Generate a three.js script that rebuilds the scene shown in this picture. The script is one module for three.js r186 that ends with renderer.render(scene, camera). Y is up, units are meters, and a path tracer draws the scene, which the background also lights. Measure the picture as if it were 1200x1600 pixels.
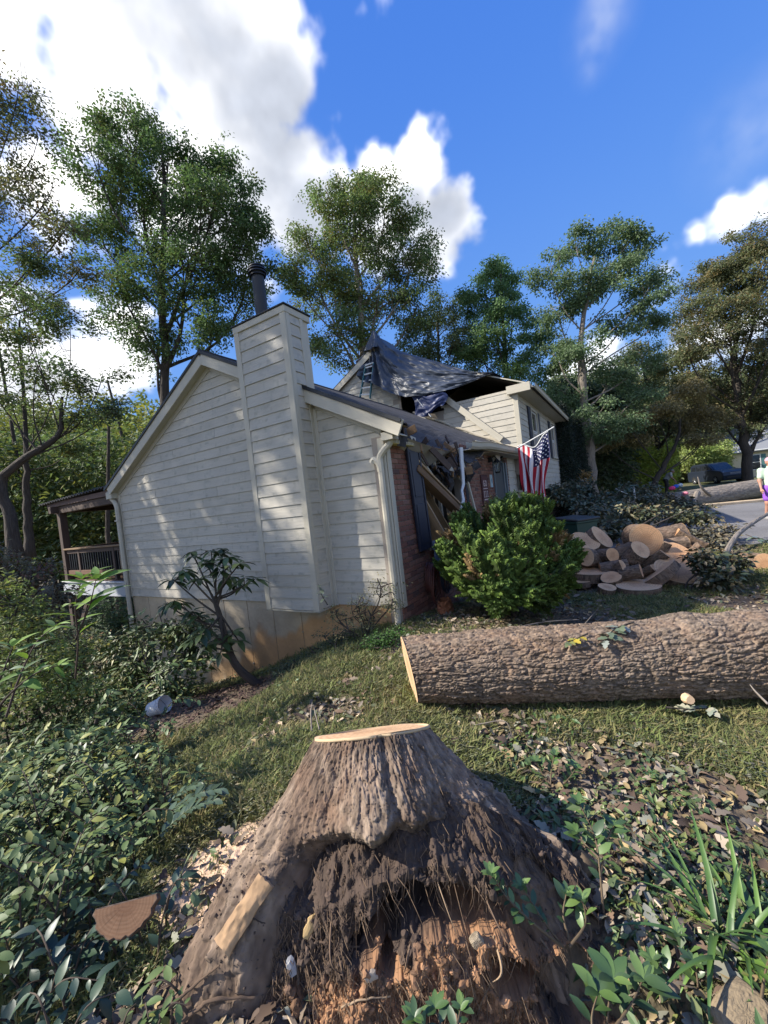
import * as THREE from 'three';
import { mergeGeometries, mergeVertices, toCreasedNormals } from 'three/addons/utils/BufferGeometryUtils.js';
import { MarchingCubes } from 'three/addons/objects/MarchingCubes.js';

// ------------------------------------------------------------------ camera, sky, sun, exposure
const scene = new THREE.Scene();
const FOCAL = 630.7, EYE = new THREE.Vector3(0, 1.65, 0), DEG = Math.PI / 180;
const camera = new THREE.PerspectiveCamera(2 * Math.atan(800 / FOCAL) / DEG, 0.75, 0.05, 2000);
camera.position.copy(EYE);
camera.rotation.order = 'YXZ';
camera.rotation.set(-1.3 * DEG, 0, -6.49 * DEG);
camera.updateMatrixWorld();
const renderer = new THREE.WebGLRenderer({ antialias: true });
renderer.toneMapping = THREE.LinearToneMapping;
renderer.toneMappingExposure = 1.95;
renderer.shadowMap.enabled = true;

const SUN_DIR = (() => { const az = -94 * DEG, el = 38 * DEG; return new THREE.Vector3(Math.sin(az) * Math.cos(el), Math.sin(el), -Math.cos(az) * Math.cos(el)); })();
const sun = new THREE.DirectionalLight(new THREE.Color(1.0, 0.93, 0.82), 4.5);
sun.position.copy(SUN_DIR).multiplyScalar(80).add(new THREE.Vector3(0, 0, -10));
sun.target.position.set(0, 0, -10);
sun.castShadow = true; sun.shadow.mapSize.set(4096, 4096); sun.shadow.radius = 1;
Object.assign(sun.shadow.camera, { left: -60, right: 60, top: 60, bottom: -60, near: 1, far: 220 });
scene.add(sun, sun.target);

// ------------------------------------------------------------------ small helpers
function rng(seed) { let s = seed | 0; return () => { s = (s + 0x6d2b79f5) | 0; let t = Math.imul(s ^ (s >>> 15), 1 | s); t = (t + Math.imul(t ^ (t >>> 7), 61 | t)) ^ t; return ((t ^ (t >>> 14)) >>> 0) / 4294967296; }; }
const V3 = (x, y, z) => new THREE.Vector3(x, y, z);
const clamp = (x, a = 0, b = 1) => Math.max(a, Math.min(b, x));
const lerp = (a, b, t) => a + (b - a) * t;
const sstep = (a, b, x) => { const t = clamp((x - a) / (b - a)); return t * t * (3 - 2 * t); };
function hash3(x, y, z) { let h = Math.imul(x, 374761393) ^ Math.imul(y, 668265263) ^ Math.imul(z, 1274126177); h = Math.imul(h ^ (h >>> 13), 1274126177); h ^= h >>> 16; return (h >>> 0) / 4294967296; }
function vnoise(x, y, z, p = 0) {            // value noise, optional period p on x and y
  const xi = Math.floor(x), yi = Math.floor(y), zi = Math.floor(z); let fx = x - xi, fy = y - yi, fz = z - zi;
  fx = fx * fx * (3 - 2 * fx); fy = fy * fy * (3 - 2 * fy); fz = fz * fz * (3 - 2 * fz);
  const w = p ? (a) => ((a % p) + p) % p : (a) => a;
  const x0 = w(xi), x1 = w(xi + 1), y0 = w(yi), y1 = w(yi + 1);
  const a = lerp(hash3(x0, y0, zi), hash3(x1, y0, zi), fx), b = lerp(hash3(x0, y1, zi), hash3(x1, y1, zi), fx);
  const c = lerp(hash3(x0, y0, zi + 1), hash3(x1, y0, zi + 1), fx), d = lerp(hash3(x0, y1, zi + 1), hash3(x1, y1, zi + 1), fx);
  return lerp(lerp(a, b, fy), lerp(c, d, fy), fz);
}
function fbm(x, y, z, o = 4, p = 0) { let s = 0, a = 0.5, n = 0; for (let i = 0; i < o; i++) { s += a * vnoise(x, y, z + i * 17.3, p); n += a; a *= 0.5; x *= 2; y *= 2; z *= 2; p *= 2; } return s / n; }
// a point seen at (px, py) in the 1200 x 1600 photograph, D metres in front of the camera
function rayDir(px, py) { return V3((px - 600) / FOCAL, -(py - 800) / FOCAL, -1).applyQuaternion(camera.quaternion); }
function at(px, py, D) { const d = rayDir(px, py); return d.multiplyScalar(-D / d.z).add(EYE); }

const HO = V3(0.095, 0, -5.062), HYAW = 59.07 * DEG;
const hw = (x, y, z) => V3(x, y, z).applyAxisAngle(V3(0, 1, 0), HYAW).add(HO);     // house axes -> world

const used = {};
function numbered(n) { used[n] = (used[n] ?? -1) + 1; return used[n] ? n + '_' + String(used[n]).padStart(3, '0') : n; }
function tag(o, label, category, group, kind) { o.userData = { label, category }; if (group) o.userData.group = group; if (kind) o.userData.kind = kind; return o; }
function thing(name, label, category, pos, yaw = 0, group) { const g = new THREE.Group(); g.name = numbered(name); if (pos) g.position.copy(pos); g.rotation.y = yaw; scene.add(g); return tag(g, label, category, group); }
function part(parent, name, geo, mat, kind, label) { const m = new THREE.Mesh(geo, mat); m.name = name; m.castShadow = m.receiveShadow = true; if (kind) m.userData.kind = kind; if (label) m.userData.label = label; parent.add(m); return m; }
function single(name, geo, mat, label, category, group, pos) { const m = part(scene, numbered(name), geo, mat); if (pos) m.position.copy(pos); return tag(m, label, category, group); }
function struct(name, geo, mat) { const m = part(scene, numbered(name), geo, mat); m.userData = { kind: 'structure' }; return m; }
function instances(parent, name, geo, mat, list, kind = 'stuff') {      // list of {m: Matrix4, c: Color}
  const im = new THREE.InstancedMesh(geo, mat, list.length); im.name = name; im.castShadow = im.receiveShadow = true;
  list.forEach((e, i) => { im.setMatrixAt(i, e.m); im.setColorAt(i, e.c); });
  if (kind) im.userData.kind = kind; parent.add(im); return im;
}

// geometry writer
class MB {
  constructor() { this.p = []; this.u = []; this.c = []; this.i = []; this.col = null; }
  v(p, u, w, c) { this.p.push(p.x, p.y, p.z); this.u.push(u, w); const k = c ?? this.col ?? [1, 1, 1]; this.c.push(k[0], k[1], k[2]); return this.p.length / 3 - 1; }
  tri(a, b, c) { this.i.push(a, b, c); }
  quad(a, b, c, d) { this.i.push(a, b, c, a, c, d); }
  grid(nu, nv, f, closeU = false) {            // f(i/nu, j/nv) -> {p, u, w, c}
    const s = this.p.length / 3, w = nu + 1;
    for (let j = 0; j <= nv; j++) for (let i = 0; i <= nu; i++) { const q = f(i / nu, j / nv, i, j); this.v(q.p, q.u ?? i / nu, q.w ?? j / nv, q.c); }
    const i0 = this.i.length, n = (nu + 1) * (nv + 1), P = this.p, c = [0, 0, 0]; for (let k = 0; k < n; k++) for (let a = 0; a < 3; a++) c[a] += P[(s + k) * 3 + a] / n;
    for (let j = 0; j < nv; j++) for (let i = 0; i < nu; i++) { const a = s + j * w + i; this.quad(a, a + 1, a + w + 1, a + w); }
    let vol = 0; for (let k = i0; k < this.i.length; k += 3) { const [A, B, C] = [0, 1, 2].map((q) => this.i[k + q] * 3), x = (q, a) => P[q + a] - c[a]; vol += x(A, 0) * (x(B, 1) * x(C, 2) - x(B, 2) * x(C, 1)) - x(A, 1) * (x(B, 0) * x(C, 2) - x(B, 2) * x(C, 0)) + x(A, 2) * (x(B, 0) * x(C, 1) - x(B, 1) * x(C, 0)); }
    if (vol < 0) for (let k = i0; k < this.i.length; k += 3) { const t = this.i[k]; this.i[k] = this.i[k + 1]; this.i[k + 1] = t; }       // faces look outwards
    return this;
  }
  flat(pts, uvs) {                             // one convex polygon with its own vertices
    const s = pts.map((q, k) => this.v(q, uvs ? uvs[k][0] : 0, uvs ? uvs[k][1] : 0));
    for (let k = 1; k + 1 < s.length; k++) this.tri(s[0], s[k], s[k + 1]);
    return this;
  }
  box(w, h, d, m, ch = 0.004) { const g = chamferBox(w, h, d, ch); this.add(g, m); return this; }
  add(g, m) {
    const s = this.p.length / 3, P = g.attributes.position, U = g.attributes.uv, C = g.attributes.color, t = V3(0, 0, 0);
    for (let k = 0; k < P.count; k++) { t.fromBufferAttribute(P, k); if (m) t.applyMatrix4(m); this.v(t, U ? U.getX(k) : 0, U ? U.getY(k) : 0, C && !this.col ? [C.getX(k), C.getY(k), C.getZ(k)] : undefined); }
    if (g.index) for (let k = 0; k < g.index.count; k++) this.i.push(s + g.index.getX(k)); else for (let k = 0; k < P.count; k++) this.i.push(s + k);
    return this;
  }
  beam(a, b, w, h, up = V3(0, 1, 0), ch = 0.004) { return this.add(chamferBox(w, h, a.distanceTo(b), ch), beamM(a, b, up)); }
  tube(pts, rad, seg = 8, cap = true, vs = 1) {
    const n = pts.length, R = (k) => (typeof rad === 'function' ? rad(k / (n - 1)) : Array.isArray(rad) ? rad[k] : rad);
    let t = V3(0, 0, 0), nrm = null, len = 0, rows = [];
    for (let k = 0; k < n; k++) {
      t.subVectors(pts[Math.min(n - 1, k + 1)], pts[Math.max(0, k - 1)]).normalize();
      if (!nrm) nrm = Math.abs(t.y) < 0.9 ? V3(0, 1, 0) : V3(1, 0, 0);
      nrm = nrm.clone().addScaledVector(t, -nrm.dot(t)).normalize();
      const b = V3(0, 0, 0).crossVectors(t, nrm); if (k) len += pts[k].distanceTo(pts[k - 1]);
      const row = [];
      for (let s = 0; s <= seg; s++) { const a = s / seg * Math.PI * 2, r = R(k); row.push(this.v(V3(pts[k].x + r * (nrm.x * Math.cos(a) + b.x * Math.sin(a)), pts[k].y + r * (nrm.y * Math.cos(a) + b.y * Math.sin(a)), pts[k].z + r * (nrm.z * Math.cos(a) + b.z * Math.sin(a))), s / seg * Math.PI * 2 * Math.max(R(0), 0.01) * vs, len * vs)); }
      rows.push(row);
    }
    for (let k = 0; k + 1 < n; k++) for (let s = 0; s < seg; s++) this.quad(rows[k][s], rows[k][s + 1], rows[k + 1][s + 1], rows[k + 1][s]);
    if (cap) for (const k of [0, n - 1]) { const c = this.v(pts[k].clone(), 0, 0); for (let s = 0; s < seg; s++) k ? this.tri(rows[k][s], rows[k][s + 1], c) : this.tri(rows[k][s + 1], rows[k][s], c); }
    return this;
  }
  geo(smooth = false) {
    const g = new THREE.BufferGeometry();
    g.setAttribute('position', new THREE.Float32BufferAttribute(this.p, 3)); g.setAttribute('uv', new THREE.Float32BufferAttribute(this.u, 2)); g.setAttribute('color', new THREE.Float32BufferAttribute(this.c, 3));
    g.setIndex(this.i);
    if (smooth === true) { g.computeVertexNormals(); return g; }
    if (typeof smooth === 'number') return toCreasedNormals(g, smooth);
    const q = g.toNonIndexed(); q.computeVertexNormals(); return q;
  }
}
function beamM(a, b, up = V3(0, 1, 0)) {
  const z = V3(0, 0, 0).subVectors(b, a).normalize(); let u = up; if (Math.abs(z.dot(up)) > 0.98) u = V3(1, 0, 0);
  const x = V3(0, 0, 0).crossVectors(u, z).normalize(), y = V3(0, 0, 0).crossVectors(z, x);
  return new THREE.Matrix4().makeBasis(x, y, z).setPosition((a.x + b.x) / 2, (a.y + b.y) / 2, (a.z + b.z) / 2);
}
function chamferBox(w, h, d, ch = 0.004) {
  const H = [w / 2, h / 2, d / 2]; ch = Math.min(ch, H[0] * 0.6, H[1] * 0.6, H[2] * 0.6);
  const b = new MB(), P = (s, f) => V3(s[0] * (H[0] - (f === 0 ? 0 : ch)), s[1] * (H[1] - (f === 1 ? 0 : ch)), s[2] * (H[2] - (f === 2 ? 0 : ch)));
  const put = (pts) => {
    const n = V3(0, 0, 0).crossVectors(pts[1].clone().sub(pts[0]), pts[2].clone().sub(pts[0])), c = pts.reduce((q, r) => q.add(r), V3(0, 0, 0));
    if (n.dot(c) < 0) pts.reverse(), n.negate();
    const a = [Math.abs(n.x), Math.abs(n.y), Math.abs(n.z)], k = a.indexOf(Math.max(...a)), L = H.indexOf(Math.max(...H));   // u runs along the longest edge
    b.flat(pts, pts.map((q) => { const e = q.toArray(), o = [0, 1, 2].filter((j) => j !== k); if (o[1] === L) o.reverse(); return [e[o[0]] + H[0] * 7.3 + H[1] * 3.1, e[o[1]] + H[2] * 5.7]; }));
  };
  for (let f = 0; f < 3; f++) for (const s of [-1, 1]) {
    const o = [0, 1, 2].filter((j) => j !== f), q = [];
    for (const [a, c] of [[-1, -1], [1, -1], [1, 1], [-1, 1]]) { const e = [0, 0, 0]; e[f] = s; e[o[0]] = a; e[o[1]] = c; q.push(P(e, f)); }
    put(q);
  }
  for (let ax = 0; ax < 3; ax++) { const o = [0, 1, 2].filter((j) => j !== ax); for (const s of [-1, 1]) for (const t of [-1, 1]) { const e = [0, 0, 0], f = [0, 0, 0]; e[o[0]] = f[o[0]] = s; e[o[1]] = f[o[1]] = t; e[ax] = -1; f[ax] = 1; put([P(e, o[0]), P(f, o[0]), P(f, o[1]), P(e, o[1])]); } }
  for (const x of [-1, 1]) for (const y of [-1, 1]) for (const z of [-1, 1]) put([P([x, y, z], 0), P([x, y, z], 1), P([x, y, z], 2)]);
  return b.geo();
}
const M4 = (p, e = [0, 0, 0], s = 1) => new THREE.Matrix4().compose(p, new THREE.Quaternion().setFromEuler(new THREE.Euler(e[0], e[1], e[2], 'YXZ')), typeof s === 'number' ? V3(s, s, s) : s);
const curve = (pts, n) => new THREE.CatmullRomCurve3(pts).getPoints(n);

// ------------------------------------------------------------------ computed textures (linear base colours in, stored as sRGB)
const enc = (x) => { x = clamp(x); return Math.round(255 * (x < 0.0031308 ? 12.92 * x : 1.055 * Math.pow(x, 1 / 2.4) - 0.055)); };
function tex(n, f, size = 1, isColor = true, sizeV = size) {       // f(u, v in 0..1) -> [r, g, b] or height; covers `size` metres
  const d = new Uint8Array(n * n * 4);
  for (let j = 0; j < n; j++) for (let i = 0; i < n; i++) { const q = f(i / n, j / n), k = (j * n + i) * 4; if (isColor) { d[k] = enc(q[0]); d[k + 1] = enc(q[1]); d[k + 2] = enc(q[2]); } else d[k] = d[k + 1] = d[k + 2] = clamp(q) * 255; d[k + 3] = 255; }
  const t = new THREE.DataTexture(d, n, n); t.wrapS = t.wrapT = THREE.RepeatWrapping; t.magFilter = t.minFilter = THREE.LinearFilter; if (isColor) t.colorSpace = THREE.SRGBColorSpace;
  t.repeat.set(1 / size, 1 / sizeV); t.needsUpdate = true; return t;
}
const mix3 = (a, b, t) => [lerp(a[0], b[0], t), lerp(a[1], b[1], t), lerp(a[2], b[2], t)];
const mul3 = (a, k) => [a[0] * k, a[1] * k, a[2] * k];
const std = (o) => new THREE.MeshStandardMaterial({ roughness: 0.85, vertexColors: true, ...o });

// lap siding: painted fibre-cement boards with an embossed grain (u along the board)
const sidingMap = tex(512, (u, v) => { const g = fbm(u * 8, v * 90, 1, 3, 0), m = fbm(u * 6, v * 6, 4, 4, 6), s = fbm(u * 24, v * 24, 9, 3, 24); let c = mul3([0.455, 0.425, 0.36], 0.86 + 0.16 * g + 0.22 * (m - 0.5)); if (s > 0.6) c = mix3(c, [0.24, 0.24, 0.2], (s - 0.6) * 2.2); return c; }, 1.6);
const sidingBump = tex(512, (u, v) => 0.6 * fbm(u * 6, v * 110, 2, 3, 0) + 0.4 * fbm(u * 14, v * 160, 5, 2, 0), 1.6, false);
const M = {};
M.siding = std({ map: sidingMap, bumpMap: sidingBump, bumpScale: 0.002, roughness: 0.62 });
M.trim = std({ map: tex(256, (u, v) => mul3([0.47, 0.435, 0.35], 0.86 + 0.18 * fbm(u * 5, v * 40, 3, 4, 0)), 1.2), roughness: 0.55 });
M.white = std({ map: tex(256, (u, v) => mul3([0.62, 0.63, 0.62], 0.85 + 0.2 * fbm(u * 8, v * 8, 3, 4, 8)), 0.8), roughness: 0.5 });
M.concrete = std({ map: tex(512, (u, v) => { const a = fbm(u * 6, v * 6, 1, 5, 6), b = fbm(u * 60, v * 60, 3, 2, 60); return mul3([0.49, 0.405, 0.285], 0.66 + 0.5 * a + 0.12 * (b - 0.5)); }, 2), bumpMap: tex(256, (u, v) => fbm(u * 40, v * 40, 8, 3, 40), 1, false), bumpScale: 0.004, roughness: 0.92 });
M.brick = std({ map: tex(256, (u, v) => mul3([1, 1, 1], 0.72 + 0.5 * fbm(u * 20, v * 20, 2, 4, 20)), 0.5), bumpMap: tex(256, (u, v) => fbm(u * 40, v * 40, 5, 3, 40), 0.5, false), bumpScale: 0.003, roughness: 0.93 });
M.mortar = std({ color: new THREE.Color(0.3, 0.26, 0.22), roughness: 0.97 });
M.shingle = std({ map: tex(512, (u, v) => { const r = Math.floor(v * 10), k = Math.floor(u * 8 + (r % 2) * 0.5 + hash3(r, 3, 1) * 0.4), t = hash3(k % 8, r, 5); return mul3([0.052, 0.05, 0.054], 0.6 + 0.6 * t + 0.8 * (vnoise(u * 200, v * 200, 1, 200) - 0.5)); }, 1.4), bumpMap: tex(512, (u, v) => { const r = v * 10; return (r - Math.floor(r)) * 0.8 + 0.2 * vnoise(u * 150, v * 150, 1, 150); }, 1.4, false), bumpScale: 0.012, roughness: 0.95 });
M.wood = std({ map: tex(512, (u, v) => { const w = fbm(u * 3, v * 46, 2, 4, 0), r = 0.5 + 0.5 * Math.sin(40 * (v + 0.08 * fbm(u * 3, v * 6, 7, 3, 0))); return mul3([0.42, 0.29, 0.17], 0.6 + 0.5 * w + 0.14 * r); }, 1), bumpMap: tex(256, (u, v) => fbm(u * 4, v * 80, 2, 3, 0), 1, false), bumpScale: 0.002, roughness: 0.8 });
M.oldWood = std({ map: M.wood.map, color: new THREE.Color(0.55, 0.48, 0.42), roughness: 0.9 });
M.stained = std({ map: tex(256, (u, v) => mul3([0.065, 0.042, 0.032], 0.6 + 0.8 * fbm(u * 4, v * 50, 2, 4, 0)), 1), roughness: 0.75 });
M.dark = std({ color: new THREE.Color(0.022, 0.022, 0.026), roughness: 0.8 });
M.metalBlack = std({ color: new THREE.Color(0.025, 0.027, 0.03), roughness: 0.45, metalness: 0.35 });
M.shutter = std({ color: new THREE.Color(0.012, 0.016, 0.034), roughness: 0.5 });
M.glass = new THREE.MeshPhysicalMaterial({ color: 0xffffff, transmission: 1, thickness: 0, roughness: 0.04, ior: 1.5 });
M.darkGlass = std({ color: new THREE.Color(0.02, 0.024, 0.03), roughness: 0.06, metalness: 0 });
M.plain = std({ roughness: 0.8 });
const flatMat = (r, g, b, rough = 0.8, extra = {}) => std({ color: new THREE.Color(r, g, b), roughness: rough, ...extra });

// bark: deep furrows come from geometry; this is colour and fine grain (u round the trunk, v along it)
const barkMap = tex(512, (u, v) => { const a = fbm(u * 40, v * 18, 2, 4, 0), m = fbm(u * 5, v * 5, 6, 4, 5), k = fbm(u * 60, v * 20, 8, 2, 0); let c = mix3([0.085, 0.068, 0.055], [0.29, 0.24, 0.195], clamp(a * 1.7 - 0.4)); c = mix3(c, [0.34, 0.235, 0.17], clamp((m - 0.52) * 3) * 0.4); return mul3(c, 0.75 + 0.5 * k); }, 0.6);
const barkBump = tex(512, (u, v) => 0.7 * fbm(u * 40, v * 16, 3, 4, 0) + 0.3 * fbm(u * 90, v * 40, 5, 2, 0), 0.6, false);
M.bark = std({ map: barkMap, color: new THREE.Color(0.88, 0.85, 0.81), bumpMap: barkBump, bumpScale: 0.012, roughness: 0.95 });
M.pileBark = std({ map: barkMap, bumpMap: barkBump, bumpScale: 0.012, roughness: 0.95, color: new THREE.Color(0.8, 0.68, 0.58) });
M.treeBark = std({ map: tex(256, (u, v) => mul3([0.055, 0.045, 0.037], 0.5 + fbm(u * 30, v * 8, 2, 4, 0)), 1.2), bumpMap: tex(256, (u, v) => fbm(u * 30, v * 6, 3, 3, 0), 1.2, false), bumpScale: 0.03, roughness: 0.95 });
M.paleBark = std({ map: tex(256, (u, v) => mul3([0.21, 0.18, 0.15], 0.5 + fbm(u * 30, v * 8, 2, 4, 0)), 1.2), bumpMap: tex(256, (u, v) => fbm(u * 30, v * 6, 3, 3, 0), 1.2, false), bumpScale: 0.03, roughness: 0.95 });
// sawn end grain: rings round the middle of the uv square
M.endGrain = std({ map: (() => { const t = tex(512, (u, v) => { const x = u - 0.5, y = v - 0.5, a = Math.atan2(y, x), r = Math.hypot(x, y) * (1 + 0.05 * Math.sin(a * 3 + 1) + 0.04 * (fbm(x * 6 + 9, y * 6, 1, 3) - 0.5)); const ring = 0.5 + 0.5 * Math.sin(r * 120 + 3 * vnoise(a * 2, r * 10, 3)), crack = sstep(0.05, 0.0, Math.abs(vnoise(Math.cos(a) * 9 + 4, Math.sin(a) * 9, 8) - 0.5)) * sstep(0.03, 0.12, r) * sstep(0.47, 0.2, r); const ray = vnoise(Math.cos(a) * 40, Math.sin(a) * 40, 6), saw = vnoise(u * 8 + v * 70, v * 20 - u * 5, 4); let c = mix3([0.66, 0.43, 0.245], [0.55, 0.33, 0.175], ring * 0.9); c = mix3(c, [0.16, 0.09, 0.05], crack * 0.7); c = mix3(c, [0.38, 0.2, 0.1], sstep(0.26, 0.1, r) * 0.45); if (r > 0.44) c = mix3(c, [0.6, 0.44, 0.28], 0.6); return mul3(c, 0.8 + 0.18 * ray + 0.22 * saw); }, 1); return t; })(), roughness: 0.85 });

// leaves: thin sheets that let some light through
const leafMat = (r, g, b, t = 0.35) => new THREE.MeshPhysicalMaterial({ color: new THREE.Color(r, g, b), roughness: 0.92, transmission: t, thickness: 0, side: THREE.DoubleSide, specularIntensity: 0.6 });
const glossLeaf = (r, g, b, rough = 0.42) => new THREE.MeshStandardMaterial({ color: new THREE.Color(r, g, b), roughness: rough, side: THREE.DoubleSide });
// ------------------------------------------------------------------ sky: clear blue with the bright cumulus of the photograph, carried on round the horizon
{
  const W = 2048, H = 1024, data = new Float32Array(W * H * 4);
  const dirOf = (px, py) => rayDir(px, py).normalize();
  // banks of cloud: direction, radius in radians, density
  const banks = [[250, 60, .2, 1.1], [190, 60, .1, .9], [370, 110, .13, 1.2], [270, 160, .18, 1.2], [370, 30, .07, .95], [440, 150, .075, 1.0], [180, 160, .13, 1], [330, 260, .2, 1.1], [440, 290, .14, 1.1], [590, 270, .06, 1.1], [650, 275, .075, 1.2], [685, 330, .075, 1.15], [610, 350, .11, 1], [675, 400, .07, .9], [520, 300, .07, .9],
    [20, 45, .09, .75], [120, 330, .12, .8], [60, 560, .16, .9], [190, 540, .13, 1], [1140, 330, .06, .72], [1080, 365, .042, .66], [1200, 295, .06, .7], [1030, 385, .03, .5], [1050, 440, .07, .5], [840, 410, .04, .3], [930, 590, .12, .7], [1100, 560, .12, .6]]
    .map(([x, y, r, k]) => ({ d: dirOf(x, y), r, k, c: Math.cos(r * 2.2) }));
  const wisps = [[940, 30, .028, .8], [930, 65, .024, .75], [947, 2, .026, .8], [1170, 210, .05, .5], [1200, 195, .05, .5], [925, 100, .018, .5]].map(([x, y, r, k]) => ({ d: dirOf(x, y), r, k }));
  const more = rng(77);
  for (let k = 0; k < 46; k++) { const az = Math.PI * (0.36 + 1.28 * more()), el = 0.12 + 0.9 * more() * more(); const d = V3(Math.sin(az) * Math.cos(el), Math.sin(el), -Math.cos(az) * Math.cos(el)), r = 0.08 + 0.12 * more(); banks.push({ d, r, k: 0.9, c: Math.cos(r * 2.2) }); }
  const sunH = V3(SUN_DIR.x, SUN_DIR.y, SUN_DIR.z);
  for (let j = 0; j < H; j++) {
    const el = ((j + 0.5) / H - 0.5) * Math.PI, ce = Math.cos(el), se = Math.sin(el);
    for (let i = 0; i < W; i++) {
      const a = ((i + 0.5) / W - 0.5) * 2 * Math.PI, x = Math.cos(a) * ce, z = Math.sin(a) * ce, y = se, k = (j * W + i) * 4;
      const h = Math.max(0, y);
      let c = mix3([0.195, 0.35, 0.56], [0.038, 0.128, 0.425], 1 - Math.exp(-h * 3.4));
      c = mix3(c, [0.033, 0.11, 0.395], sstep(0.45, 1, h));
      const sd = x * sunH.x + y * sunH.y + z * sunH.z, glow = Math.pow(Math.max(0, sd), 6);
      c = [c[0] + 0.13 * glow, c[1] + 0.13 * glow, c[2] + 0.1 * glow];
      if (y > -0.02) {
        let m = 0;
        for (const b of banks) { const d = x * b.d.x + y * b.d.y + z * b.d.z; if (d > b.c) { const t = Math.acos(Math.min(1, d)) / b.r; m = Math.max(m, b.k * Math.exp(-t * t * 0.9)); } }
        if (m > 0.02) {
          const q = 3.2, nn = (X, Y, Z) => (fbm(X * q + 3, Y * q * 1.5, Z * q, 6) - 0.5) * 1.15 + (fbm(X * 11 + 1, Y * 13, Z * 11, 5) - 0.5) * 0.8;
          const n0 = nn(x, y, z) - 0.26 * sstep(0.56, 0.7, fbm(x * 5.5 + 7, y * 5.5, z * 5.5, 4)), n3 = fbm(x * 36, y * 40, z * 36, 4), den = m + n0 + (n3 - 0.5) * 0.42, al = sstep(0.44, 0.86, den);
          if (al > 0) {
            // light comes from the sun's side and from above: what stands behind more cloud is greyer
            let m2 = 0; const ox = x + 0.07 * sunH.x, oy = y + 0.075, oz = z + 0.07 * sunH.z, ol = Math.hypot(ox, oy, oz), X = ox / ol, Y = oy / ol, Z = oz / ol;
            for (const b of banks) { const d = X * b.d.x + Y * b.d.y + Z * b.d.z; if (d > b.c) { const t = Math.acos(Math.min(1, d)) / b.r; m2 = Math.max(m2, b.k * Math.exp(-t * t * 0.9)); } }
            const den2 = m2 + nn(X, Y, Z), shade = sstep(0.35, 1.25, den2 * 0.75 + den * 0.25), warm = clamp(sd * 0.5 + 0.5);
            const lit = mix3([0.75, 0.77, 0.8], [1.4, 1.37, 1.33], warm), under = mix3([0.23, 0.265, 0.34], [0.39, 0.41, 0.45], warm);
            c = mix3(c, mul3(mix3(lit, under, shade), 0.94 + 0.3 * (n3 - 0.5) + 0.2 * n0), al * 0.97);
          }
        }
        let ws = 0; for (const b of wisps) { const d = x * b.d.x + y * b.d.y + z * b.d.z; if (d > 0.97) { const t = Math.acos(Math.min(1, d)) / b.r; ws = Math.max(ws, b.k * Math.exp(-t * t)); } }
        if (ws > 0.01) c = mix3(c, [0.5, 0.53, 0.58], clamp(ws * (0.2 + 1.5 * (fbm(x * 26, y * 20, z * 26, 5) - 0.25))) * 0.6);
      } else c = mul3([0.10, 0.10, 0.075], 1);
      data[k] = c[0]; data[k + 1] = c[1]; data[k + 2] = c[2]; data[k + 3] = 1;
    }
  }
  const t = new THREE.DataTexture(data, W, H, THREE.RGBAFormat, THREE.FloatType);
  t.mapping = THREE.EquirectangularReflectionMapping; t.magFilter = t.minFilter = THREE.LinearFilter; t.needsUpdate = true;
  scene.background = t; scene.environment = t;
}

// ------------------------------------------------------------------ the ground: a thin-plate surface through measured spots
const spots = [[0, -.05, .6], [-1.5, -.2, -1.3], [1.3, -.12, -1.3], [-1.1, -.1, -2.6], [.1, -.01, -3.25], [1.5, -.06, -3.05], [3.5, -.12, -2.85], [6, -.12, -2], [.1, .12, -5.06], [-.52, -.03, -5.43], [-1.14, -.31, -5.8], [-1.98, -.72, -6.3], [-3.26, -1.16, -7.07], [-5.4, -1.75, -8.4],
  [-9, -2.3, -11], [-3, -.55, -4.75], [-1.85, -.5, -5.1], [-2.5, -.55, -2.6], [-4.5, -1.05, -4.2], [-8, -1.8, -6.5], [-15, -3.2, -12], [-25, -4, -20], [-5, -1, 0], [1.5, -.03, -5.6], [3.6, -.1, -5.9], [3.5, -.05, -8], [6, -.02, -9.2], [9, -.05, -9], [12.6, -.08, -13.4], [14, .02, -18], [25, 0, -25], [30, .1, -40], [8, .1, -16], [10, .2, -24], [-8, -2, -26], [0, -.5, -30], [6, -.1, 4], [-4, -.5, 6]];
const tps = (() => {
  const n = spots.length, N = n + 3, A = Array.from({ length: N }, () => new Float64Array(N + 1)), U = (r2) => (r2 < 1e-9 ? 0 : 0.5 * r2 * Math.log(r2));
  for (let i = 0; i < n; i++) { for (let j = 0; j < n; j++) A[i][j] = U((spots[i][0] - spots[j][0]) ** 2 + (spots[i][2] - spots[j][2]) ** 2) + (i === j ? 0.05 : 0); A[i][n] = A[n][i] = 1; A[i][n + 1] = A[n + 1][i] = spots[i][0]; A[i][n + 2] = A[n + 2][i] = spots[i][2]; A[i][N] = spots[i][1]; }
  for (let c = 0; c < N; c++) { let p = c; for (let r = c + 1; r < N; r++) if (Math.abs(A[r][c]) > Math.abs(A[p][c])) p = r; [A[c], A[p]] = [A[p], A[c]]; for (let r = 0; r < N; r++) if (r !== c) { const f = A[r][c] / A[c][c]; if (f) for (let k = c; k <= N; k++) A[r][k] -= f * A[c][k]; } }
  const w = A.map((row, i) => row[N] / row[i]);
  return (x, z) => { let s = w[n] + w[n + 1] * x + w[n + 2] * z; for (let i = 0; i < n; i++) s += w[i] * U((x - spots[i][0]) ** 2 + (z - spots[i][2]) ** 2); return s; };
})();
const pit = (x, z) => { const d = Math.hypot((x - 0.18) / 0.85, (z + 1.12) / 0.5); return -0.55 * sstep(1.05, 0.25, d); };   // the hole the root plate came out of
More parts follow.
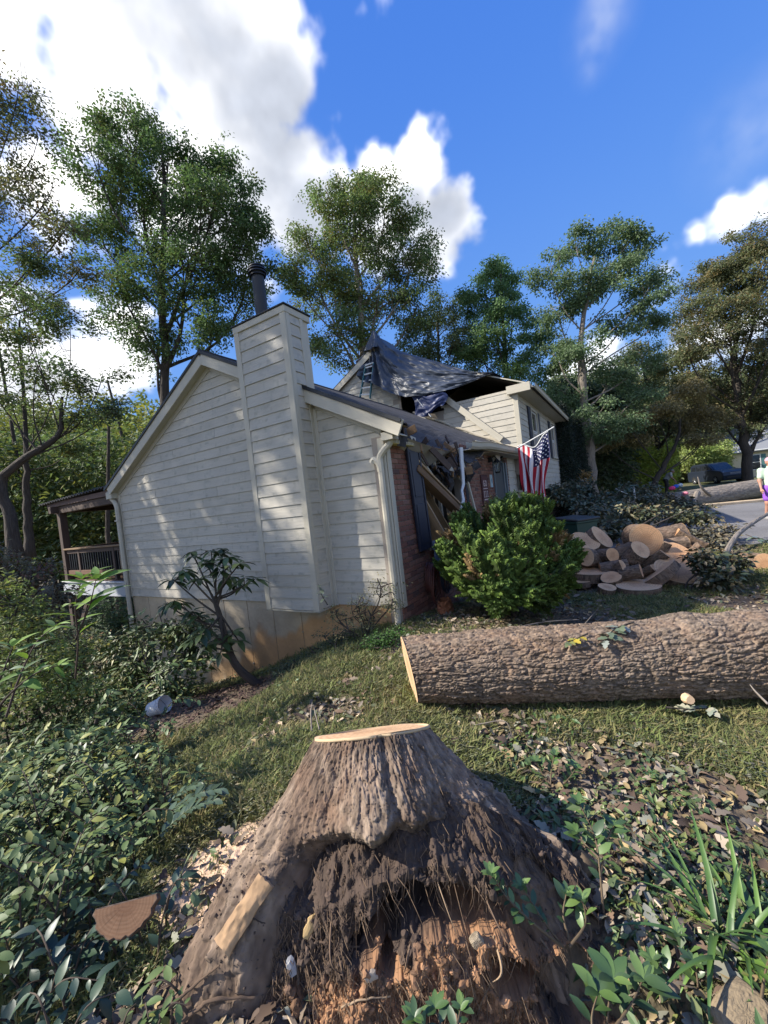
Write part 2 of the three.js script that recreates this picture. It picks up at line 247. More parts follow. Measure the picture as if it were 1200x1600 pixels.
function ground(x, z) {
  const far = Math.hypot(x, z + 8), k = far > 30 ? 30 / far : 1;
  const X = x * k, Z = (z + 8) * k - 8;
  let h = tps(X, Z);
  if (far > 30) h = lerp(h, h * 0.6, sstep(30, 120, far));
  const near = sstep(40, 3, Math.hypot(x, z));
  h += near * (0.05 * (fbm(x * 1.3, z * 1.3, 3, 3) - 0.5) + 0.035 * (fbm(x * 6, z * 6, 5, 3) - 0.5));
  return h + pit(x, z);
}
const onGround = (x, z, up = 0) => V3(x, ground(x, z) + up, z);
const lawnMask = (x, z) => {           // 1 where grass grows, 0 where leaf litter and bare soil show
  let g = fbm(x * 0.9 + 4, z * 0.9, 2, 4);
  g = sstep(0.36, 0.56, g + 0.1);
  const d = Math.hypot(x + 2.4, (z + 4.9) * 1.1); g *= 1 - 0.95 * sstep(1.35, 0.7, d);
  const d2 = Math.hypot((x - 1.0) / 1.3, (z + 1.75) / 0.55); g *= 1 - 0.8 * sstep(1.2, 0.6, d2);
  g *= 1 - sstep(-4, -7, x) * 0.7;
  g *= 1 - 0.95 * sstep(1.15, 0.65, Math.hypot((x + .65) / .75, (z + 1.3) / .5));
  g *= 1 - 0.9 * sstep(0.75, 0.4, Math.hypot((x + 1.0) / 0.7, (z + 2.0) / 0.6));
  g *= 1 - 0.85 * sstep(2.0, 0.8, Math.hypot(x - 1.5, (z + 5.2) * 1.2));
  return g;
};
{
  const b = new MB(), soil = [0.085, 0.06, 0.042], litter = [0.17, 0.125, 0.085], grass = [0.125, 0.14, 0.05], wood = [0.09, 0.075, 0.045];
  const rings = [0]; for (let r = 0.25; r < 900; r *= r < 14 ? 1.022 : 1.09) rings.push(r);
  const SEG = 420, col = (x, z, r) => {
    const g = r < 60 ? lawnMask(x, z) : 0.3, n = fbm(x * 2.5, z * 2.5, 7, 4), f = fbm(x * 14, z * 14, 9, 3);
    let c = mix3(mix3(soil, litter, clamp(n * 2 - 0.5)), grass, g * 0.9);
    if (x < -6) c = mix3(c, wood, sstep(-6, -9, x));
    const saw = sstep(0.8, 0.35, Math.hypot((x + 1.0) / 0.7, (z + 2.0) / 0.62)) * sstep(0.3, 0.55, n + 0.12);
    c = mix3(c, [0.6, 0.42, 0.29], saw * 0.9);                         // sawdust beside the stump
    c = mix3(c, [0.085, 0.058, 0.043], 0.9 * sstep(1.2, 0.75, Math.hypot((x + .5) / .9, (z + 1.25) / .55)));   // dug up soil
    return mul3(c, 0.7 + 0.6 * f);
  };
  const idx = [];
  rings.forEach((r, k) => { const row = []; for (let s = 0; s <= SEG; s++) { const a = s / SEG * Math.PI * 2, x = Math.sin(a) * r, z = 0.3 - Math.cos(a) * r; row.push(b.v(V3(x, ground(x, z), z), x, z, col(x, z, r))); } idx.push(row); });
  for (let k = 0; k + 1 < rings.length; k++) for (let s = 0; s < SEG; s++) b.quad(idx[k][s], idx[k][s + 1], idx[k + 1][s + 1], idx[k + 1][s]);
  const m = std({ map: tex(512, (u, v) => mul3([1, 1, 1], 0.62 + 0.7 * fbm(u * 30, v * 30, 2, 4, 30)), 1.1), bumpMap: tex(512, (u, v) => fbm(u * 40, v * 40, 3, 4, 40), 1.1, false), bumpScale: 0.03, roughness: 0.97 });
  const g = b.geo(true);
  // winding is made to face upwards
  { const n = g.attributes.normal; if (n.getY(2000) < 0) { const ix = g.index.array; for (let k = 0; k < ix.length; k += 3) { const t = ix[k]; ix[k] = ix[k + 1]; ix[k + 1] = t; } g.computeVertexNormals(); } }
  struct('ground', g, m);
}
// ------------------------------------------------------------------ street and drive with a pale kerb beyond
{
  const asphalt = std({ map: tex(512, (u, v) => { const a = fbm(u * 5, v * 5, 1, 5, 5), s = vnoise(u * 220, v * 220, 2, 220); return mul3([0.19, 0.185, 0.185], 0.62 + 0.5 * a + 0.35 * (s - 0.5)); }, 4), bumpMap: tex(256, (u, v) => vnoise(u * 120, v * 120, 2, 120), 2, false), bumpScale: 0.006, roughness: 0.93 });
  const near = (x) => -8.15 - 0.02 * x + 0.5 * sstep(9, 5, x) - 0.4 * sstep(7.2, 5, x), farE = (x) => -16.3 - 0.045 * (x - 14) + 5.2 * sstep(12.5, 6, x);
  const b = new MB();
  b.grid(90, 24, (u, v) => { const x = 4.6 + u * 60, z = lerp(near(x), farE(x), v); return { p: V3(x, ground(x, z) + 0.012 + 0.02 * Math.sin(v * Math.PI), z), u: x, w: z }; });
  const g = b.geo(true); struct('street', g, asphalt);
  const k = new MB();
  const prof = [[0, -.1], [0, .10], [.03, .13], [.17, .13], [.2, .1], [.2, -.1]];
  k.grid(100, prof.length - 1, (u, v, i, j) => { const x = 6.5 + u * 58, z = farE(x); return { p: V3(x, ground(x, z) + prof[j][1], z - 0.02 - prof[j][0]), u: x, w: prof[j][0] + prof[j][1] }; });
  struct('kerb', k.geo(0.6), std({ map: M.concrete.map, color: new THREE.Color(1.25, 1.15, 1.05), roughness: 0.9 }));
}
// ------------------------------------------------------------------ the house, in its own axes: x along the front, y up, z outwards through the front wall
const house = thing('house', 'split-level house of beige lap siding with a crushed front roof and brick front', 'house', HO, HYAW);
const hr = rng(11), sidingMats = [[1, 1, 1], [.95, .955, .96], [1.03, 1.02, 1.0], [.98, .97, .945]].map((c) => std({ map: M.siding.map, bumpMap: M.siding.bumpMap, bumpScale: 0.002, roughness: 0.62, color: new THREE.Color(...c) }));
function clipPoly(pts, a, b, c) {       // keep a*s + b*y <= c
  const out = [];
  pts.forEach((p, k) => { const q = pts[(k + 1) % pts.length], dp = a * p[0] + b * p[1] - c, dq = a * q[0] + b * q[1] - c; if (dp <= 0) out.push(p); if ((dp < 0 && dq > 0) || (dp > 0 && dq < 0)) { const t = dp / (dp - dq); out.push([lerp(p[0], q[0], t), lerp(p[1], q[1], t)]); } });
  return out;
}
// one lapped board: polygon in (s, y) on a wall; W(s, y, out) puts it in house axes; its lower edge stands proud
function lapBoard(poly, y0, exp, W, thick = 0.017) {
  const b = new MB(), du = hr() * 7, dv = hr() * 5, D = (y) => lerp(thick, 0.004, clamp((y - y0) / exp)), n = poly.length;
  const f = poly.map(([s, y]) => W(s, y, D(y))), k = poly.map(([s, y]) => W(s, y, -0.002));
  b.flat(f, poly.map(([s, y]) => [s + du, y + dv]));
  for (let i = 0; i < n; i++) { const j = (i + 1) % n; b.flat([f[i], k[i], k[j], f[j]], [[poly[i][0] + du, dv], [poly[i][0] + du, dv + 0.02], [poly[j][0] + du, dv + 0.02], [poly[j][0] + du, dv]]); }
  return b.geo();
}
function sideBoards(parent, s0, s1, yBottom, yTop, exp, W, clips = [], joints = 0, ragged) {
  const N = Math.ceil((yTop - yBottom) / exp);
  for (let k = 0; k < N; k++) {
    const y0 = yBottom + k * exp, y1 = Math.min(yTop, y0 + exp - 0.0015);
    const cuts = [s0]; if (joints && hr() < joints) cuts.push(lerp(s0, s1, 0.25 + 0.5 * hr())); cuts.push(s1);
    for (let c = 0; c + 1 < cuts.length; c++) {
      let a = cuts[c] + (c ? 0.004 : 0), e = cuts[c + 1] - (c + 2 < cuts.length ? 0.0015 : 0);
      if (ragged) [a, e] = ragged(a, e, k, y0);
      let p = [[a, y0], [e, y0], [e, y1], [a, y1]];
      for (const q of clips) p = clipPoly(p, ...q);
      if (p.length > 2 && e > a) part(parent, 'siding_board', lapBoard(p, y0 + 0.0025 * (hr() - 0.5), exp, W, 0.015 + 0.005 * hr()), sidingMats[Math.floor(hr() * 4)]);
    }
  }
}
const hb = (parent, name, x0, x1, y0, y1, z0, z1, mat, ch = 0.005, label) => { const m = part(parent, name, chamferBox(x1 - x0, y1 - y0, z1 - z0, ch), mat, null, label); m.position.set((x0 + x1) / 2, (y0 + y1) / 2, (z0 + z1) / 2); return m; };
const hbeam = (parent, name, a, b, w, h, mat, up, label) => { const g = new MB().beam(a, b, w, h, up).geo(); return part(parent, name, g, mat, null, label); };
const RZ = -3.1, RY = 4.40, RS = 0.52, roofY = (z) => RY - RS * Math.abs(z - RZ);
const GW = (s, y, o) => V3(-o, y, s);

// foundation: poured concrete with form joints, stained by red clay near the soil
{
  const base = part(house, 'foundation', new MB().box(0.2, 3.4, 6.36, M4(V3(0.125, -1.38, -3.2)), 0.004).geo(), M.mortar);
  const nP = 11, w = 6.4 / nP;
  for (let k = 0; k < nP; k++) {
    const b = new MB(), z0 = -6.4 + k * w + 0.006, z1 = -6.4 + (k + 1) * w - 0.006, lift = 0.002 * hr();
    const col = (z, y) => { const p = hw(0, 0, z), g = ground(p.x, p.z), h = y - g, n = fbm(z * 3, y * 3, 4, 4), s = sstep(0.5, 0.62, n + 0.62 * sstep(0.95, -0.05, h) - 0.28) * 0.8, m = fbm(z * 1.5 + 4, y * 2, 8, 4); let c = mix3([1, 1, 1], [1.12, 0.74, 0.42], s * sstep(-5.5, -2.8, z)); return mul3(c, 0.8 + 0.4 * m); };
    b.grid(8, 34, (u, v) => { const z = lerp(z0, z1, u), y = lerp(-2.6, 0.327, v); return { p: V3(0.012 - lift, y, z), u: z, w: y, c: col(z, y) }; });
    for (const [z, s] of [[z0, 1], [z1, -1]]) b.grid(1, 1, (u, v) => ({ p: V3(0.012 - lift + u * 0.02, lerp(-2.6, 0.327, v), z), u: z, w: v * 3, c: [0.9, 0.85, 0.8] }));
    part(base, 'concrete_panel', b.geo(), M.concrete);
    if (k && k < nP) for (const y of [-0.12, -0.72, -1.3]) { const t = part(base, 'form_tie', new MB().tube([V3(0.014, y, z0 - 0.01), V3(-0.006, y - 0.004, z0 - 0.01)], [0.02, 0.012], 7).geo(true), M.concrete); }
  }
}
// gable wall, its boards, corner boards and rake boards
{
  const sh = new THREE.Shape([[0, 0.325], [6.4, 0.325], [6.4, roofY(-6.4) - 0.04], [-RZ, RY - 0.05], [0, roofY(0) - 0.04]].map((p) => new THREE.Vector2(...p)));
  const g = new THREE.ExtrudeGeometry(sh, { depth: 0.1, bevelEnabled: false }); g.rotateY(Math.PI / 2); g.translate(0.0, 0, 0);
  const wall = part(house, 'gable_wall', g, M.mortar);
  const fr = (y) => y - 0.17, c1 = [RS, 1, fr(RY) + RS * RZ], c2 = [-RS, 1, fr(RY) - RS * RZ];
  sideBoards(wall, -6.36, -2.04, 0.325, 4.4, 0.159, GW, [c1, c2], 0.5);
  sideBoards(wall, -1.02, -0.04, 0.325, 4.4, 0.159, GW, [c1, c2], 0);
  const cb = (z0, z1, y0, y1) => hb(wall, 'corner_board', -0.026, 0.004, y0, y1, z0, z1, M.trim);
  cb(-6.43, -6.34, 0.31, 2.46); cb(-0.085, 0.012, 0.31, 2.46);
  hb(wall, 'corner_board', -0.02, 0.004, 0.31, roofY(-2.06) - 0.2, -2.06, -2.02, M.trim); cb(-1.06, -1.0, 0.31, roofY(-1.02) - 0.2);
  hb(wall, 'corner_board', 0.0, 0.09, 0.31, 2.46, 0.012, 0.032, M.trim);
  // boxed rake: soffit, wide fascia board, thin upper trim
  for (const [z1] of [[0.34], [-6.5]]) {
    const a = V3(-0.145, RY - 0.11, RZ), e = V3(-0.145, roofY(z1) - 0.11, z1), n = V3(0, 1, z1 > RZ ? RS : -RS).normalize();
    hbeam(house, 'rake_board', a, e, 0.028, 0.2, M.trim, V3(0, 1, 0));
    hbeam(house, 'rake_soffit', a.clone().add(V3(0.075, -0.085, 0)), e.clone().add(V3(0.075, -0.085, 0)), 0.13, 0.012, M.trim, V3(0, 1, 0));
    hbeam(house, 'frieze_board', V3(-0.014, RY - 0.235, RZ), V3(-0.014, roofY(z1 > RZ ? 0 : -6.4) - 0.235, z1 > RZ ? 0 : -6.4), 0.024, 0.09, M.trim, V3(0, 1, 0));
  }
  hb(house, 'eave_return', -0.12, 0.03, 2.40, 2.5, 0.034, 0.2, M.trim); hb(house, 'eave_return', -0.15, 0.04, 2.36, 2.5, -6.62, -6.41, M.trim);
}
// chimney chase with its own boards, trim and flue
{
  const X0 = -0.345, Z0 = -2.016, Z1 = -1.066, Y0 = 0.32, Y1 = 4.36;
  const ch = part(house, 'chimney', new MB().box(-X0 + 0.1, Y1 - Y0, Z1 - Z0, M4(V3((X0 + 0.1) / 2, (Y0 + Y1) / 2, (Z0 + Z1) / 2))).geo(), M.trim);
  sideBoards(ch, Z0 + 0.075, Z1 - 0.075, Y0 + 0.01, Y1 - 0.1, 0.159, (s, y, o) => V3(X0 - o, y, s));
  sideBoards(ch, X0 + 0.07, -0.085, Y0 + 0.01, Y1 - 0.1, 0.159, (s, y, o) => V3(s, y, Z1 + o));
  sideBoards(ch, X0 + 0.07, -0.03, Y0 + 0.01, Y1 - 0.1, 0.159, (s, y, o) => V3(s, y, Z0 - o));
  for (const z of [Z0, Z1]) hb(ch, 'corner_board', X0 - 0.024, X0 - 0.002, Y0 - 0.01, Y1 - 0.02, z === Z0 ? z - 0.02 : z - 0.075, z === Z0 ? z + 0.075 : z + 0.02, M.trim);
  hb(ch, 'corner_board', X0 - 0.0, X0 + 0.07, Y0 - 0.01, Y1 - 0.02, Z1 + 0.003, Z1 + 0.021, M.trim); hb(ch, 'corner_board', -0.085, -0.02, Y0 - 0.01, Y1 - 0.02, Z1 + 0.003, Z1 + 0.021, M.trim);
  hb(ch, 'cap_trim', X0 - 0.03, 0.13, Y1 - 0.1, Y1 - 0.012, Z0 - 0.026, Z1 + 0.027, M.trim); hb(ch, 'chimney_cap', X0 - 0.045, 0.145, Y1 - 0.01, Y1 + 0.012, Z0 - 0.045, Z1 + 0.045, M.metalBlack);
  hb(ch, 'bottom_trim', X0 - 0.01, 0.0, Y0 - 0.025, Y0 - 0.002, Z0 - 0.01, Z1 + 0.01, M.trim);
  const fl = new MB(), c = V3(-0.2, 0, -1.6), ring = (y0, y1, r) => fl.tube([V3(c.x, y0, c.z), V3(c.x, y1, c.z)], r * 0.88, 20);
  const flue = part(ch, 'flue_pipe', (ring(Y1, 5.0, 0.098), fl.geo(0.6)), M.metalBlack);
  const fc = new MB(); for (const [y, r] of [[4.98, .112], [5.018, .128], [5.056, .13], [5.094, .118]]) fc.tube([V3(c.x, y, c.z), V3(c.x, y + 0.018, c.z)], [r, r * 0.96], 20);
  fc.tube([V3(c.x, 4.98, c.z), V3(c.x, 5.1, c.z)], 0.1, 16); part(ch, 'flue_cap', fc.geo(0.6), M.metalBlack);
}
// lower roof: the rear slope is whole; the front slope sags and is torn open above the window
const sag = (x, z) => -0.62 * Math.exp(-(((x - 1.75) / 1.05) ** 2)) * sstep(-2.1, 0.3, z) - 0.06 * sstep(0.3, 1.4, x) * sstep(-3, 0, z) - 0.10 * Math.exp(-(((x - 3.4) / 1.6) ** 2)) * sstep(-1.5, 0.3, z);
{
  const rough = (x, z) => { const k = Math.exp(-(((x - 1.9) / 1.3) ** 2)) * sstep(-2, 0, z); return k * (0.16 * (fbm(x * 4, z * 4, 3, 4) - 0.5) + 0.06 * (fbm(x * 14, z * 14, 5, 3) - 0.5)); };
  const P = (x, z) => V3(x, roofY(z) + sag(x, z) + rough(x, z), z);
  const hole = (x, z) => { const e = 0.34 - 0.28 * sstep(0.15, 0.5, x) - 0.55 * Math.exp(-(((x - 1.0) / 0.55) ** 2)) - 0.2 * Math.exp(-(((x - 2.0) / 0.5) ** 2)) + 0.26 * sstep(2.25, 2.6, x) + 0.45 * (fbm(x * 6, z * 3, 8, 4) - 0.5) * sstep(0.2, 0.5, x) * sstep(3.2, 2.4, x); return z > e; };
  const b = new MB(), under = new MB(), NX = 150, NZ = 64, X = (i) => -0.175 + (7.12 + 0.175) * i / NX, Zf = (j) => RZ + (0.36 - RZ) * j / NZ;
  for (const [m, dy] of [[b, 0], [under, -0.03]]) {
    const id = []; for (let j = 0; j <= NZ; j++) for (let i = 0; i <= NX; i++) { const p = P(X(i), Zf(j)); p.y += dy; id.push(m.v(p, p.x, (Zf(j) - RZ) * 1.13)); }
    for (let j = 0; j < NZ; j++) for (let i = 0; i < NX; i++) if (!hole(X(i + 0.5), Zf(j + 0.5))) { const a = j * (NX + 1) + i; m.quad(id[a], id[a + 1], id[a + NX + 2], id[a + NX + 1]); }
  }
  b.grid(20, 20, (u, v) => { const x = lerp(-0.175, 7.12, u), z = lerp(RZ, -6.62, v); return { p: V3(x, roofY(z), z), u: x, w: -z }; });
  under.grid(20, 20, (u, v) => { const x = lerp(-0.175, 7.12, u), z = lerp(RZ, -6.62, v); return { p: V3(x, roofY(z) - 0.03, z), u: x, w: -z }; });
  const roof = part(house, 'roof', b.geo(true), M.shingle);
  part(roof, 'roof_deck', under.geo(true), M.wood);
  for (const [z1] of [[0.36], [-6.62]]) hbeam(roof, 'drip_edge', V3(-0.172, RY - 0.018, RZ), V3(-0.172, roofY(z1) - 0.018, z1), 0.012, 0.05, M.metalBlack);
  part(roof, 'ridge_cap', new MB().tube([V3(-0.17, RY + 0.0, RZ), V3(7.1, RY + 0.0, RZ)], 0.03, 6).geo(true), M.shingle);
  // torn edge: hanging shingle strips and splintered deck
  const tr = rng(5);
  const flap = (x, z, w, l, droop, mat, name) => {
    const base = P(x, z), m = new MB(), s = tr() * 9, yaw = (tr() - 0.5) * 0.9;
    m.grid(7, 6, (u, v) => { const a = (u - 0.5) * w * (1 - 0.35 * v * tr()), d = v * l, k = droop * v * v; return { p: V3(base.x + a + 0.05 * Math.sin(v * 5 + s) + yaw * d * 0.4, base.y - 0.02 - d * Math.sin(k * 1.4) - RS * d * 0.4 + 0.05 * (fbm(u * 4 + s, v * 4, 2, 3) - 0.5), base.z + d * Math.cos(k * 1.3) + 0.03 * Math.sin(u * 6 + s)), u: a + s, w: d }; });
    return part(roof, name, m.geo(true), mat);
  };
  for (let k = 0; k < 15; k++) { const x = 0.25 + 2.2 * tr(), e = 0.3 - 0.5 * Math.exp(-(((x - 1.05) / 0.55) ** 2)) - 0.22; flap(x, e - 0.12 * tr(), 0.2 + 0.3 * tr(), 0.16 + 0.26 * tr(), 0.5 + 0.9 * tr(), M.shingle, 'torn_shingle'); }
  flap(2.3, 0.14, 0.34, 0.24, 1.0, M.shingle, 'torn_shingle');
  for (let k = 0; k < 16; k++) { const x = 0.4 + 1.9 * tr(), y = 2.22 + 0.4 * tr(), z = -0.1 + 0.35 * tr(), a = V3(x, y, z), l = 0.25 + 0.5 * tr(), e = a.clone().add(V3((tr() - 0.3) * l, -l * (0.1 + 0.6 * tr()), (tr() - 0.5) * 0.4)); hbeam(roof, 'splintered_board', a, e, 0.015 + 0.015 * tr(), 0.04 + 0.07 * tr(), tr() < 0.75 ? M.stained : M.oldWood); }
  for (let k = 0; k < 5; k++) { const x = 0.5 + 0.55 * k; hbeam(roof, 'broken_rafter', V3(x + 0.2, 3.0 - 0.06 * k, -1.3), V3(x - 0.1 + 0.3 * tr(), 2.32 + 0.12 * tr(), 0.05), 0.04, 0.11, M.oldWood); }
  for (let k = 0; k < 84; k++) { const x = 0.3 + 2.3 * tr(), e = 0.26 - 0.5 * Math.exp(-(((x - 1.05) / 0.55) ** 2)) - 0.2, p = P(x, e - 0.05 + 0.3 * tr()), l = 0.07 + 0.28 * tr(); p.y -= 0.02 + 0.16 * tr() * tr(); const q = p.clone().add(V3((tr() - .5) * l * 1.6, (tr() - .6) * l, (tr() - .3) * l)); hbeam(roof, 'roof_shard', p, q, 0.006 + 0.02 * tr(), 0.03 + 0.1 * tr(), [M.shingle, M.shingle, M.stained, M.oldWood, M.trim][Math.floor(tr() * 4.4)]); }
  // a torn ceiling sheet hanging behind
  const cs = new MB(); cs.grid(14, 8, (u, v) => ({ p: V3(0.35 + 2.1 * u, 2.44 - 0.2 * v - 0.14 * Math.sin(u * 3.1) + 0.06 * fbm(u * 5, v * 5, 2, 3), 0.12 - 0.28 * v + 0.1 * Math.sin(u * 5)), u: u * 2, w: v })); part(roof, 'ceiling_sheet', cs.geo(true), flatMat(0.3, 0.27, 0.23, 0.95));
}
// brick front wall, every brick near the corner laid singly
{
  const wall = part(house, 'brick_wall', new MB().box(0.98, 2.6, 0.16, M4(V3(0.47, 1.18, -0.09))).box(1.9, 1.0, 0.16, M4(V3(1.9, 0.4, -0.09))).box(2.1, 2.7, 0.16, M4(V3(3.75, 1.22, -0.09))).box(1.3, 1.45, 0.16, M4(V3(6.5, 0.6, -0.09))).box(0.34, 1.2, 0.16, M4(V3(6.03, 1.93, -0.09))).geo(), M.mortar);
  const tones = [[0.17, 0.072, 0.05], [0.205, 0.09, 0.062], [0.14, 0.062, 0.048], [0.19, 0.1, 0.075], [0.235, 0.12, 0.085], [0.10, 0.055, 0.048]];
  const mats = tones.map((c) => std({ map: M.brick.map, bumpMap: M.brick.bumpMap, bumpScale: 0.003, color: new THREE.Color(...c), roughness: 0.93 }));
  const gFull = chamferBox(0.196, 0.059, 0.05, 0.004), gHalf = chamferBox(0.092, 0.059, 0.05, 0.004), rest = mats.map(() => new MB());
  let single = 0;
  const lay = (x0, x1, y0, y1, far) => {
    for (let r = 0; y0 + r * 0.0685 < y1; r++) {
      const y = y0 + r * 0.0685 + 0.03; let x = x0 - (r % 2 ? 0.103 : 0);
      while (x < x1 - 0.03) {
        let a = Math.max(x, x0), e = Math.min(x + 0.2, x1); const w = e - a - 0.004;
        if (w > 0.05) {
          const k = Math.floor(hr() * 5.4) % mats.length, g = w > 0.17 ? gFull : gHalf, pos = V3((a + e) / 2, y + 0.001 * (hr() - 0.5), -0.018 + 0.003 * hr()), sx = w / (w > 0.17 ? 0.196 : 0.092);
          if (!far && single < 290) { const m = part(wall, 'brick', g, mats[k]); m.position.copy(pos); m.scale.x = sx; m.rotation.y = 0.01 * (hr() - 0.5); single++; }
          else rest[k].add(g, new THREE.Matrix4().makeTranslation(pos.x, pos.y, pos.z).scale(V3(sx, 1, 1)));
        }
        x += 0.206;
      }
    }
  };
  lay(0.002, 0.97, -0.12, 2.47); lay(0.98, 2.8, -0.12, 0.86); lay(2.75, 4.78, -0.1, 2.56, true); lay(5.88, 7.1, -0.1, 1.3, true); lay(5.88, 6.18, 1.3, 2.5, true);
  // brick return on the gable corner is hidden by the corner board; the small bricks by the door are one part
  const all = mergeGeometries(rest.map((b, k) => { const g = b.geo(), c = tones[k], n = g.attributes.color.count; for (let i = 0; i < n; i++) g.attributes.color.setXYZ(i, c[0], c[1], c[2]); return g; }));
  part(wall, 'brick_courses', all, M.brick, 'stuff');
  hb(wall, 'soffit_strip', 0.02, 0.62, 2.37, 2.42, 0.0, 0.12, flatMat(0.55, 0.48, 0.2, 0.7), 0.004);
  for (let k = 0; k < 14; k++) hb(wall, 'soffit_rib', 0.04 + k * 0.041, 0.055 + k * 0.041, 2.375, 2.415, 0.121, 0.132, M.trim, 0.002);
}
// window opening: frame knocked askew, one shutter left, dark room behind
{
  const win = part(house, 'broken_window', new MB().beam(V3(1.02, 0.9, -0.05), V3(1.0, 2.36, -0.02), 0.06, 0.08).beam(V3(1.0, 2.3, -0.03), V3(1.72, 2.36, -0.1), 0.07, 0.07).beam(V3(1.72, 2.36, -0.1), V3(2.0, 1.0, -0.16), 0.05, 0.07).beam(V3(0.98, 0.9, -0.04), V3(2.75, 0.88, -0.04), 0.12, 0.05).geo(), M.trim);
  part(win, 'sash_rail', new MB().beam(V3(1.1, 2.18, -0.2), V3(1.62, 2.2, -0.24), 0.04, 0.05).beam(V3(1.62, 2.2, -0.24), V3(1.8, 1.2, -0.28), 0.04, 0.04).geo(), M.trim);
  part(win, 'window_pane', new MB().flat([V3(1.12, 2.16, -0.22), V3(1.6, 2.18, -0.25), V3(1.74, 1.5, -0.28), V3(1.2, 1.4, -0.24)]).geo(), M.glass);
  const sh = part(house, 'shutter', new MB().box(0.32, 1.46, 0.03, null, 0.004).geo(), M.shutter); sh.position.set(0.70, 1.66, 0.055); sh.rotation.set(0.0, -0.1, 0.045);
  for (const y of [-0.36, 0.33]) { const pnl = part(sh, 'shutter_panel', chamferBox(0.21, y < 0 ? 0.56 : 0.62, 0.012, 0.006), M.shutter); pnl.position.set(0, y, 0.019); }
  for (const x of [-0.145, 0.145]) { const s = part(sh, 'shutter_stile', chamferBox(0.035, 1.46, 0.012, 0.003), M.shutter); s.position.set(x, 0, 0.022); }
  // rooms: closed with dark inner walls so that light comes in only through the openings
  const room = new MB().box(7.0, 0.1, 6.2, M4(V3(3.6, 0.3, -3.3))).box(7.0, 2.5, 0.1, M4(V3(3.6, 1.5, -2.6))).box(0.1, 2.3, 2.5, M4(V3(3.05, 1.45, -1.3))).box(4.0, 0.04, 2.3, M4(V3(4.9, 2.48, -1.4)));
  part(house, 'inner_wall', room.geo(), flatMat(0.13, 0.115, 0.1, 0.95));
  hb(house, 'corner_post', 2.8, 2.94, -0.1, 2.5, -0.12, 0.02, M.dark, 0.004, 'dark torn wall edge beside the opening');
  part(house, 'bent_trim', new MB().tube([V3(1.965, 2.4, .3), V3(1.92, 2.1, .3), V3(1.86, 1.8, .31), V3(1.78, 1.7, .3), V3(1.72, 1.55, .33), V3(1.54, 1.3, .3)], [.035, .034, .03, .024, .03, .016], 4).geo(), M.white);
  hbeam(house, 'leaning_post', V3(2.15, 2.42, 0.2), V3(2.72, 1.02, 0.22), 0.035, 0.05, M.trim);
}
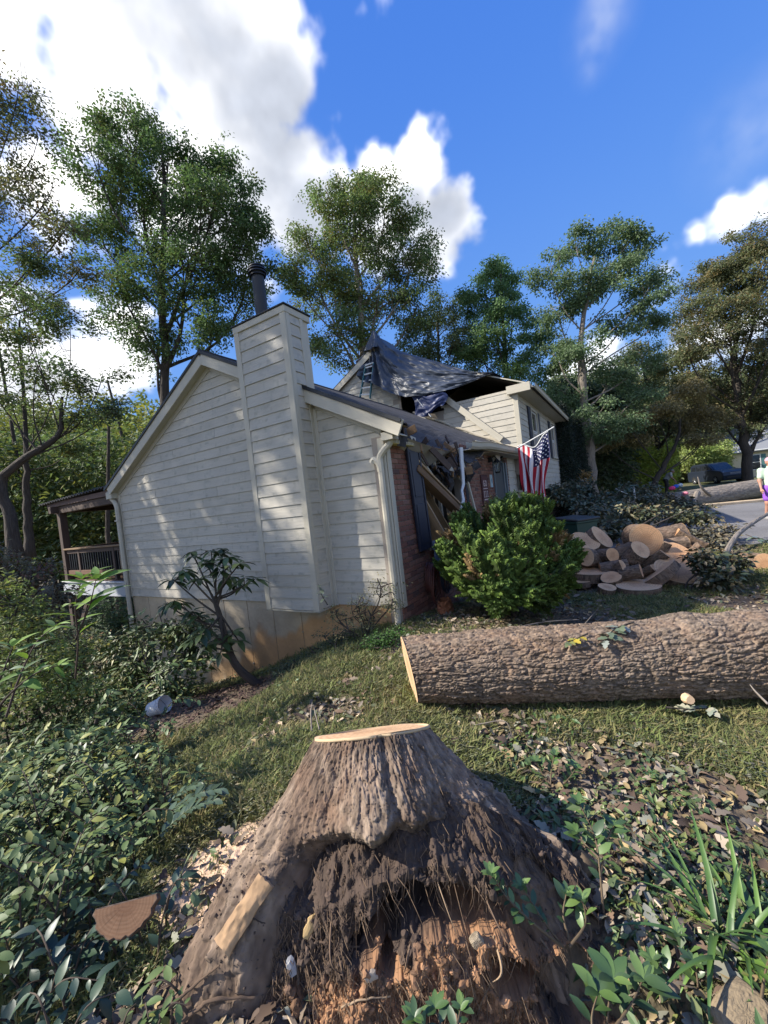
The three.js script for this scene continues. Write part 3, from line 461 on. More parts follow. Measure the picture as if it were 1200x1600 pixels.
// entry: door, sidelight strip, lantern, sign, eave with gutter
{
  const d = hb(house, 'door_frame', 4.78, 5.9, 0.25, 2.36, -0.14, -0.04, flatMat(0.10, 0.125, 0.14, 0.55), 0.01);
  hb(d.parent, 'front_door', 4.9, 5.62, 0.3, 2.27, -0.036, 0.0, flatMat(0.028, 0.04, 0.052, 0.45), 0.006);
  hb(house, 'door_frame', 5.64, 5.72, 0.3, 2.3, -0.03, 0.03, flatMat(0.16, 0.19, 0.21, 0.5)); hb(house, 'door_frame', 4.78, 4.86, 0.3, 2.3, -0.03, 0.03, flatMat(0.09, 0.11, 0.125, 0.5)); hb(house, 'door_frame', 5.8, 5.9, 0.3, 2.3, -0.03, 0.05, flatMat(0.16, 0.19, 0.21, 0.5));
  part(house, 'door_handle', new MB().tube([V3(5.52, 1.25, 0.02), V3(5.52, 1.25, 0.07), V3(5.44, 1.25, 0.075)], 0.012, 6).geo(true), M.metalBlack);
  hb(house, 'door_step', 4.6, 6.0, 0.05, 0.24, 0.0, 0.5, M.concrete);
  const panel = hb(house, 'side_panel', 6.16, 7.3, 1.32, 2.52, -0.05, -0.03, M.mortar);
  sideBoards(house, 6.18, 7.28, 1.36, 2.5, 0.19, (s, y, o) => V3(s, y, -0.028 + o));
  hb(house, 'sill_board', 5.92, 7.4, 1.29, 1.35, -0.03, 0.06, M.trim); hb(house, 'frieze_board', 6.1, 7.4, 2.5, 2.62, -0.03, 0.03, M.white); hb(house, 'junction_box', 4.75, 5.1, 2.32, 2.46, 0.0, 0.12, M.trim);
  hb(house, 'corner_board', 7.28, 7.42, 0.9, 2.6, -0.03, 0.03, M.trim);
  const ln = new MB().beam(V3(4.5, 2.32, 0.0), V3(4.5, 2.34, 0.1), 0.07, 0.11).tube([V3(4.5, 2.36, 0.08), V3(4.5, 2.4, 0.14), V3(4.5, 2.33, 0.19)], 0.014, 6).tube([V3(4.5, 2.33, 0.19), V3(4.5, 2.25, 0.19)], [0.02, 0.085], 6).tube([V3(4.5, 2.01, 0.19), V3(4.5, 2.045, 0.19)], [0.05, 0.06], 6);
  for (let k = 0; k < 6; k++) { const a = k / 6 * 6.283; ln.tube([V3(4.5 + .055 * Math.cos(a), 2.04, .19 + .055 * Math.sin(a)), V3(4.5 + .08 * Math.cos(a), 2.25, .19 + .08 * Math.sin(a))], 0.006, 4); }
  const lamp = part(house, 'wall_lantern', ln.geo(0.5), M.metalBlack); part(lamp, 'lantern_glass', new MB().tube([V3(4.5, 2.05, .19), V3(4.5, 2.24, .19)], [.05, .074], 6, false).geo(0.5), M.glass);
  part(house, 'gutter', (() => { const b = new MB(), pr = [[0, .1], [.0, .0], [.07, -.02], [.1, .02], [.11, .09], [.125, .1], [.11, .105]]; b.grid(30, pr.length - 1, (u, v, i, j) => { const x = lerp(2.15, 6.95, u); return { p: V3(x, 2.46 + 0.03 * u - 0.06 * Math.exp(-(((x - 2.3) / 0.7) ** 2)) + pr[j][1], 0.33 + pr[j][0]), u: x, w: v * 0.3 }; }); return b.geo(0.4); })(), M.trim);
  hb(house, 'soffit', 2.75, 7.1, 2.43, 2.45, 0.0, 0.33, M.trim); hb(house, 'fascia_board', 2.75, 7.1, 2.45, 2.58, 0.305, 0.328, M.trim);
}
{
  const f = part(house, 'downspout', new MB().tube(curve([V3(-.02, 2.43, .12), V3(-.035, 2.37, .1), V3(-.05, 2.3, .02), V3(-.055, 2.22, -.045), V3(-.055, 2.1, -.05), V3(-.055, 1, -.05), V3(-.055, .25, -.05), V3(-.06, .14, -.05), V3(-.09, .09, -.04)], 40), 0.042, 8).geo(0.7), M.trim);
  part(f, 'downspout_elbow', new MB().tube(curve([V3(-.055, 2.16, -.16), V3(-.055, 2.2, -.13), V3(-.055, 2.14, -.07), V3(-.055, 2.04, -.052)], 10), [.05, .05, .05, .048, .047, .047, .046, .046, .046, .046, .046], 8).geo(0.7), M.trim);
  const r = part(house, 'downspout', new MB().tube(curve([V3(-.09, 2.52, -6.6), V3(-.09, 2.42, -6.58), V3(-.08, 2.3, -6.46), V3(-.075, 2.2, -6.4), V3(-.075, 2.0, -6.39), V3(-.075, .8, -6.39), V3(-.075, -1.5, -6.39)], 40), 0.045, 8).geo(0.7), M.trim);
  for (const y of [1.9, 0.6, -0.6]) part(r, 'strap', new MB().box(0.01, 0.03, 0.12, M4(V3(-0.122, y, -6.39)), 0.002).geo(), M.trim);
}
// ------------------------------------------------------------------ upper section
{
  const X0 = 7.12, X1 = 14.74, ZF = 0.222, EY = 4.207, URZ = -3.9, URY = 6.72, US = 0.553, uy = (z) => URY - US * Math.abs(z - URZ);
  const wall = part(house, 'upper_wall', new MB().box(X1 - X0 - 0.02, EY - 1.6, 0.1, M4(V3((X0 + X1) / 2, (EY + 1.6) / 2, ZF - 0.055))).box(0.1, 2.2, 8.2, M4(V3(X0 + 0.055, 3.1, -3.95))).box(0.1, 5.2, 8.2, M4(V3(X1 - 0.055, 1.6, -3.95))).box(X1 - X0, 6, 0.1, M4(V3((X0 + X1) / 2, 1.2, -8))).geo(), M.mortar);
  const UW = (s, y, o) => V3(X0 - o, y, s), cf = [US, 1, uy(URZ) - 0.16 + US * URZ], cr = [-US, 1, uy(URZ) - 0.16 - US * URZ];
  // right part of the gable wall, ragged where it was torn
  sideBoards(wall, -2.9, 0.13, 2.55, EY + 0.14, 0.172, UW, [], 0, (a, e, k, y) => [Math.max(a, -2.1 + (y - 2.6) * 0.18 + 0.5 * (hr() - 0.5)), e]);
  // left triangle
  sideBoards(wall, -7.9, -3.35, 4.2, 6.7, 0.172, UW, [cf, cr], 0.2, (a, e) => [a, e - 0.35 * hr()]);
  const tri = new THREE.Shape([[7.9, 4.2], [3.3, 4.2], [3.3, uy(-3.3) - 0.1], [-URZ, URY - 0.08], [7.9, uy(-7.9) - 0.06]].map((p) => new THREE.Vector2(...p))); const tg = new THREE.ExtrudeGeometry(tri, { depth: 0.06, bevelEnabled: false }); tg.rotateY(Math.PI / 2); tg.translate(X0 + 0.002, 0, 0); part(wall, 'sheathing', tg, M.mortar);
  const FW = (s, y, o) => V3(s, y, ZF + o);
  for (const [a, e, y0, y1] of [[X0 + .1, 8.3, 1.573, EY - .0], [10.25, 12.2, 1.573, EY], [14.0, X1 - .08, 1.573, EY], [8.3, 10.25, 1.573, 2.62], [12.2, 14.0, 1.573, 2.62], [8.3, 10.25, 4.05, EY], [12.2, 14.0, 4.05, EY]]) sideBoards(wall, a + 0.001, e - 0.001, y0 === 4.05 ? 4.05 : 1.573, y1, 0.1646, FW);
  hb(wall, 'corner_board', X0 - 0.03, X0 - 0.003, 2.55, EY, ZF - 0.1, ZF + 0.03, M.trim); hb(wall, 'corner_board', X0 - 0.002, X0 + 0.1, 1.56, EY, ZF + 0.003, ZF + 0.03, M.trim); hb(wall, 'corner_board', X1 - 0.09, X1 + 0.02, 1.56, EY, ZF + 0.003, ZF + 0.03, M.trim);
  hb(wall, 'bottom_trim', X0, X1, 1.5, 1.57, ZF - 0.6, ZF + 0.02, M.trim);
  for (const [c] of [[9.275], [13.1]]) {
    const w = part(house, 'upper_window', new MB().box(1.1, 0.07, 0.08, M4(V3(c, 4.02, ZF + 0.02))).box(1.1, 0.07, 0.1, M4(V3(c, 2.66, ZF + 0.03))).box(0.07, 1.3, 0.08, M4(V3(c - 0.51, 3.34, ZF + 0.02))).box(0.07, 1.3, 0.08, M4(V3(c + 0.51, 3.34, ZF + 0.02))).geo(), M.trim);
    for (const [y, z] of [[3.66, 0.0], [3.01, -0.012]]) { part(w, 'sash', new MB().box(0.95, 0.04, 0.03, M4(V3(c, y + 0.3, ZF + z))).box(0.95, 0.04, 0.03, M4(V3(c, y - 0.3, ZF + z))).box(0.04, 0.6, 0.03, M4(V3(c - 0.455, y, ZF + z))).box(0.04, 0.6, 0.03, M4(V3(c + 0.455, y, ZF + z))).geo(), M.white); part(w, 'window_pane', new MB().box(0.88, 0.57, 0.006, M4(V3(c, y, ZF + z - 0.006)), 0.001).geo(), M.darkGlass); }
    part(w, 'curtain', new MB().grid(24, 1, (u, v) => ({ p: V3(c + 0.05 + 0.4 * u, 2.72 + 1.26 * v, ZF - 0.03 + 0.003 * Math.sin(u * 40)) })).geo(true), flatMat(0.35, 0.34, 0.31));
    for (const s of [-1, 1]) { const sh = hb(house, 'shutter', c + s * 0.76 - 0.19, c + s * 0.76 + 0.19, 2.62, 4.04, ZF + 0.02, ZF + 0.05, M.shutter, 0.004); for (let k = 0; k < 2; k++) { const q = part(sh, 'shutter_panel', chamferBox(0.26, 0.56, 0.01, 0.004), M.shutter); q.position.set(0, -0.33 + 0.66 * k, 0.018); } }
  }
  // eave of the front, gutter, roof slopes and rake
  hb(house, 'upper_soffit', X0 - 0.1, X1 + 0.12, EY + 0.002, EY + 0.02, ZF + 0.0, 0.6, M.trim); hb(house, 'upper_fascia', X0 - 0.1, X1 + 0.12, EY - 0.0, EY + 0.15, 0.602, 0.624, M.trim);
  part(house, 'upper_gutter', (() => { const b = new MB(), pr = [[0, .1], [.0, .0], [.07, -.01], [.1, .02], [.11, .09], [.125, .1]]; b.grid(10, pr.length - 1, (u, v, i, j) => ({ p: V3(lerp(X0 - 0.1, X1 + 0.12, u), EY + 0.05 + pr[j][1], 0.626 + pr[j][0]), u: u * 7, w: v * 0.3 })); return b.geo(0.4); })(), M.trim);
  hb(house, 'eave_return', X0 - 0.16, X0 - 0.03, EY - 0.02, EY + 0.2, 0.0, 0.62, M.trim);
  const b = new MB();
  const dip = (x, z) => -0.42 * Math.exp(-(((z + 1.9) / 1.0) ** 2)) * sstep(11, 7.2, x);
  b.grid(30, 40, (u, v) => { const x = lerp(X0 - 0.12, X1 + 0.14, u), z = lerp(URZ, 0.7, v); return { p: V3(x, uy(z) + 0.05 + dip(x, z), z), u: x, w: z }; });
  b.grid(6, 6, (u, v) => { const x = lerp(X0 - 0.12, X1 + 0.14, u), z = lerp(URZ, -8.5, v); return { p: V3(x, uy(z) + 0.05, z), u: x, w: z }; });
  const roof = part(house, 'upper_roof', b.geo(true), M.shingle);
  const deck = new MB(); deck.grid(30, 40, (u, v) => { const x = lerp(X0 - 0.12, X1 + 0.14, u), z = lerp(URZ, 0.7, v); return { p: V3(x, uy(z) + 0.02 + dip(x, z), z), u: x, w: z }; }); part(roof, 'roof_deck', deck.geo(true), flatMat(0.05, 0.042, 0.036, 0.95));
  hbeam(house, 'upper_rake_board', V3(X0 - 0.13, URY - 0.06, URZ), V3(X0 - 0.13, uy(-8.4) - 0.06, -8.4), 0.025, 0.2, M.trim);
  hbeam(roof, 'drip_edge', V3(X0 - 0.13, URY + 0.05, URZ), V3(X0 - 0.13, uy(-8.4) + 0.05, -8.4), 0.03, 0.03, M.metalBlack);
  hbeam(house, 'torn_rake_edge', V3(X0 - 0.1, uy(-0.75) - 0.02, -0.75), V3(X0 - 0.1, EY + 0.2, 0.5), 0.02, 0.035, M.trim);
  const g2 = new THREE.Shape([[0.2, 0], [-8, 0], [-8, .1], [0.2, .1]].map((p) => new THREE.Vector2(...p)));
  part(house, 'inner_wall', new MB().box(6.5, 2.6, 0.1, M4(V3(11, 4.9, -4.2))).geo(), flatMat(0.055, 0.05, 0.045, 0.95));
  hb(house, 'end_wall', X1 - 0.1, X1, 4.2, 4.3, -7.9, 0.2, M.trim); const eg = new THREE.Shape([[-0.4, 4.2], [8.1, 4.2], [8.1, 4.38], [3.9, 6.76], [-0.4, 4.38]].map((p) => new THREE.Vector2(...p))), egg = new THREE.ExtrudeGeometry(eg, { depth: 0.08, bevelEnabled: false }); egg.rotateY(Math.PI / 2); egg.translate(X1 - 0.1, 0, 0); part(house, 'end_gable', egg, M.siding);
  // lower storey under the overhang
  const low = part(house, 'lower_wall', new MB().box(X1 - X0, 1.9, 0.1, M4(V3((X0 + X1) / 2, 0.62, ZF - 0.55))).geo(), std({ color: new THREE.Color(0.12, 0.06, 0.045), map: M.brick.map }));
  // flashing strip where the lower roof meets the wall, lifted and bent
  part(house, 'wall_flashing', new MB().tube(Array.from({ length: 14 }, (_, k) => { const z = -2.9 + 3.1 * k / 13; return V3(X0 - 0.03, roofY(z) + sag(7, z) + 0.05 + 0.02 * Math.sin(k * 2.1), z); }), 0.03, 5).geo(0.5), flatMat(0.5, 0.45, 0.36, 0.7));
}
// things on and about the damaged roof, placed in the house axes
const hM = new THREE.Matrix4().makeRotationY(HYAW).setPosition(HO);
const toWorld = (g) => g.applyMatrix4(hM);
{
  // grey tarp thrown over the ridge, drooping across the open gable
  const top = (t) => { const k = [[-4.75, 6.45], [-4.3, 6.62], [-3.95, 6.98], [-3.75, 6.9], [-3.45, 6.5], [-2.9, 6.18], [-2.2, 5.8], [-1.5, 5.4], [-0.9, 5.08], [-0.3, 4.88]]; const f = t * (k.length - 1), i = Math.min(k.length - 2, Math.floor(f)); const a = f - i; return [lerp(k[i][0], k[i + 1][0], a), lerp(k[i][1], k[i + 1][1], a)]; };
  const bot = (t) => { const k = [[-4.55, 5.72], [-4.2, 5.5], [-4.0, 5.45], [-3.75, 5.25], [-3.4, 5.0], [-2.9, 4.76], [-2.3, 4.66], [-1.6, 4.66], [-0.95, 4.74], [-0.3, 4.84]]; const f = t * (k.length - 1), i = Math.min(k.length - 2, Math.floor(f)); const a = f - i; return [lerp(k[i][0], k[i + 1][0], a), lerp(k[i][1], k[i + 1][1], a)]; };
  const b = new MB();
  const X = (s, v) => { const z = lerp(-4.75, -0.3, s); return 6.98 - 0.26 * Math.sin(Math.PI * clamp(s * 1.05)) * v - 0.1 * v; };
  const fold = (s, v) => { const p = [0.2, 1.05], z = (s - 0.17) * 4.4, h = v + 0.12, a = Math.atan2(z, h); return 0.10 * Math.sin(a * 13 + 2.2 * fbm(s * 3, v * 2, 4, 3)) * sstep(0.55, 0.08, Math.abs(s - 0.2)) * (0.25 + v) + 0.2 * (fbm(s * 7, v * 4, 2, 4) - 0.5) + 0.26 * (Math.abs(fbm(s * 11, v * 7, 6, 3) - 0.5)) + 0.05 * (fbm(s * 40, v * 22, 8, 2) - 0.5) + 0.05 * Math.sin((s * 9 - v * 3.5) + 3 * fbm(s * 4, v * 4, 9, 2)); };
  b.grid(150, 70, (s, v0) => {
    const tz = top(s), bz = bot(s);
    if (v0 < 0.25) { const q = 1 - v0 / 0.25; return { p: V3(X(s, 0) + fold(s, 0) + 1.5 * q, tz[1] + 0.08 * Math.sin(q * 3) - 0.16 * q * sstep(0.3, 0.15, Math.abs(s - 0.2)) - 0.35 * q * sstep(0.4, 0.9, s) * 0.2, tz[0] + 0.05 * q), u: s * 4.5, w: v0 }; }
    const v = (v0 - 0.25) / 0.75, y = lerp(tz[1], bz[1], v), z = lerp(tz[0], bz[0], v);
    return { p: V3(X(s, v) + fold(s, v) - 0.02, y + 0.03 * (fbm(s * 12, v * 8, 3, 3) - 0.5), z), u: s * 4.5, w: v * 1.6 };
  });
  const tarpMat = std({ map: tex(256, (u, v) => mul3([0.046, 0.058, 0.083], 0.8 + 0.3 * fbm(u * 6, v * 6, 3, 4, 6) + 0.12 * (Math.sin(u * 804) * Math.sin(v * 804))), 1), roughness: 0.45, side: THREE.DoubleSide });
  const tarp = single('tarp', toWorld(b.geo(true)), tarpMat, 'wrinkled grey tarp draped over the ridge and open gable of the upper roof', 'tarp');
  // knot of cloth at the peak
  const kb = new MB(); kb.grid(40, 24, (u, v) => { const a = u * 6.283, r = (0.3 * (1 - v) + 0.03) * (1 + 0.28 * Math.sin(a * 5 + v * 3) + 0.3 * (fbm(Math.cos(a) * 2 + 3, Math.sin(a) * 2, v * 3, 3) - 0.5)); return { p: V3(6.98 + r * Math.cos(a) * 0.7, 6.55 + 0.62 * v, -3.93 + r * Math.sin(a)), u, w: v }; });
  const knot = part(tarp, 'bunched_peak', toWorld(kb.geo(true)), tarpMat);
  const bl = new MB(); bl.grid(30, 20, (u, v) => ({ p: V3(6.78 - 0.1 * Math.sin(u * 3) + 0.12 * (fbm(u * 6, v * 6, 2, 3) - 0.5), lerp(4.75 - 0.12 * u, 3.98 + 0.25 * u, v) + 0.06 * Math.sin(u * 9), lerp(-2.75, -1.7, u) + 0.1 * Math.sin(v * 4)), u, w: v }));
  single('tarp', toWorld(bl.geo(true)), flatMat(0.008, 0.02, 0.085, 0.5, { side: THREE.DoubleSide }), 'dark blue tarp bunched below the edge of the grey tarp', 'tarp');
  // step ladder leaning on the gable
  const L = thing('ladder', 'blue-green ladder with pale rungs leaning on the upper gable under the tarp', 'ladder', HO, HYAW);
  const a0 = V3(6.62, 5.05, -4.5), a1 = V3(6.86, 6.12, -4.28), c0 = V3(6.62, 4.98, -4.12), c1 = V3(6.86, 6.12, -3.97), lg = flatMat(0.035, 0.13, 0.15, 0.5);
  for (const [p, q] of [[a0, a1], [c0, c1]]) hbeam(L, 'rail', p, q, 0.035, 0.075, lg, V3(1, 0, 0));
  for (let k = 0; k < 5; k++) { const t = 0.12 + k * 0.2; hbeam(L, 'rung', a0.clone().lerp(a1, t), c0.clone().lerp(c1, t), 0.05, 0.04, M.white); }
  hbeam(L, 'top_cap', a1, c1, 0.09, 0.04, M.white);
  // loose boards on the roof and wall
  const board = (name, label, a, b, w, h, mat, up, cat = 'board') => single(name, toWorld(new MB().beam(a, b, w, h, up).geo()), mat, label, cat);
  board('trim_board', 'long beige rake board fallen slantwise across the upper siding', V3(7.0, 4.52, -1.78), V3(7.0, 3.02, -0.27), 0.17, 0.03, M.trim, V3(1, 0, 0));
  board('trim_board', 'bent white trim strip dangling beside the blue tarp', V3(6.75, 4.62, -2.55), V3(6.7, 4.0, -2.15), 0.02, 0.07, M.white, V3(1, 0, 0));
  board('trim_board', 'short white board upright under the middle of the grey tarp', V3(6.8, 4.74, -2.38), V3(6.8, 4.42, -2.36), 0.02, 0.14, M.white, V3(0, 0, 1));
  board('batten', 'thin pale batten lying along the top of the lower roof', V3(6.5, 4.36, -3.1), V3(6.4, 3.92, -2.2), 0.03, 0.03, M.trim);
  board('batten', 'second thin batten lying on the lower roof below the first', V3(6.3, 4.18, -2.95), V3(6.2, 3.86, -2.3), 0.03, 0.03, M.trim);
  // lumber poking out of the broken window
  const pl = [['thick brown beam slanting down out of the broken window', [.72, 2.08, .02], [2.45, .98, .28], .1, .16, 'stained2'], ['pale plank lying along the upper edge of the thick beam', [.72, 2.22, .02], [2.5, 1.12, .24], .03, .12, 'wood'], ['thin pale stick crossing the window head above the planks', [.92, 2.3, .0], [1.58, 1.62, .12], .03, .05, 'trim'],
    ['wide board leaning inside the opening beside the shutter', [.95, 1.7, -.12], [1.5, .5, .2], .03, .26, 'wood'], ['grey plank standing nearly upright in the middle of the opening', [2.1, 2.1, -.12], [2.06, .8, .04], .03, .15, 'grey'], ['broad plywood strip slanting behind the thick beam', [1.25, 1.85, -.2], [2.1, .75, -.05], .02, .24, 'wood'], ['narrow stick leaning by the bent white trim', [2.0, 1.42, .25], [2.35, .95, .32], .025, .04, 'trim'], ['short dark offcut wedged at the foot of the opening', [1.3, 1.0, .05], [1.75, .55, .25], .05, .12, 'stained2'], ['steep pale stud at the back of the opening', [1.55, 2.35, -.4], [1.95, .9, -.3], .05, .09, 'wood'], ['second steep stud behind the grey plank', [2.3, 2.4, -.5], [2.15, .8, -.35], .05, .09, 'wood']];
  const dk = std({ map: M.wood.map, color: new THREE.Color(0.42, 0.36, 0.32), roughness: 0.85 }), gy = std({ map: M.wood.map, color: new THREE.Color(0.75, 0.85, 1.0), roughness: 0.85 });
  for (const [label, a, b, w, h, m] of pl) board('plank', label, V3(...a), V3(...b), w, h, m === 'wood' ? M.wood : m === 'trim' ? M.trim : m === 'grey' ? gy : dk, V3(0, 0, 1), 'plank');
  // blue-grey sheet hanging from the window sill, hose, broken pot
  const ps = new MB(); ps.grid(26, 26, (u, v) => ({ p: V3(.92 + .42 * u + 0.2 * v * u, 1.02 - 0.55 * v - 0.14 * u * (1 - v) + 0.03 * Math.sin(u * 9), .06 + .16 * v * u + .06 * (fbm(u * 5, v * 4, 4, 3) - .5) + 0.04 * Math.sin(u * 12 + v * 2)), u, w: v }));
  single('plastic_sheet', toWorld(ps.geo(true)), flatMat(0.16, 0.19, 0.24, 0.4, { side: THREE.DoubleSide }), 'grey-blue plastic sheet hanging out of the window beside the bush', 'plastic sheet');
  const ho = new MB(); for (let k = 0; k < 7; k++) { const r = 0.17 + 0.012 * k, pts = []; for (let s = 0; s <= 40; s++) { const a = s / 40 * 6.283; pts.push(V3(.78 + .02 * Math.sin(k) + r * 0.85 * Math.cos(a), .52 + r * 1.25 * Math.sin(a) - .02 * k, .05 + .022 * k + .01 * Math.sin(a * 3 + k))); } ho.tube(pts, 0.0105, 7); }
  const hose = single('garden_hose', toWorld(ho.geo(true)), flatMat(0.10, 0.034, 0.026, 0.5), 'coiled dark red garden hose hanging on the brick wall', 'hose');
  const hi = new MB(); for (let k = 0; k < 3; k++) { const r = 0.12 + 0.014 * k, pts = []; for (let s = 0; s <= 40; s++) { const a = s / 40 * 6.283; pts.push(V3(.92 + r * 0.8 * Math.cos(a), .46 + r * 1.3 * Math.sin(a), .2 + .02 * k)); } hi.tube(pts, 0.009, 6); } part(hose, 'inner_coil', toWorld(hi.geo(true)), flatMat(0.02, 0.026, 0.045, 0.5));
  const cl = new MB(); cl.grid(30, 16, (u, v) => { const a = u * 6.283, q = fbm(Math.cos(a) * 3 + 2, Math.sin(a) * 3, v * 5, 4), r = (0.16 - 0.05 * v) * (0.7 + 0.7 * q); return { p: V3(.72 + r * Math.cos(a) * 1.1, .06 + .17 * v * (0.7 + 0.5 * q), .26 + r * Math.sin(a) * .6), u: u * 0.5, w: v * 0.2 }; }); cl.tri;
  single('brick_rubble', toWorld(cl.geo()), std({ map: M.brick.map, color: new THREE.Color(0.33, 0.13, 0.06), roughness: 0.95 }), 'crumbled orange clay lump on the soil below the hose', 'rubble');
  // signs by the door
  const signTex = (draw, w, h) => { const c = document.createElement('canvas'); c.width = w; c.height = h; const g = c.getContext('2d'); draw(g, w, h); const t = new THREE.CanvasTexture(c); t.colorSpace = THREE.SRGBColorSpace; return t; };
  const sg = thing('wall_sign', 'dark red sign with white lettering on the brick beside the door', 'sign', HO, HYAW);
  const st = signTex((g, w, h) => { g.fillStyle = '#4a2527'; g.fillRect(0, 0, w, h); g.strokeStyle = '#2a1112'; g.lineWidth = 14; g.strokeRect(0, 0, w, h); g.fillStyle = '#b9aaa5'; g.textAlign = 'center'; g.font = 'bold 84px sans-serif'; g.fillText('GO', w / 2, 110); g.font = 'bold 92px sans-serif'; g.fillText('I\u2009I\u2009I', w / 2, 222); g.fillRect(30, 128, w - 60, 10); g.fillRect(30, 238, w - 60, 12); }, 200, 330);
  const sp = part(sg, 'sign_board', chamferBox(0.46, 0.72, 0.02, 0.004), flatMat(0.07, 0.02, 0.02)); sp.position.set(3.98, 1.64, 0.02);
  const sf = part(sg, 'sign_face', new THREE.PlaneGeometry(0.42, 0.68), new THREE.MeshStandardMaterial({ map: st, roughness: 0.7 })); sf.position.set(3.98, 1.64, 0.034);
  const s2 = thing('notice_plate', 'small blue and white plate under the wall lantern', 'sign', HO, HYAW);
  const s2t = signTex((g, w, h) => { g.fillStyle = '#9fb7bf'; g.fillRect(0, 0, w, h); g.fillStyle = '#12384a'; g.beginPath(); g.arc(w * 0.42, h / 2, 44, -1.4, 1.4); g.fill(); }, 120, 180);
  const q1 = part(s2, 'plate', chamferBox(0.17, 0.28, 0.012, 0.003), M.white); q1.position.set(4.52, 1.86, 0.016); const q2 = part(s2, 'plate_face', new THREE.PlaneGeometry(0.16, 0.27), new THREE.MeshStandardMaterial({ map: s2t, roughness: 0.6 })); q2.position.set(4.52, 1.86, 0.026);
  // flag on a slanted pole
  const F = thing('flag', 'American flag hanging from a slanted white pole beside the front door', 'flag', HO, HYAW), PA = V3(5.3, 2.36, -0.02), PB = V3(5.3, 2.87, 1.26);
  part(F, 'pole', new MB().tube([PA, PB], 0.014, 8).tube([PB.clone().lerp(PA, 0.0), PB.clone().add(V3(0, .02, .05))], [.02, .012], 8).geo(0.6), M.white); part(F, 'bracket', new MB().tube([PA.clone(), PA.clone().lerp(PB, 0.12)], 0.022, 8).box(0.07, 0.12, 0.02, M4(V3(5.3, 2.34, 0.0))).geo(0.6), M.metalBlack);
  const ft = signTex((g, w, h) => { for (let k = 0; k < 13; k++) { g.fillStyle = k % 2 ? '#d9d6da' : '#a3152a'; g.fillRect(0, k * h / 13, w, h / 13 + 1); } g.fillStyle = '#141b48'; g.fillRect(0, 0, w * 0.4, h * 7 / 13); g.fillStyle = '#f2f2f4'; for (let r = 0; r < 9; r++) for (let c = 0; c < (r % 2 ? 5 : 6); c++) { const x = w * 0.4 * ((r % 2 ? 2 : 1) + 2 * c) / 12, y = h * 7 / 13 * (r + 1) / 10; g.beginPath(); for (let k = 0; k < 10; k++) { const a = -Math.PI / 2 + k * Math.PI / 5, R = k % 2 ? 6.5 : 16; g.lineTo(x + R * Math.cos(a), y + R * Math.sin(a)); } g.fill(); } }, 1024, 560);
  ft.flipY = true;
  const fb = new MB();
  fb.grid(60, 70, (u, v) => {      // u from the pole tip back along the hoist, v down the hanging fly
    const zt = lerp(1.17, .49, u), sagY = 0.2 * Math.sin(Math.PI * clamp(u)) * (1 - 0.75 * sstep(0, .25, v)) * (u < 0.42 ? sstep(0, .42, u) : sstep(1, .42, u)), yt = lerp(2.8, 2.59, u) - sagY;
    const len = lerp(1.42, 1.36, u), gather = 1 - 0.36 * sstep(0, .9, v), z = lerp(zt, .77 + (zt - .83) * gather, sstep(0, 1, v));
    const w = sstep(0.03, .35, v); return { p: V3(5.3 + w * (0.07 * Math.sin(u * 17 + v * 2.0) + 0.03 * Math.sin(u * 31 - v * 4)) + .05 * v * Math.sin(u * 5), yt - v * len + 0.02 * Math.sin(u * 9), z + .025 * w * Math.sin(u * 13 + v * 6) - .0 * v), u: v, w: 1 - u };
  });
  part(F, 'flag_cloth', fb.geo(true), std({ map: ft, roughness: 0.75, side: THREE.DoubleSide }));
  part(F, 'header_band', new MB().tube(Array.from({ length: 24 }, (_, k) => { const u = k / 23, s = 0.2 * Math.sin(Math.PI * u) * (u < 0.42 ? sstep(0, .42, u) : sstep(1, .42, u)); return V3(5.3, lerp(2.81, 2.6, u) - s, lerp(1.17, .49, u)); }), 0.012, 5).geo(true), M.white);
}
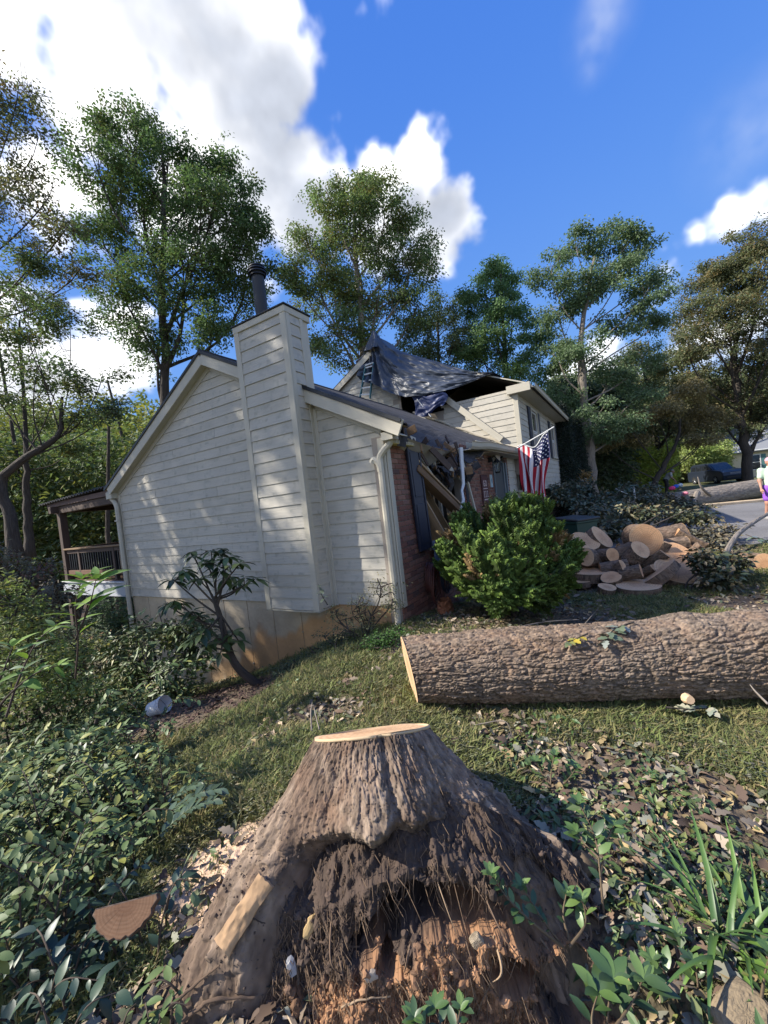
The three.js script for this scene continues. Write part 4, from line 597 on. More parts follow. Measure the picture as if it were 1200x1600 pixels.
// covered deck behind the house
{
  const D = thing('deck', 'dark brown covered wooden deck with a corrugated roof behind the house', 'deck', HO, HYAW), st = M.stained;
  const post = (x, z, y0, y1, w = 0.13) => hb(D, 'post', x - w / 2, x + w / 2, y0, y1, z - w / 2, z + w / 2, st);
  for (const x of [0.35, 3.4]) { post(x, -10.05, -3.2, 2.42, 0.16); } post(0.35, -7.0, 0.2, 2.42); post(0.35, -7.25, -2.4, 0.1, 0.14);
  hb(D, 'roof_beam', 0.27, 0.43, 2.32, 2.5, -10.25, -6.5, st); hb(D, 'roof_beam', 3.3, 3.46, 2.32, 2.5, -10.25, -6.5, st); hb(D, 'roof_beam', 0.1, 3.6, 2.33, 2.5, -10.12, -9.98, st);
  const cr = new MB(); cr.grid(20, 120, (u, v) => { const z = lerp(-6.45, -10.75, v), x = lerp(0.12, 3.8, u); return { p: V3(x, lerp(2.72, 2.62, v) + 0.022 * Math.sin(z * 42), z), u: x, w: z }; }); cr.grid(20, 120, (u, v) => { const z = lerp(-6.45, -10.75, v), x = lerp(0.12, 3.8, u); return { p: V3(x, lerp(2.70, 2.60, v) + 0.022 * Math.sin(z * 42), z), u: x, w: z }; }); cr.grid(1, 120, (u, v) => { const z = lerp(-6.45, -10.75, v); return { p: V3(0.12, lerp(2.72, 2.62, v) + 0.022 * Math.sin(z * 42) - 0.02 * u, z) }; });
  part(D, 'corrugated_roof', cr.geo(0.9), flatMat(0.02, 0.02, 0.022, 0.6));
  hb(D, 'closure_strip', 0.22, 0.26, 2.5, 2.62, -10.5, -6.5, flatMat(0.12, 0.08, 0.07));
  hb(D, 'top_rail', 0.25, 0.42, 1.36, 1.4, -9.98, -6.5, std({ map: M.wood.map, color: new THREE.Color(0.55, 0.52, 0.5) })); hb(D, 'sub_rail', 0.31, 0.36, 1.26, 1.355, -9.98, -6.5, st); hb(D, 'bottom_rail', 0.3, 0.37, 0.72, 0.83, -9.98, -6.5, std({ map: M.wood.map, color: new THREE.Color(0.34, 0.27, 0.27) }));
  const bal = new MB().box(0.03, 0.6, 0.03, null, 0.003).geo(); for (let k = 0; k < 29; k++) { const m = part(D, 'baluster', bal, M.metalBlack); m.position.set(0.335, 1.02, -9.85 + k * 0.115); }
  for (const z of [-9.3, -7.6]) hb(D, 'rail_post', 0.3, 0.38, 0.6, 1.36, z - 0.04, z + 0.04, st);
  const bb = new MB().box(0.03, 0.6, 0.03, null, 0.003).geo(); for (let k = 0; k < 24; k++) { const m = part(D, 'baluster', bb, M.metalBlack); m.position.set(0.5 + k * 0.12, 1.02, -10.05); }
  hb(D, 'far_rail', 0.4, 3.4, 1.3, 1.4, -10.1, -10.0, st);
  for (let k = 0; k < 26; k++) hb(D, 'deck_board', 0.3, 3.6, 0.55, 0.58, -10.15 + k * 0.14, -10.02 + k * 0.14, std({ map: M.wood.map, color: new THREE.Color(0.3, 0.24, 0.22) }), 0.004);
  hb(D, 'rim_board', 0.24, 0.28, 0.22, 0.53, -10.2, -6.45, flatMat(0.42, 0.44, 0.47, 0.6)); hb(D, 'rim_cap', 0.2, 0.3, 0.535, 0.565, -10.2, -6.45, flatMat(0.5, 0.5, 0.5, 0.6));
  hbeam(D, 'brace', V3(0.35, -1.0, -10.02), V3(0.35, 0.15, -9.1), 0.1, 0.12, st);
  hb(D, 'grill_cover', 0.9, 1.9, 0.58, 1.3, -8.9, -7.4, M.dark, 0.08, 'black covered bulk standing behind the railing');
  for (let k = 0; k < 5; k++) hb(D, 'stair_tread', 0.0 - 0.0, 1.1, -0.75 - 0.26 * k, -0.7 - 0.26 * k, -8.6 + 0.3 * k, -8.3 + 0.3 * k, std({ map: M.wood.map, color: new THREE.Color(0.7, 0.62, 0.55) }));
}
// ------------------------------------------------------------------ leaves and sprays
function leafGeo(L, W, nl = 4, bend = 0.25, fold = 0.22, shape = (t) => Math.sin(Math.PI * Math.pow(t, 0.8))) {   // along +z from the stalk, upper side +y
  const b = new MB();
  const rows = []; for (let k = 0; k <= nl; k++) { const t = k / nl, w = W * shape(t) * 0.5, y = -bend * L * t * t; rows.push([b.v(V3(-w, y + fold * w, t * L), 0, t), b.v(V3(0, y, t * L), 0.5, t), b.v(V3(w, y + fold * w, t * L), 1, t)]); }
  for (let k = 0; k < nl; k++) { b.quad(rows[k][0], rows[k + 1][0], rows[k + 1][1], rows[k][1]); b.quad(rows[k][1], rows[k + 1][1], rows[k + 1][2], rows[k][2]); }
  return b.geo(true);
}
function sprayGeo(seed, n, R, L, W, flat = 0.6) {       // a twig tip with n small two-faced leaves
  const r = rng(seed), b = new MB();
  for (let k = 0; k < n; k++) {
    const a = r() * 6.283, el = (r() - 0.5) * 2, q = R * Math.cbrt(r()), c = V3(q * Math.cos(a) * Math.sqrt(1 - el * el), q * el * flat, q * Math.sin(a) * Math.sqrt(1 - el * el));
    const d = V3(c.x + (r() - 0.5) * R, -0.35 * R * (0.3 + r()) + (r() - 0.5) * R * 0.6, c.z + (r() - 0.5) * R).normalize(), up = V3((r() - 0.5) * 1.3, 1, (r() - 0.5) * 1.3).normalize();
    const s = V3(0, 0, 0).crossVectors(d, up).normalize(), l = L * (0.65 + 0.6 * r()), w = W * (0.7 + 0.5 * r()), nn = V3(0, 0, 0).crossVectors(s, d);
    const p0 = c, p1 = c.clone().addScaledVector(d, l * 0.45).addScaledVector(s, w / 2).addScaledVector(nn, w * 0.12), p2 = c.clone().addScaledVector(d, l), p3 = c.clone().addScaledVector(d, l * 0.45).addScaledVector(s, -w / 2).addScaledVector(nn, w * 0.12);
    const i = [p0, p1, p2, p3].map((p) => b.v(p, 0, 0)); b.tri(i[0], i[1], i[2]); b.tri(i[0], i[2], i[3]);
  }
  const g = b.geo(); g.deleteAttribute('color'); g.deleteAttribute('uv'); return g;
}
const sprays = [1, 2, 3].map((s) => sprayGeo(s * 31, 15, 0.30, 0.135, 0.085)), finer = [4, 5].map((s) => sprayGeo(s * 31, 14, 0.2, 0.085, 0.05));
const qRand = (r) => new THREE.Quaternion().setFromEuler(new THREE.Euler((r() - 0.5) * 1.2, r() * 6.283, (r() - 0.5) * 1.2));
const crownMat = leafMat(1, 1, 1, 0.5);
function jitterColor(r, base, v, warm) { const k = 1 + v * (r() - 0.5) * 2, t = warm ? Math.pow(r(), 3) : 0; return new THREE.Color((base[0] + (warm ? (warm[0] - base[0]) * t : 0)) * k, (base[1] + (warm ? (warm[1] - base[1]) * t : 0)) * k, (base[2] + (warm ? (warm[2] - base[2]) * t : 0)) * k); }

// a tree: lobes are the clumps of the crown (centre, radius); limbs are grown from the trunk to each clump
function tree(o) {
  const r = rng(o.seed), t = thing(o.name ?? 'broadleaf_tree', o.label, o.category ?? 'tree', o.base, 0, o.group), B = o.base, rel = (p) => p.clone().sub(B);
  const lobes = o.lobes.map((l) => ({ c: rel(l.c), r: l.r })), wood = new MB(), limb = new MB();
  const topY = Math.max(...lobes.map((l) => l.c.y)), cx = lobes.reduce((s, l) => s + l.c.x, 0) / lobes.length, cz = lobes.reduce((s, l) => s + l.c.z, 0) / lobes.length;
  const path = o.path ? o.path.map(rel) : [V3(0, -0.3, 0), V3(cx * 0.1 + 0.1, topY * 0.3, cz * 0.1), V3(cx * 0.5, topY * 0.6, cz * 0.5), V3(cx, topY * 0.96, cz)];
  const stems = o.stems ?? 1, paths = [];
  for (let s = 0; s < stems; s++) { const off = stems > 1 ? V3((r() - 0.5) * o.spread, 0, (r() - 0.5) * o.spread) : V3(0, 0, 0); paths.push(new THREE.CatmullRomCurve3(path.map((p, k) => p.clone().addScaledVector(off, (k + 0.3) / path.length * 2)))); }
  for (const c of paths) wood.tube(c.getPoints(18).map((p, k) => (k ? p.add(V3((r() - .5) * o.trunk * 0.5, 0, (r() - .5) * o.trunk * 0.5)) : p)), (u) => o.trunk * (u < 0.06 ? 1.35 - 5 * u : 1.02 - 0.82 * u), 10);
  part(t, 'trunk', wood.geo(true), o.bark ?? M.treeBark);
  const list = [[], [], []], geos = o.geos ?? sprays, dens = o.density ?? 1, size = o.size ?? 1;
  for (const l of lobes) {
    const c = paths[Math.floor(r() * paths.length)], hitY = clamp((l.c.y - l.r * 1.0 - 0.35 * Math.hypot(l.c.x - cx, l.c.z - cz)) / topY, 0.16, 0.9);
    const s = c.getPoint(hitY), d = s.distanceTo(l.c), mid = s.clone().lerp(l.c, 0.5).add(V3((r() - .5) * d * .15, -0.08 * d + (r() - .5) * d * .1, (r() - .5) * d * .15));
    const lc = new THREE.CatmullRomCurve3([s, mid, l.c, l.c.clone().add(V3((r() - .5) * l.r, l.r * 0.6, (r() - .5) * l.r))]), r0 = o.trunk * (0.52 - 0.34 * hitY) * clamp(l.r / 2.2, 0.5, 1.2);
    limb.tube(lc.getPoints(12), (u) => Math.max(0.008, r0 * (1 - 0.88 * u)), 6, false);
    const nS = Math.max(5, Math.round((o.subs ?? 18) * Math.pow(l.r / 1.8, 1.6)));
    for (let k = 0; k < nS; k++) {
      let a = r() * 6.283, y = r() * 1.9 - 0.9, q = l.r * (0.5 + 0.55 * Math.sqrt(r())); const h = Math.sqrt(Math.max(0, 1 - y * y * 0.9));
      const p = l.c.clone().add(V3(q * h * Math.cos(a), q * y * (o.squash ?? 0.85), q * h * Math.sin(a))), st = lc.getPoint(0.35 + 0.6 * r());
      const bm = st.clone().lerp(p, 0.5).add(V3((r() - .5) * .3, 0.12 * l.r * r(), (r() - .5) * .3)), bc = new THREE.CatmullRomCurve3([st, bm, p]);
      limb.tube(bc.getPoints(6), (u) => Math.max(0.006, r0 * 0.3 * (1 - 0.8 * u)), 4, false);
      const tw = Math.max(3, Math.round((o.leaves ?? 17) * dens * (0.5 + r()))), sp = 0.78 * (o.clump ?? 0.5) * Math.pow(l.r / 1.8, 0.35);
      for (let e = 0; e < tw; e++) {
        const f = r(), bp = bc.getPoint(0.45 + 0.55 * Math.sqrt(f)), g = () => (r() + r() + r() - 1.5) * 1.15 * sp, lp = bp.add(V3(g() * 1.1, g() * 0.55, g() * 1.1));
        list[Math.floor(r() * geos.length)].push({ m: new THREE.Matrix4().compose(lp, qRand(r), V3(1, 1, 1).multiplyScalar(size * (0.75 + 0.5 * r()))), c: jitterColor(r, o.color, o.vary ?? 0.3, o.warm) });
      }
      if (o.twigs) for (let e = 0; e < 4; e++) { const q0 = bc.getPoint(0.3 + 0.6 * r()), q1 = q0.clone().add(V3((r() - .5) * .9, (r() - .2) * .6, (r() - .5) * .9)); limb.tube([q0, q0.clone().lerp(q1, .5).add(V3(0, .06, 0)), q1], 0.007, 3, false); }
    }
  }
  part(t, 'branches', limb.geo(true), o.bark ?? M.treeBark);
  geos.forEach((g, k) => list[k].length && instances(t, 'crown', g, o.leaf ?? crownMat, list[k]));
  return t;
}
const lobesAt = (D, seed, rows, dj = 0.25) => { const r = rng(seed); return rows.map(([x, y, q]) => { const d = D * (1 + dj * 0.5 * (r() - 0.5)); return { c: at(x, y, d), r: q * D / FOCAL }; }); };
const footAt = (px, py, D) => { const p = at(px, py, D); p.y = ground(p.x, p.z); return p; };

tree({ seed: 101, label: 'tall dark green tree standing behind the left end of the house', base: footAt(262, 800, 19), trunk: 0.34, color: [0.115, 0.199, 0.061], warm: [0.09, 0.095, 0.02], subs: 20, leaves: 17, clump: 0.58, size: 1.0,
  lobes: lobesAt(19, 1, [[200, 215, 52], [150, 260, 50], [262, 262, 58], [330, 280, 50], [225, 335, 75], [325, 360, 75], [385, 365, 45], [160, 370, 50], [290, 440, 80], [385, 445, 55], [195, 465, 55], [245, 545, 50], [330, 520, 45], [380, 300, 30], [170, 190, 25]]) });
tree({ seed: 102, label: 'broad mid green tree rising behind the chimney and the upper ridge', base: footAt(585, 790, 23), trunk: 0.36, color: [0.164, 0.246, 0.080], warm: [0.17, 0.14, 0.03], bark: M.paleBark, subs: 19, leaves: 17, clump: 0.62, size: 1.05,
  lobes: lobesAt(23, 2, [[560, 305, 38], [520, 330, 42], [600, 325, 40], [635, 370, 42], [480, 385, 40], [555, 395, 62], [640, 425, 45], [500, 455, 55], [590, 475, 62], [535, 535, 50], [645, 495, 40], [460, 440, 30], [575, 280, 22]]) });
tree({ seed: 103, label: 'lower dark tree behind the peak of the grey tarp', base: footAt(700, 790, 26), trunk: 0.28, color: [0.121, 0.181, 0.067], warm: [0.13, 0.12, 0.03], lobes: lobesAt(26, 3, [[690, 490, 38], [655, 540, 40], [725, 525, 38], [700, 565, 45], [640, 585, 40], [720, 470, 22]]) });
tree({ seed: 104, label: 'round topped green tree behind the upper roof, left of the big oak', base: footAt(805, 770, 24), trunk: 0.3, color: [0.140, 0.244, 0.080], lobes: lobesAt(24, 4, [[775, 435, 30], [760, 470, 35], [800, 480, 35], [775, 520, 45], [830, 545, 32], [755, 560, 40], [815, 590, 38], [850, 590, 22], [770, 420, 18], [805, 440, 26], [840, 515, 26], [742, 470, 26], [730, 540, 26]]) });
tree({ seed: 105, name: 'oak_tree', label: 'tall oak with a pale trunk to the right of the house', base: footAt(925, 765, 20), trunk: 0.27, bark: M.paleBark, color: [0.146, 0.224, 0.097], size: 0.95, clump: 0.5, subs: 20, leaves: 18,
  path: [at(925, 775, 20), at(919, 690, 20), at(908, 600, 20), at(912, 500, 20), at(930, 400, 20)],
  lobes: lobesAt(20, 5, [[900, 385, 32], [955, 378, 34], [862, 425, 34], [995, 400, 32], [1012, 455, 30], [925, 445, 46], [870, 490, 38], [980, 495, 40], [1005, 560, 30], [905, 550, 36], [955, 590, 36], [990, 625, 32], [880, 620, 28], [935, 650, 30], [985, 375, 20], [1025, 430, 18], [870, 560, 30], [965, 440, 34], [1020, 510, 26], [900, 680, 30], [975, 670, 30]]) });
tree({ seed: 106, name: 'oak_tree', label: 'brown tinged oak at the right edge, beside the cream house', base: footAt(1168, 765, 25), trunk: 0.3, color: [0.13, 0.165, 0.065], warm: [0.24, 0.17, 0.06], size: 1.0, clump: 0.5,
  path: [at(1170, 775, 25), at(1165, 700, 25), at(1152, 620, 25), at(1150, 540, 25), at(1165, 430, 25)],
  lobes: lobesAt(25, 6, [[1160, 395, 48], [1210, 370, 50], [1110, 440, 45], [1185, 455, 60], [1082, 495, 36], [1140, 520, 55], [1205, 530, 55], [1090, 560, 36], [1160, 600, 50], [1212, 615, 45], [1120, 640, 34], [1190, 660, 30], [1075, 540, 30], [1100, 490, 34], [1150, 440, 40], [1070, 600, 30], [1180, 560, 44]]) });
tree({ seed: 113, label: 'green tree filling the gap between the pale oak and the brown tinged oak', base: footAt(1035, 765, 31), trunk: 0.28, color: [0.120, 0.162, 0.066], warm: [0.2, 0.18, 0.06], size: 1.35, clump: 0.6, lobes: lobesAt(31, 13, [[1010, 610, 42], [1042, 570, 30], [965, 650, 40], [1085, 615, 38], [1045, 640, 40], [1000, 560, 24], [925, 690, 34]]) });
tree({ seed: 107, name: 'small_tree', label: 'small leaning tree with a dark forked trunk in front of the parked car', base: footAt(1018, 790, 23), trunk: 0.2, color: [0.269, 0.230, 0.092], warm: [0.2, 0.15, 0.05], squash: 0.5, clump: 0.45, density: 1.1,
  path: [at(1012, 800, 23), at(1024, 755, 23), at(1045, 715, 23), at(1058, 690, 23), at(1062, 640, 23)],
  lobes: lobesAt(23, 7, [[975, 660, 30], [1025, 645, 36], [1080, 655, 38], [1118, 655, 30], [1060, 620, 36], [945, 690, 20], [1000, 690, 20], [1100, 685, 18]]) });
tree({ seed: 108, label: 'dark crooked tree at the left edge with branches over the deck', base: footAt(22, 850, 11.5), trunk: 0.17, color: [0.115, 0.181, 0.061], warm: [0.12, 0.11, 0.02], geos: finer, size: 1.15, clump: 0.42, subs: 16, leaves: 12, twigs: true, squash: 0.6,
  path: [at(24, 870, 11.5), at(14, 800, 11.5), at(4, 752, 11.5), at(45, 712, 11.5), at(92, 678, 11.5), at(100, 620, 11.5)],
  lobes: lobesAt(11.5, 8, [[40, 480, 50], [110, 520, 48], [60, 575, 50], [160, 590, 42], [20, 630, 45], [120, 650, 38], [-40, 560, 70], [30, 420, 40], [180, 640, 24]]) });
tree({ seed: 109, label: 'thin upright tree beside the crooked one at the left edge', base: footAt(46, 850, 14), trunk: 0.15, color: [0.148, 0.224, 0.074], warm: [0.15, 0.13, 0.02], geos: finer, size: 1.3,
  path: [at(46, 870, 14), at(42, 780, 14), at(40, 690, 14), at(30, 500, 14)], lobes: lobesAt(14, 9, [[20, 520, 45], [70, 470, 40], [90, 600, 36], [-20, 450, 60], [50, 660, 30], [110, 700, 22]]) });
tree({ seed: 110, label: 'high thin leaved tree reaching in at the upper left corner', base: footAt(-260, 880, 12), trunk: 0.24, color: [0.164, 0.193, 0.080], warm: [0.15, 0.10, 0.03], geos: finer, size: 1.15, twigs: true, density: 0.62, clump: 0.5,
  path: [at(-260, 880, 12), at(-240, 700, 12), at(-160, 500, 12), at(-60, 330, 12)],
  lobes: lobesAt(12, 10, [[30, 130, 38], [-10, 180, 60], [60, 215, 45], [15, 285, 50], [75, 310, 40], [-60, 120, 70], [60, 400, 44], [105, 355, 30], [-60, 300, 80], [-120, 200, 80], [125, 420, 22]]) });
// trees out of frame on the sunny side: their crowns dapple the gable wall and the thicket
tree({ seed: 111, label: 'tall tree outside the frame to the left of the thicket', base: V3(-14, ground(-14, -6.5), -6.5), trunk: 0.3, color: [0.07, 0.11, 0.035], geos: finer, size: 1.65, density: 2.1, lobes: [[10, -4.8], [11.6, -4.9], [13.2, -4.9], [8.6, -6.2], [10.2, -6.1], [11.8, -6.2], [13.3, -6.3], [7, -7.6], [8.6, -7.6], [10.2, -7.5], [11.8, -7.6], [6.4, -8.6], [8, -8.7]].map(([y, z], k) => ({ c: V3(-13.5 + 1.6 * (hash3(k, 3, 8) - .5), y, z), r: 1.02 })) });
tree({ seed: 112, name: 'small_tree', label: 'leafy young tree outside the frame to the left of the camera', base: V3(-7.2, ground(-7.2, -0.6), -0.6), trunk: 0.1, color: [0.086, 0.129, 0.048], geos: finer, size: 1.4, lobes: [[-6.8, 3.3, -0.9, 0.85], [-7.3, 3.6, -0.1, 0.9], [-6.6, 2.6, -0.3, 0.8], [-7.0, 2.4, -1.1, 0.8]].map((l) => ({ c: V3(l[0], l[1], l[2]), r: l[3] })) });
// conifer screen by the far corner of the house
{
  const conifer = (px, D, wpx, topPx, seed, label) => {
    const base = footAt(px, 790, D), h = at(px, topPx, D).y - base.y, R = wpx * D / FOCAL, t = thing('conifer', label, 'tree', base), r = rng(seed);
    part(t, 'trunk', new MB().tube([V3(0, -.2, 0), V3(0.05, h * .5, 0), V3(0, h * .97, 0)], (u) => 0.12 * (1.05 - u), 7).geo(true), M.treeBark);
    const list = [[], []]; for (let k = 0; k < 2600; k++) { const y = Math.pow(r(), 0.85), q = R * (1 - y * 0.72) * Math.sqrt(r()) * (0.8 + 0.4 * fbm(y * 9, r() * 3, seed, 2)), a = r() * 6.283; list[k % 2].push({ m: new THREE.Matrix4().compose(V3(q * Math.cos(a), h * y, q * Math.sin(a)), qRand(r), V3(1, 1.5, 1)), c: jitterColor(r, [0.016, 0.034, 0.016], 0.3) }); }
    finer.forEach((g, k) => instances(t, 'crown', g, crownMat, list[k]));
  };
  conifer(888, 17.5, 24, 632, 7, 'dark green conifer column at the far corner of the house'); conifer(908, 19, 20, 655, 8, 'second dark conifer just right of the first one');
}
// woods that read as one mass, far left and far right
{
  const g = new THREE.Group(); g.name = 'woodland'; scene.add(g); tag(g, 'distant woods of mixed green trees around the plot', 'woods', null, 'stuff');
  const r = rng(55), list = [[], [], []], tr = new MB();
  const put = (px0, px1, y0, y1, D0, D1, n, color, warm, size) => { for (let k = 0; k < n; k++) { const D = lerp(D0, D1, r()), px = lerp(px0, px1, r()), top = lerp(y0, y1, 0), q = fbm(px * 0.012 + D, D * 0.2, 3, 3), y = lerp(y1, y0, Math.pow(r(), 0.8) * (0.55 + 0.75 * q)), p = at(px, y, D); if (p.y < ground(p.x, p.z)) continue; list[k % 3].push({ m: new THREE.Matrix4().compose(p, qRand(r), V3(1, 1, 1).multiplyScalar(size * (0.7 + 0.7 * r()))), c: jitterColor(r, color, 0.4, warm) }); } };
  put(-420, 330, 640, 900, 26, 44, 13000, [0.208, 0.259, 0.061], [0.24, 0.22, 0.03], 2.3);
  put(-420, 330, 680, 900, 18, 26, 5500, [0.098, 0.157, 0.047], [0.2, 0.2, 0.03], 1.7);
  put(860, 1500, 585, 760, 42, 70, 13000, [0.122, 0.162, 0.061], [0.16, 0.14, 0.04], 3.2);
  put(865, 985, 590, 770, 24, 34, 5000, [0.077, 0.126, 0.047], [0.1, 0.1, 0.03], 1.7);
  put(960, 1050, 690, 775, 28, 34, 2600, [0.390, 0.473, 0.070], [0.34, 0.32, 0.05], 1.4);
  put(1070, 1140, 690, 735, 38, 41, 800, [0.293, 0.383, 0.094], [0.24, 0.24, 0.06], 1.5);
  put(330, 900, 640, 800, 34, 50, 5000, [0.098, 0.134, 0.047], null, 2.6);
  for (let k = 0; k < 46; k++) { const left = k < 26, D = left ? 16 + 24 * r() : 40 + 20 * r(), px = left ? -350 + 620 * r() : 900 + 400 * r(), b = at(px, 860, D); b.y = ground(b.x, b.z) - 0.2; const h = 9 + 7 * r(); tr.tube([b, V3(b.x + (r() - .5) * .8, b.y + h * .5, b.z), V3(b.x + (r() - .5) * 1.6, b.y + h, b.z)], (u) => (0.09 + 0.1 * hash3(k, 1, 2)) * (1.1 - 0.7 * u), 6, false); }
  part(g, 'trunks', tr.geo(true), M.treeBark, 'stuff');
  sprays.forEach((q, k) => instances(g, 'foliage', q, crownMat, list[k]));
}
let onLog;
// ------------------------------------------------------------------ felled trunk lying across the lawn
// plates of bark between cracks: a metres round, l metres along, s size; returns 0 in a crack, about 1 on a plate
function barkHeight(a, l, s = 1) {
  const wx = a + 0.02 * s * (fbm(a * 9 / s, l * 5 / s, 3, 3) - 0.5) * 2, wl = l + 0.05 * s * (fbm(a * 14 / s + 5, l * 7 / s, 4, 3) - 0.5) * 2;
  let h = 0;
  for (const [w, e, k, amp] of [[0.036 * s, 0.17 * s, 1, 0.62], [0.014 * s, 0.05 * s, 7, 0.38]]) {
    const x = wx / w, y = wl / e, xi = Math.floor(x), yi = Math.floor(y); let f1 = 9, f2 = 9, id = 0;
    for (let j = -1; j <= 1; j++) for (let i = -1; i <= 1; i++) { const cx = xi + i + hash3(xi + i, yi + j, k) * 0.9, cy = yi + j + hash3(xi + i, yi + j, k + 3) * 0.9, d = Math.hypot(x - cx, y - cy); if (d < f1) { f2 = f1; f1 = d; id = hash3(xi + i, yi + j, k + 9); } else if (d < f2) f2 = d; }
    h += amp * sstep(0.02, 0.22, f2 - f1) * (0.55 + 0.6 * id - 0.25 * (y - yi));
  }
  return clamp(h + 0.22 * (fbm(a * 60 / s, l * 40 / s, 12, 3) - 0.5));
}
{
  const A = V3(0.06, 0, -3.31), Bp = V3(4.6, 0, -2.72); A.y = 0.262; Bp.y = 0.19;
  const L = thing('felled_trunk', 'long thick felled tree trunk lying across the lawn in front of the bush', 'log', A), ax = Bp.clone().sub(A), len = ax.length(); ax.normalize();
  const side = V3(0, 0, 0).crossVectors(V3(0, 1, 0), ax).normalize(), up = V3(0, 0, 0).crossVectors(ax, side);
  const R = (l) => 0.262 + 0.024 * l + 0.012 * Math.sin(l * 2.3) + 0.02 * Math.exp(-(((l - 2.15) / 0.16) ** 2)) * 0.4;
  const cut = (c, s) => 0.05 * s + 0.0 * c;    // the saw cut is a little slanted
  const b = new MB(), NU = 360, NV = 720;
  b.grid(NU, NV, (u, v) => {
    const a = u * 6.28318, l0 = v * len, c = Math.cos(a), s = Math.sin(a), l = l0 + (1 - v) * (-0.03 * c - 0.062 * s), r0 = R(l0), circ = u * 6.28318 * 0.28;
    // seamless round the trunk: blend the two ends of the bark field
    const w = sstep(0.9, 1, u), h = lerp(barkHeight(circ, l0, 1), barkHeight(circ - 6.28318 * 0.28, l0, 1), w);
    const lump = 0.03 * (fbm(c * 1.2 + 4, s * 1.2, l0 * 0.9, 3) - 0.5) + 0.022 * Math.exp(-(((l0 - 2.15) / 0.12) ** 2)) * Math.max(0, c), r = r0 + lump - 0.03 * (1 - h) + 0.006 * (fbm(circ * 40, l0 * 30, 3, 2) - 0.5);
    return { p: V3(0, 0, 0).addScaledVector(ax, l).addScaledVector(up, r * c).addScaledVector(side, r * s), u: circ, w: l0, c: mix3([1, 1, 1], [1.15, 1.0, 0.85], fbm(circ * 3, l0 * 2, 4, 3)) };
  });
  const lb = part(L, 'bark', b.geo(true), M.bark); L.updateMatrixWorld(true); const rl = new THREE.Raycaster();
  onLog = (px, py, lift = 0.01) => { const d = rayDir(px, py).normalize(); rl.set(EYE, d); const h = rl.intersectObject(lb, false)[0]; return h ? h.point.addScaledVector(d, -lift) : at(px, py, 3.1); };
  const f = new MB(), sb = f.v(V3(0, 0, 0), 0.5, 0.5), ringI = []; for (let k = 0; k <= 60; k++) { const a = k / 60 * 6.28318, c = Math.cos(a), s = Math.sin(a), r = R(0) - 0.004; ringI.push(f.v(V3(0, 0, 0).addScaledVector(ax, -0.03 * c - 0.062 * s - 0.003).addScaledVector(up, r * c).addScaledVector(side, r * s), 0.5 + 0.49 * c, 0.5 + 0.49 * s)); } for (let k = 0; k < 60; k++) f.tri(sb, ringI[k + 1], ringI[k]);
  part(L, 'cut_face', f.geo(), M.endGrain);
  // pale knot stub and an oak sprig lying on the bark are separate things further down
  const kp = at(1077, 1094, 2.72); part(L, 'branch_stub', new MB().tube([V3(0, 0, 0), V3(-0.005, 0.01, 0.05)], [0.035, 0.027], 10).geo(0.5).translate(kp.x - A.x, kp.y - A.y, kp.z - A.z - 0.03), M.endGrain);
}
let onStump;                             // where the stump's surface is seen at a spot of the photograph
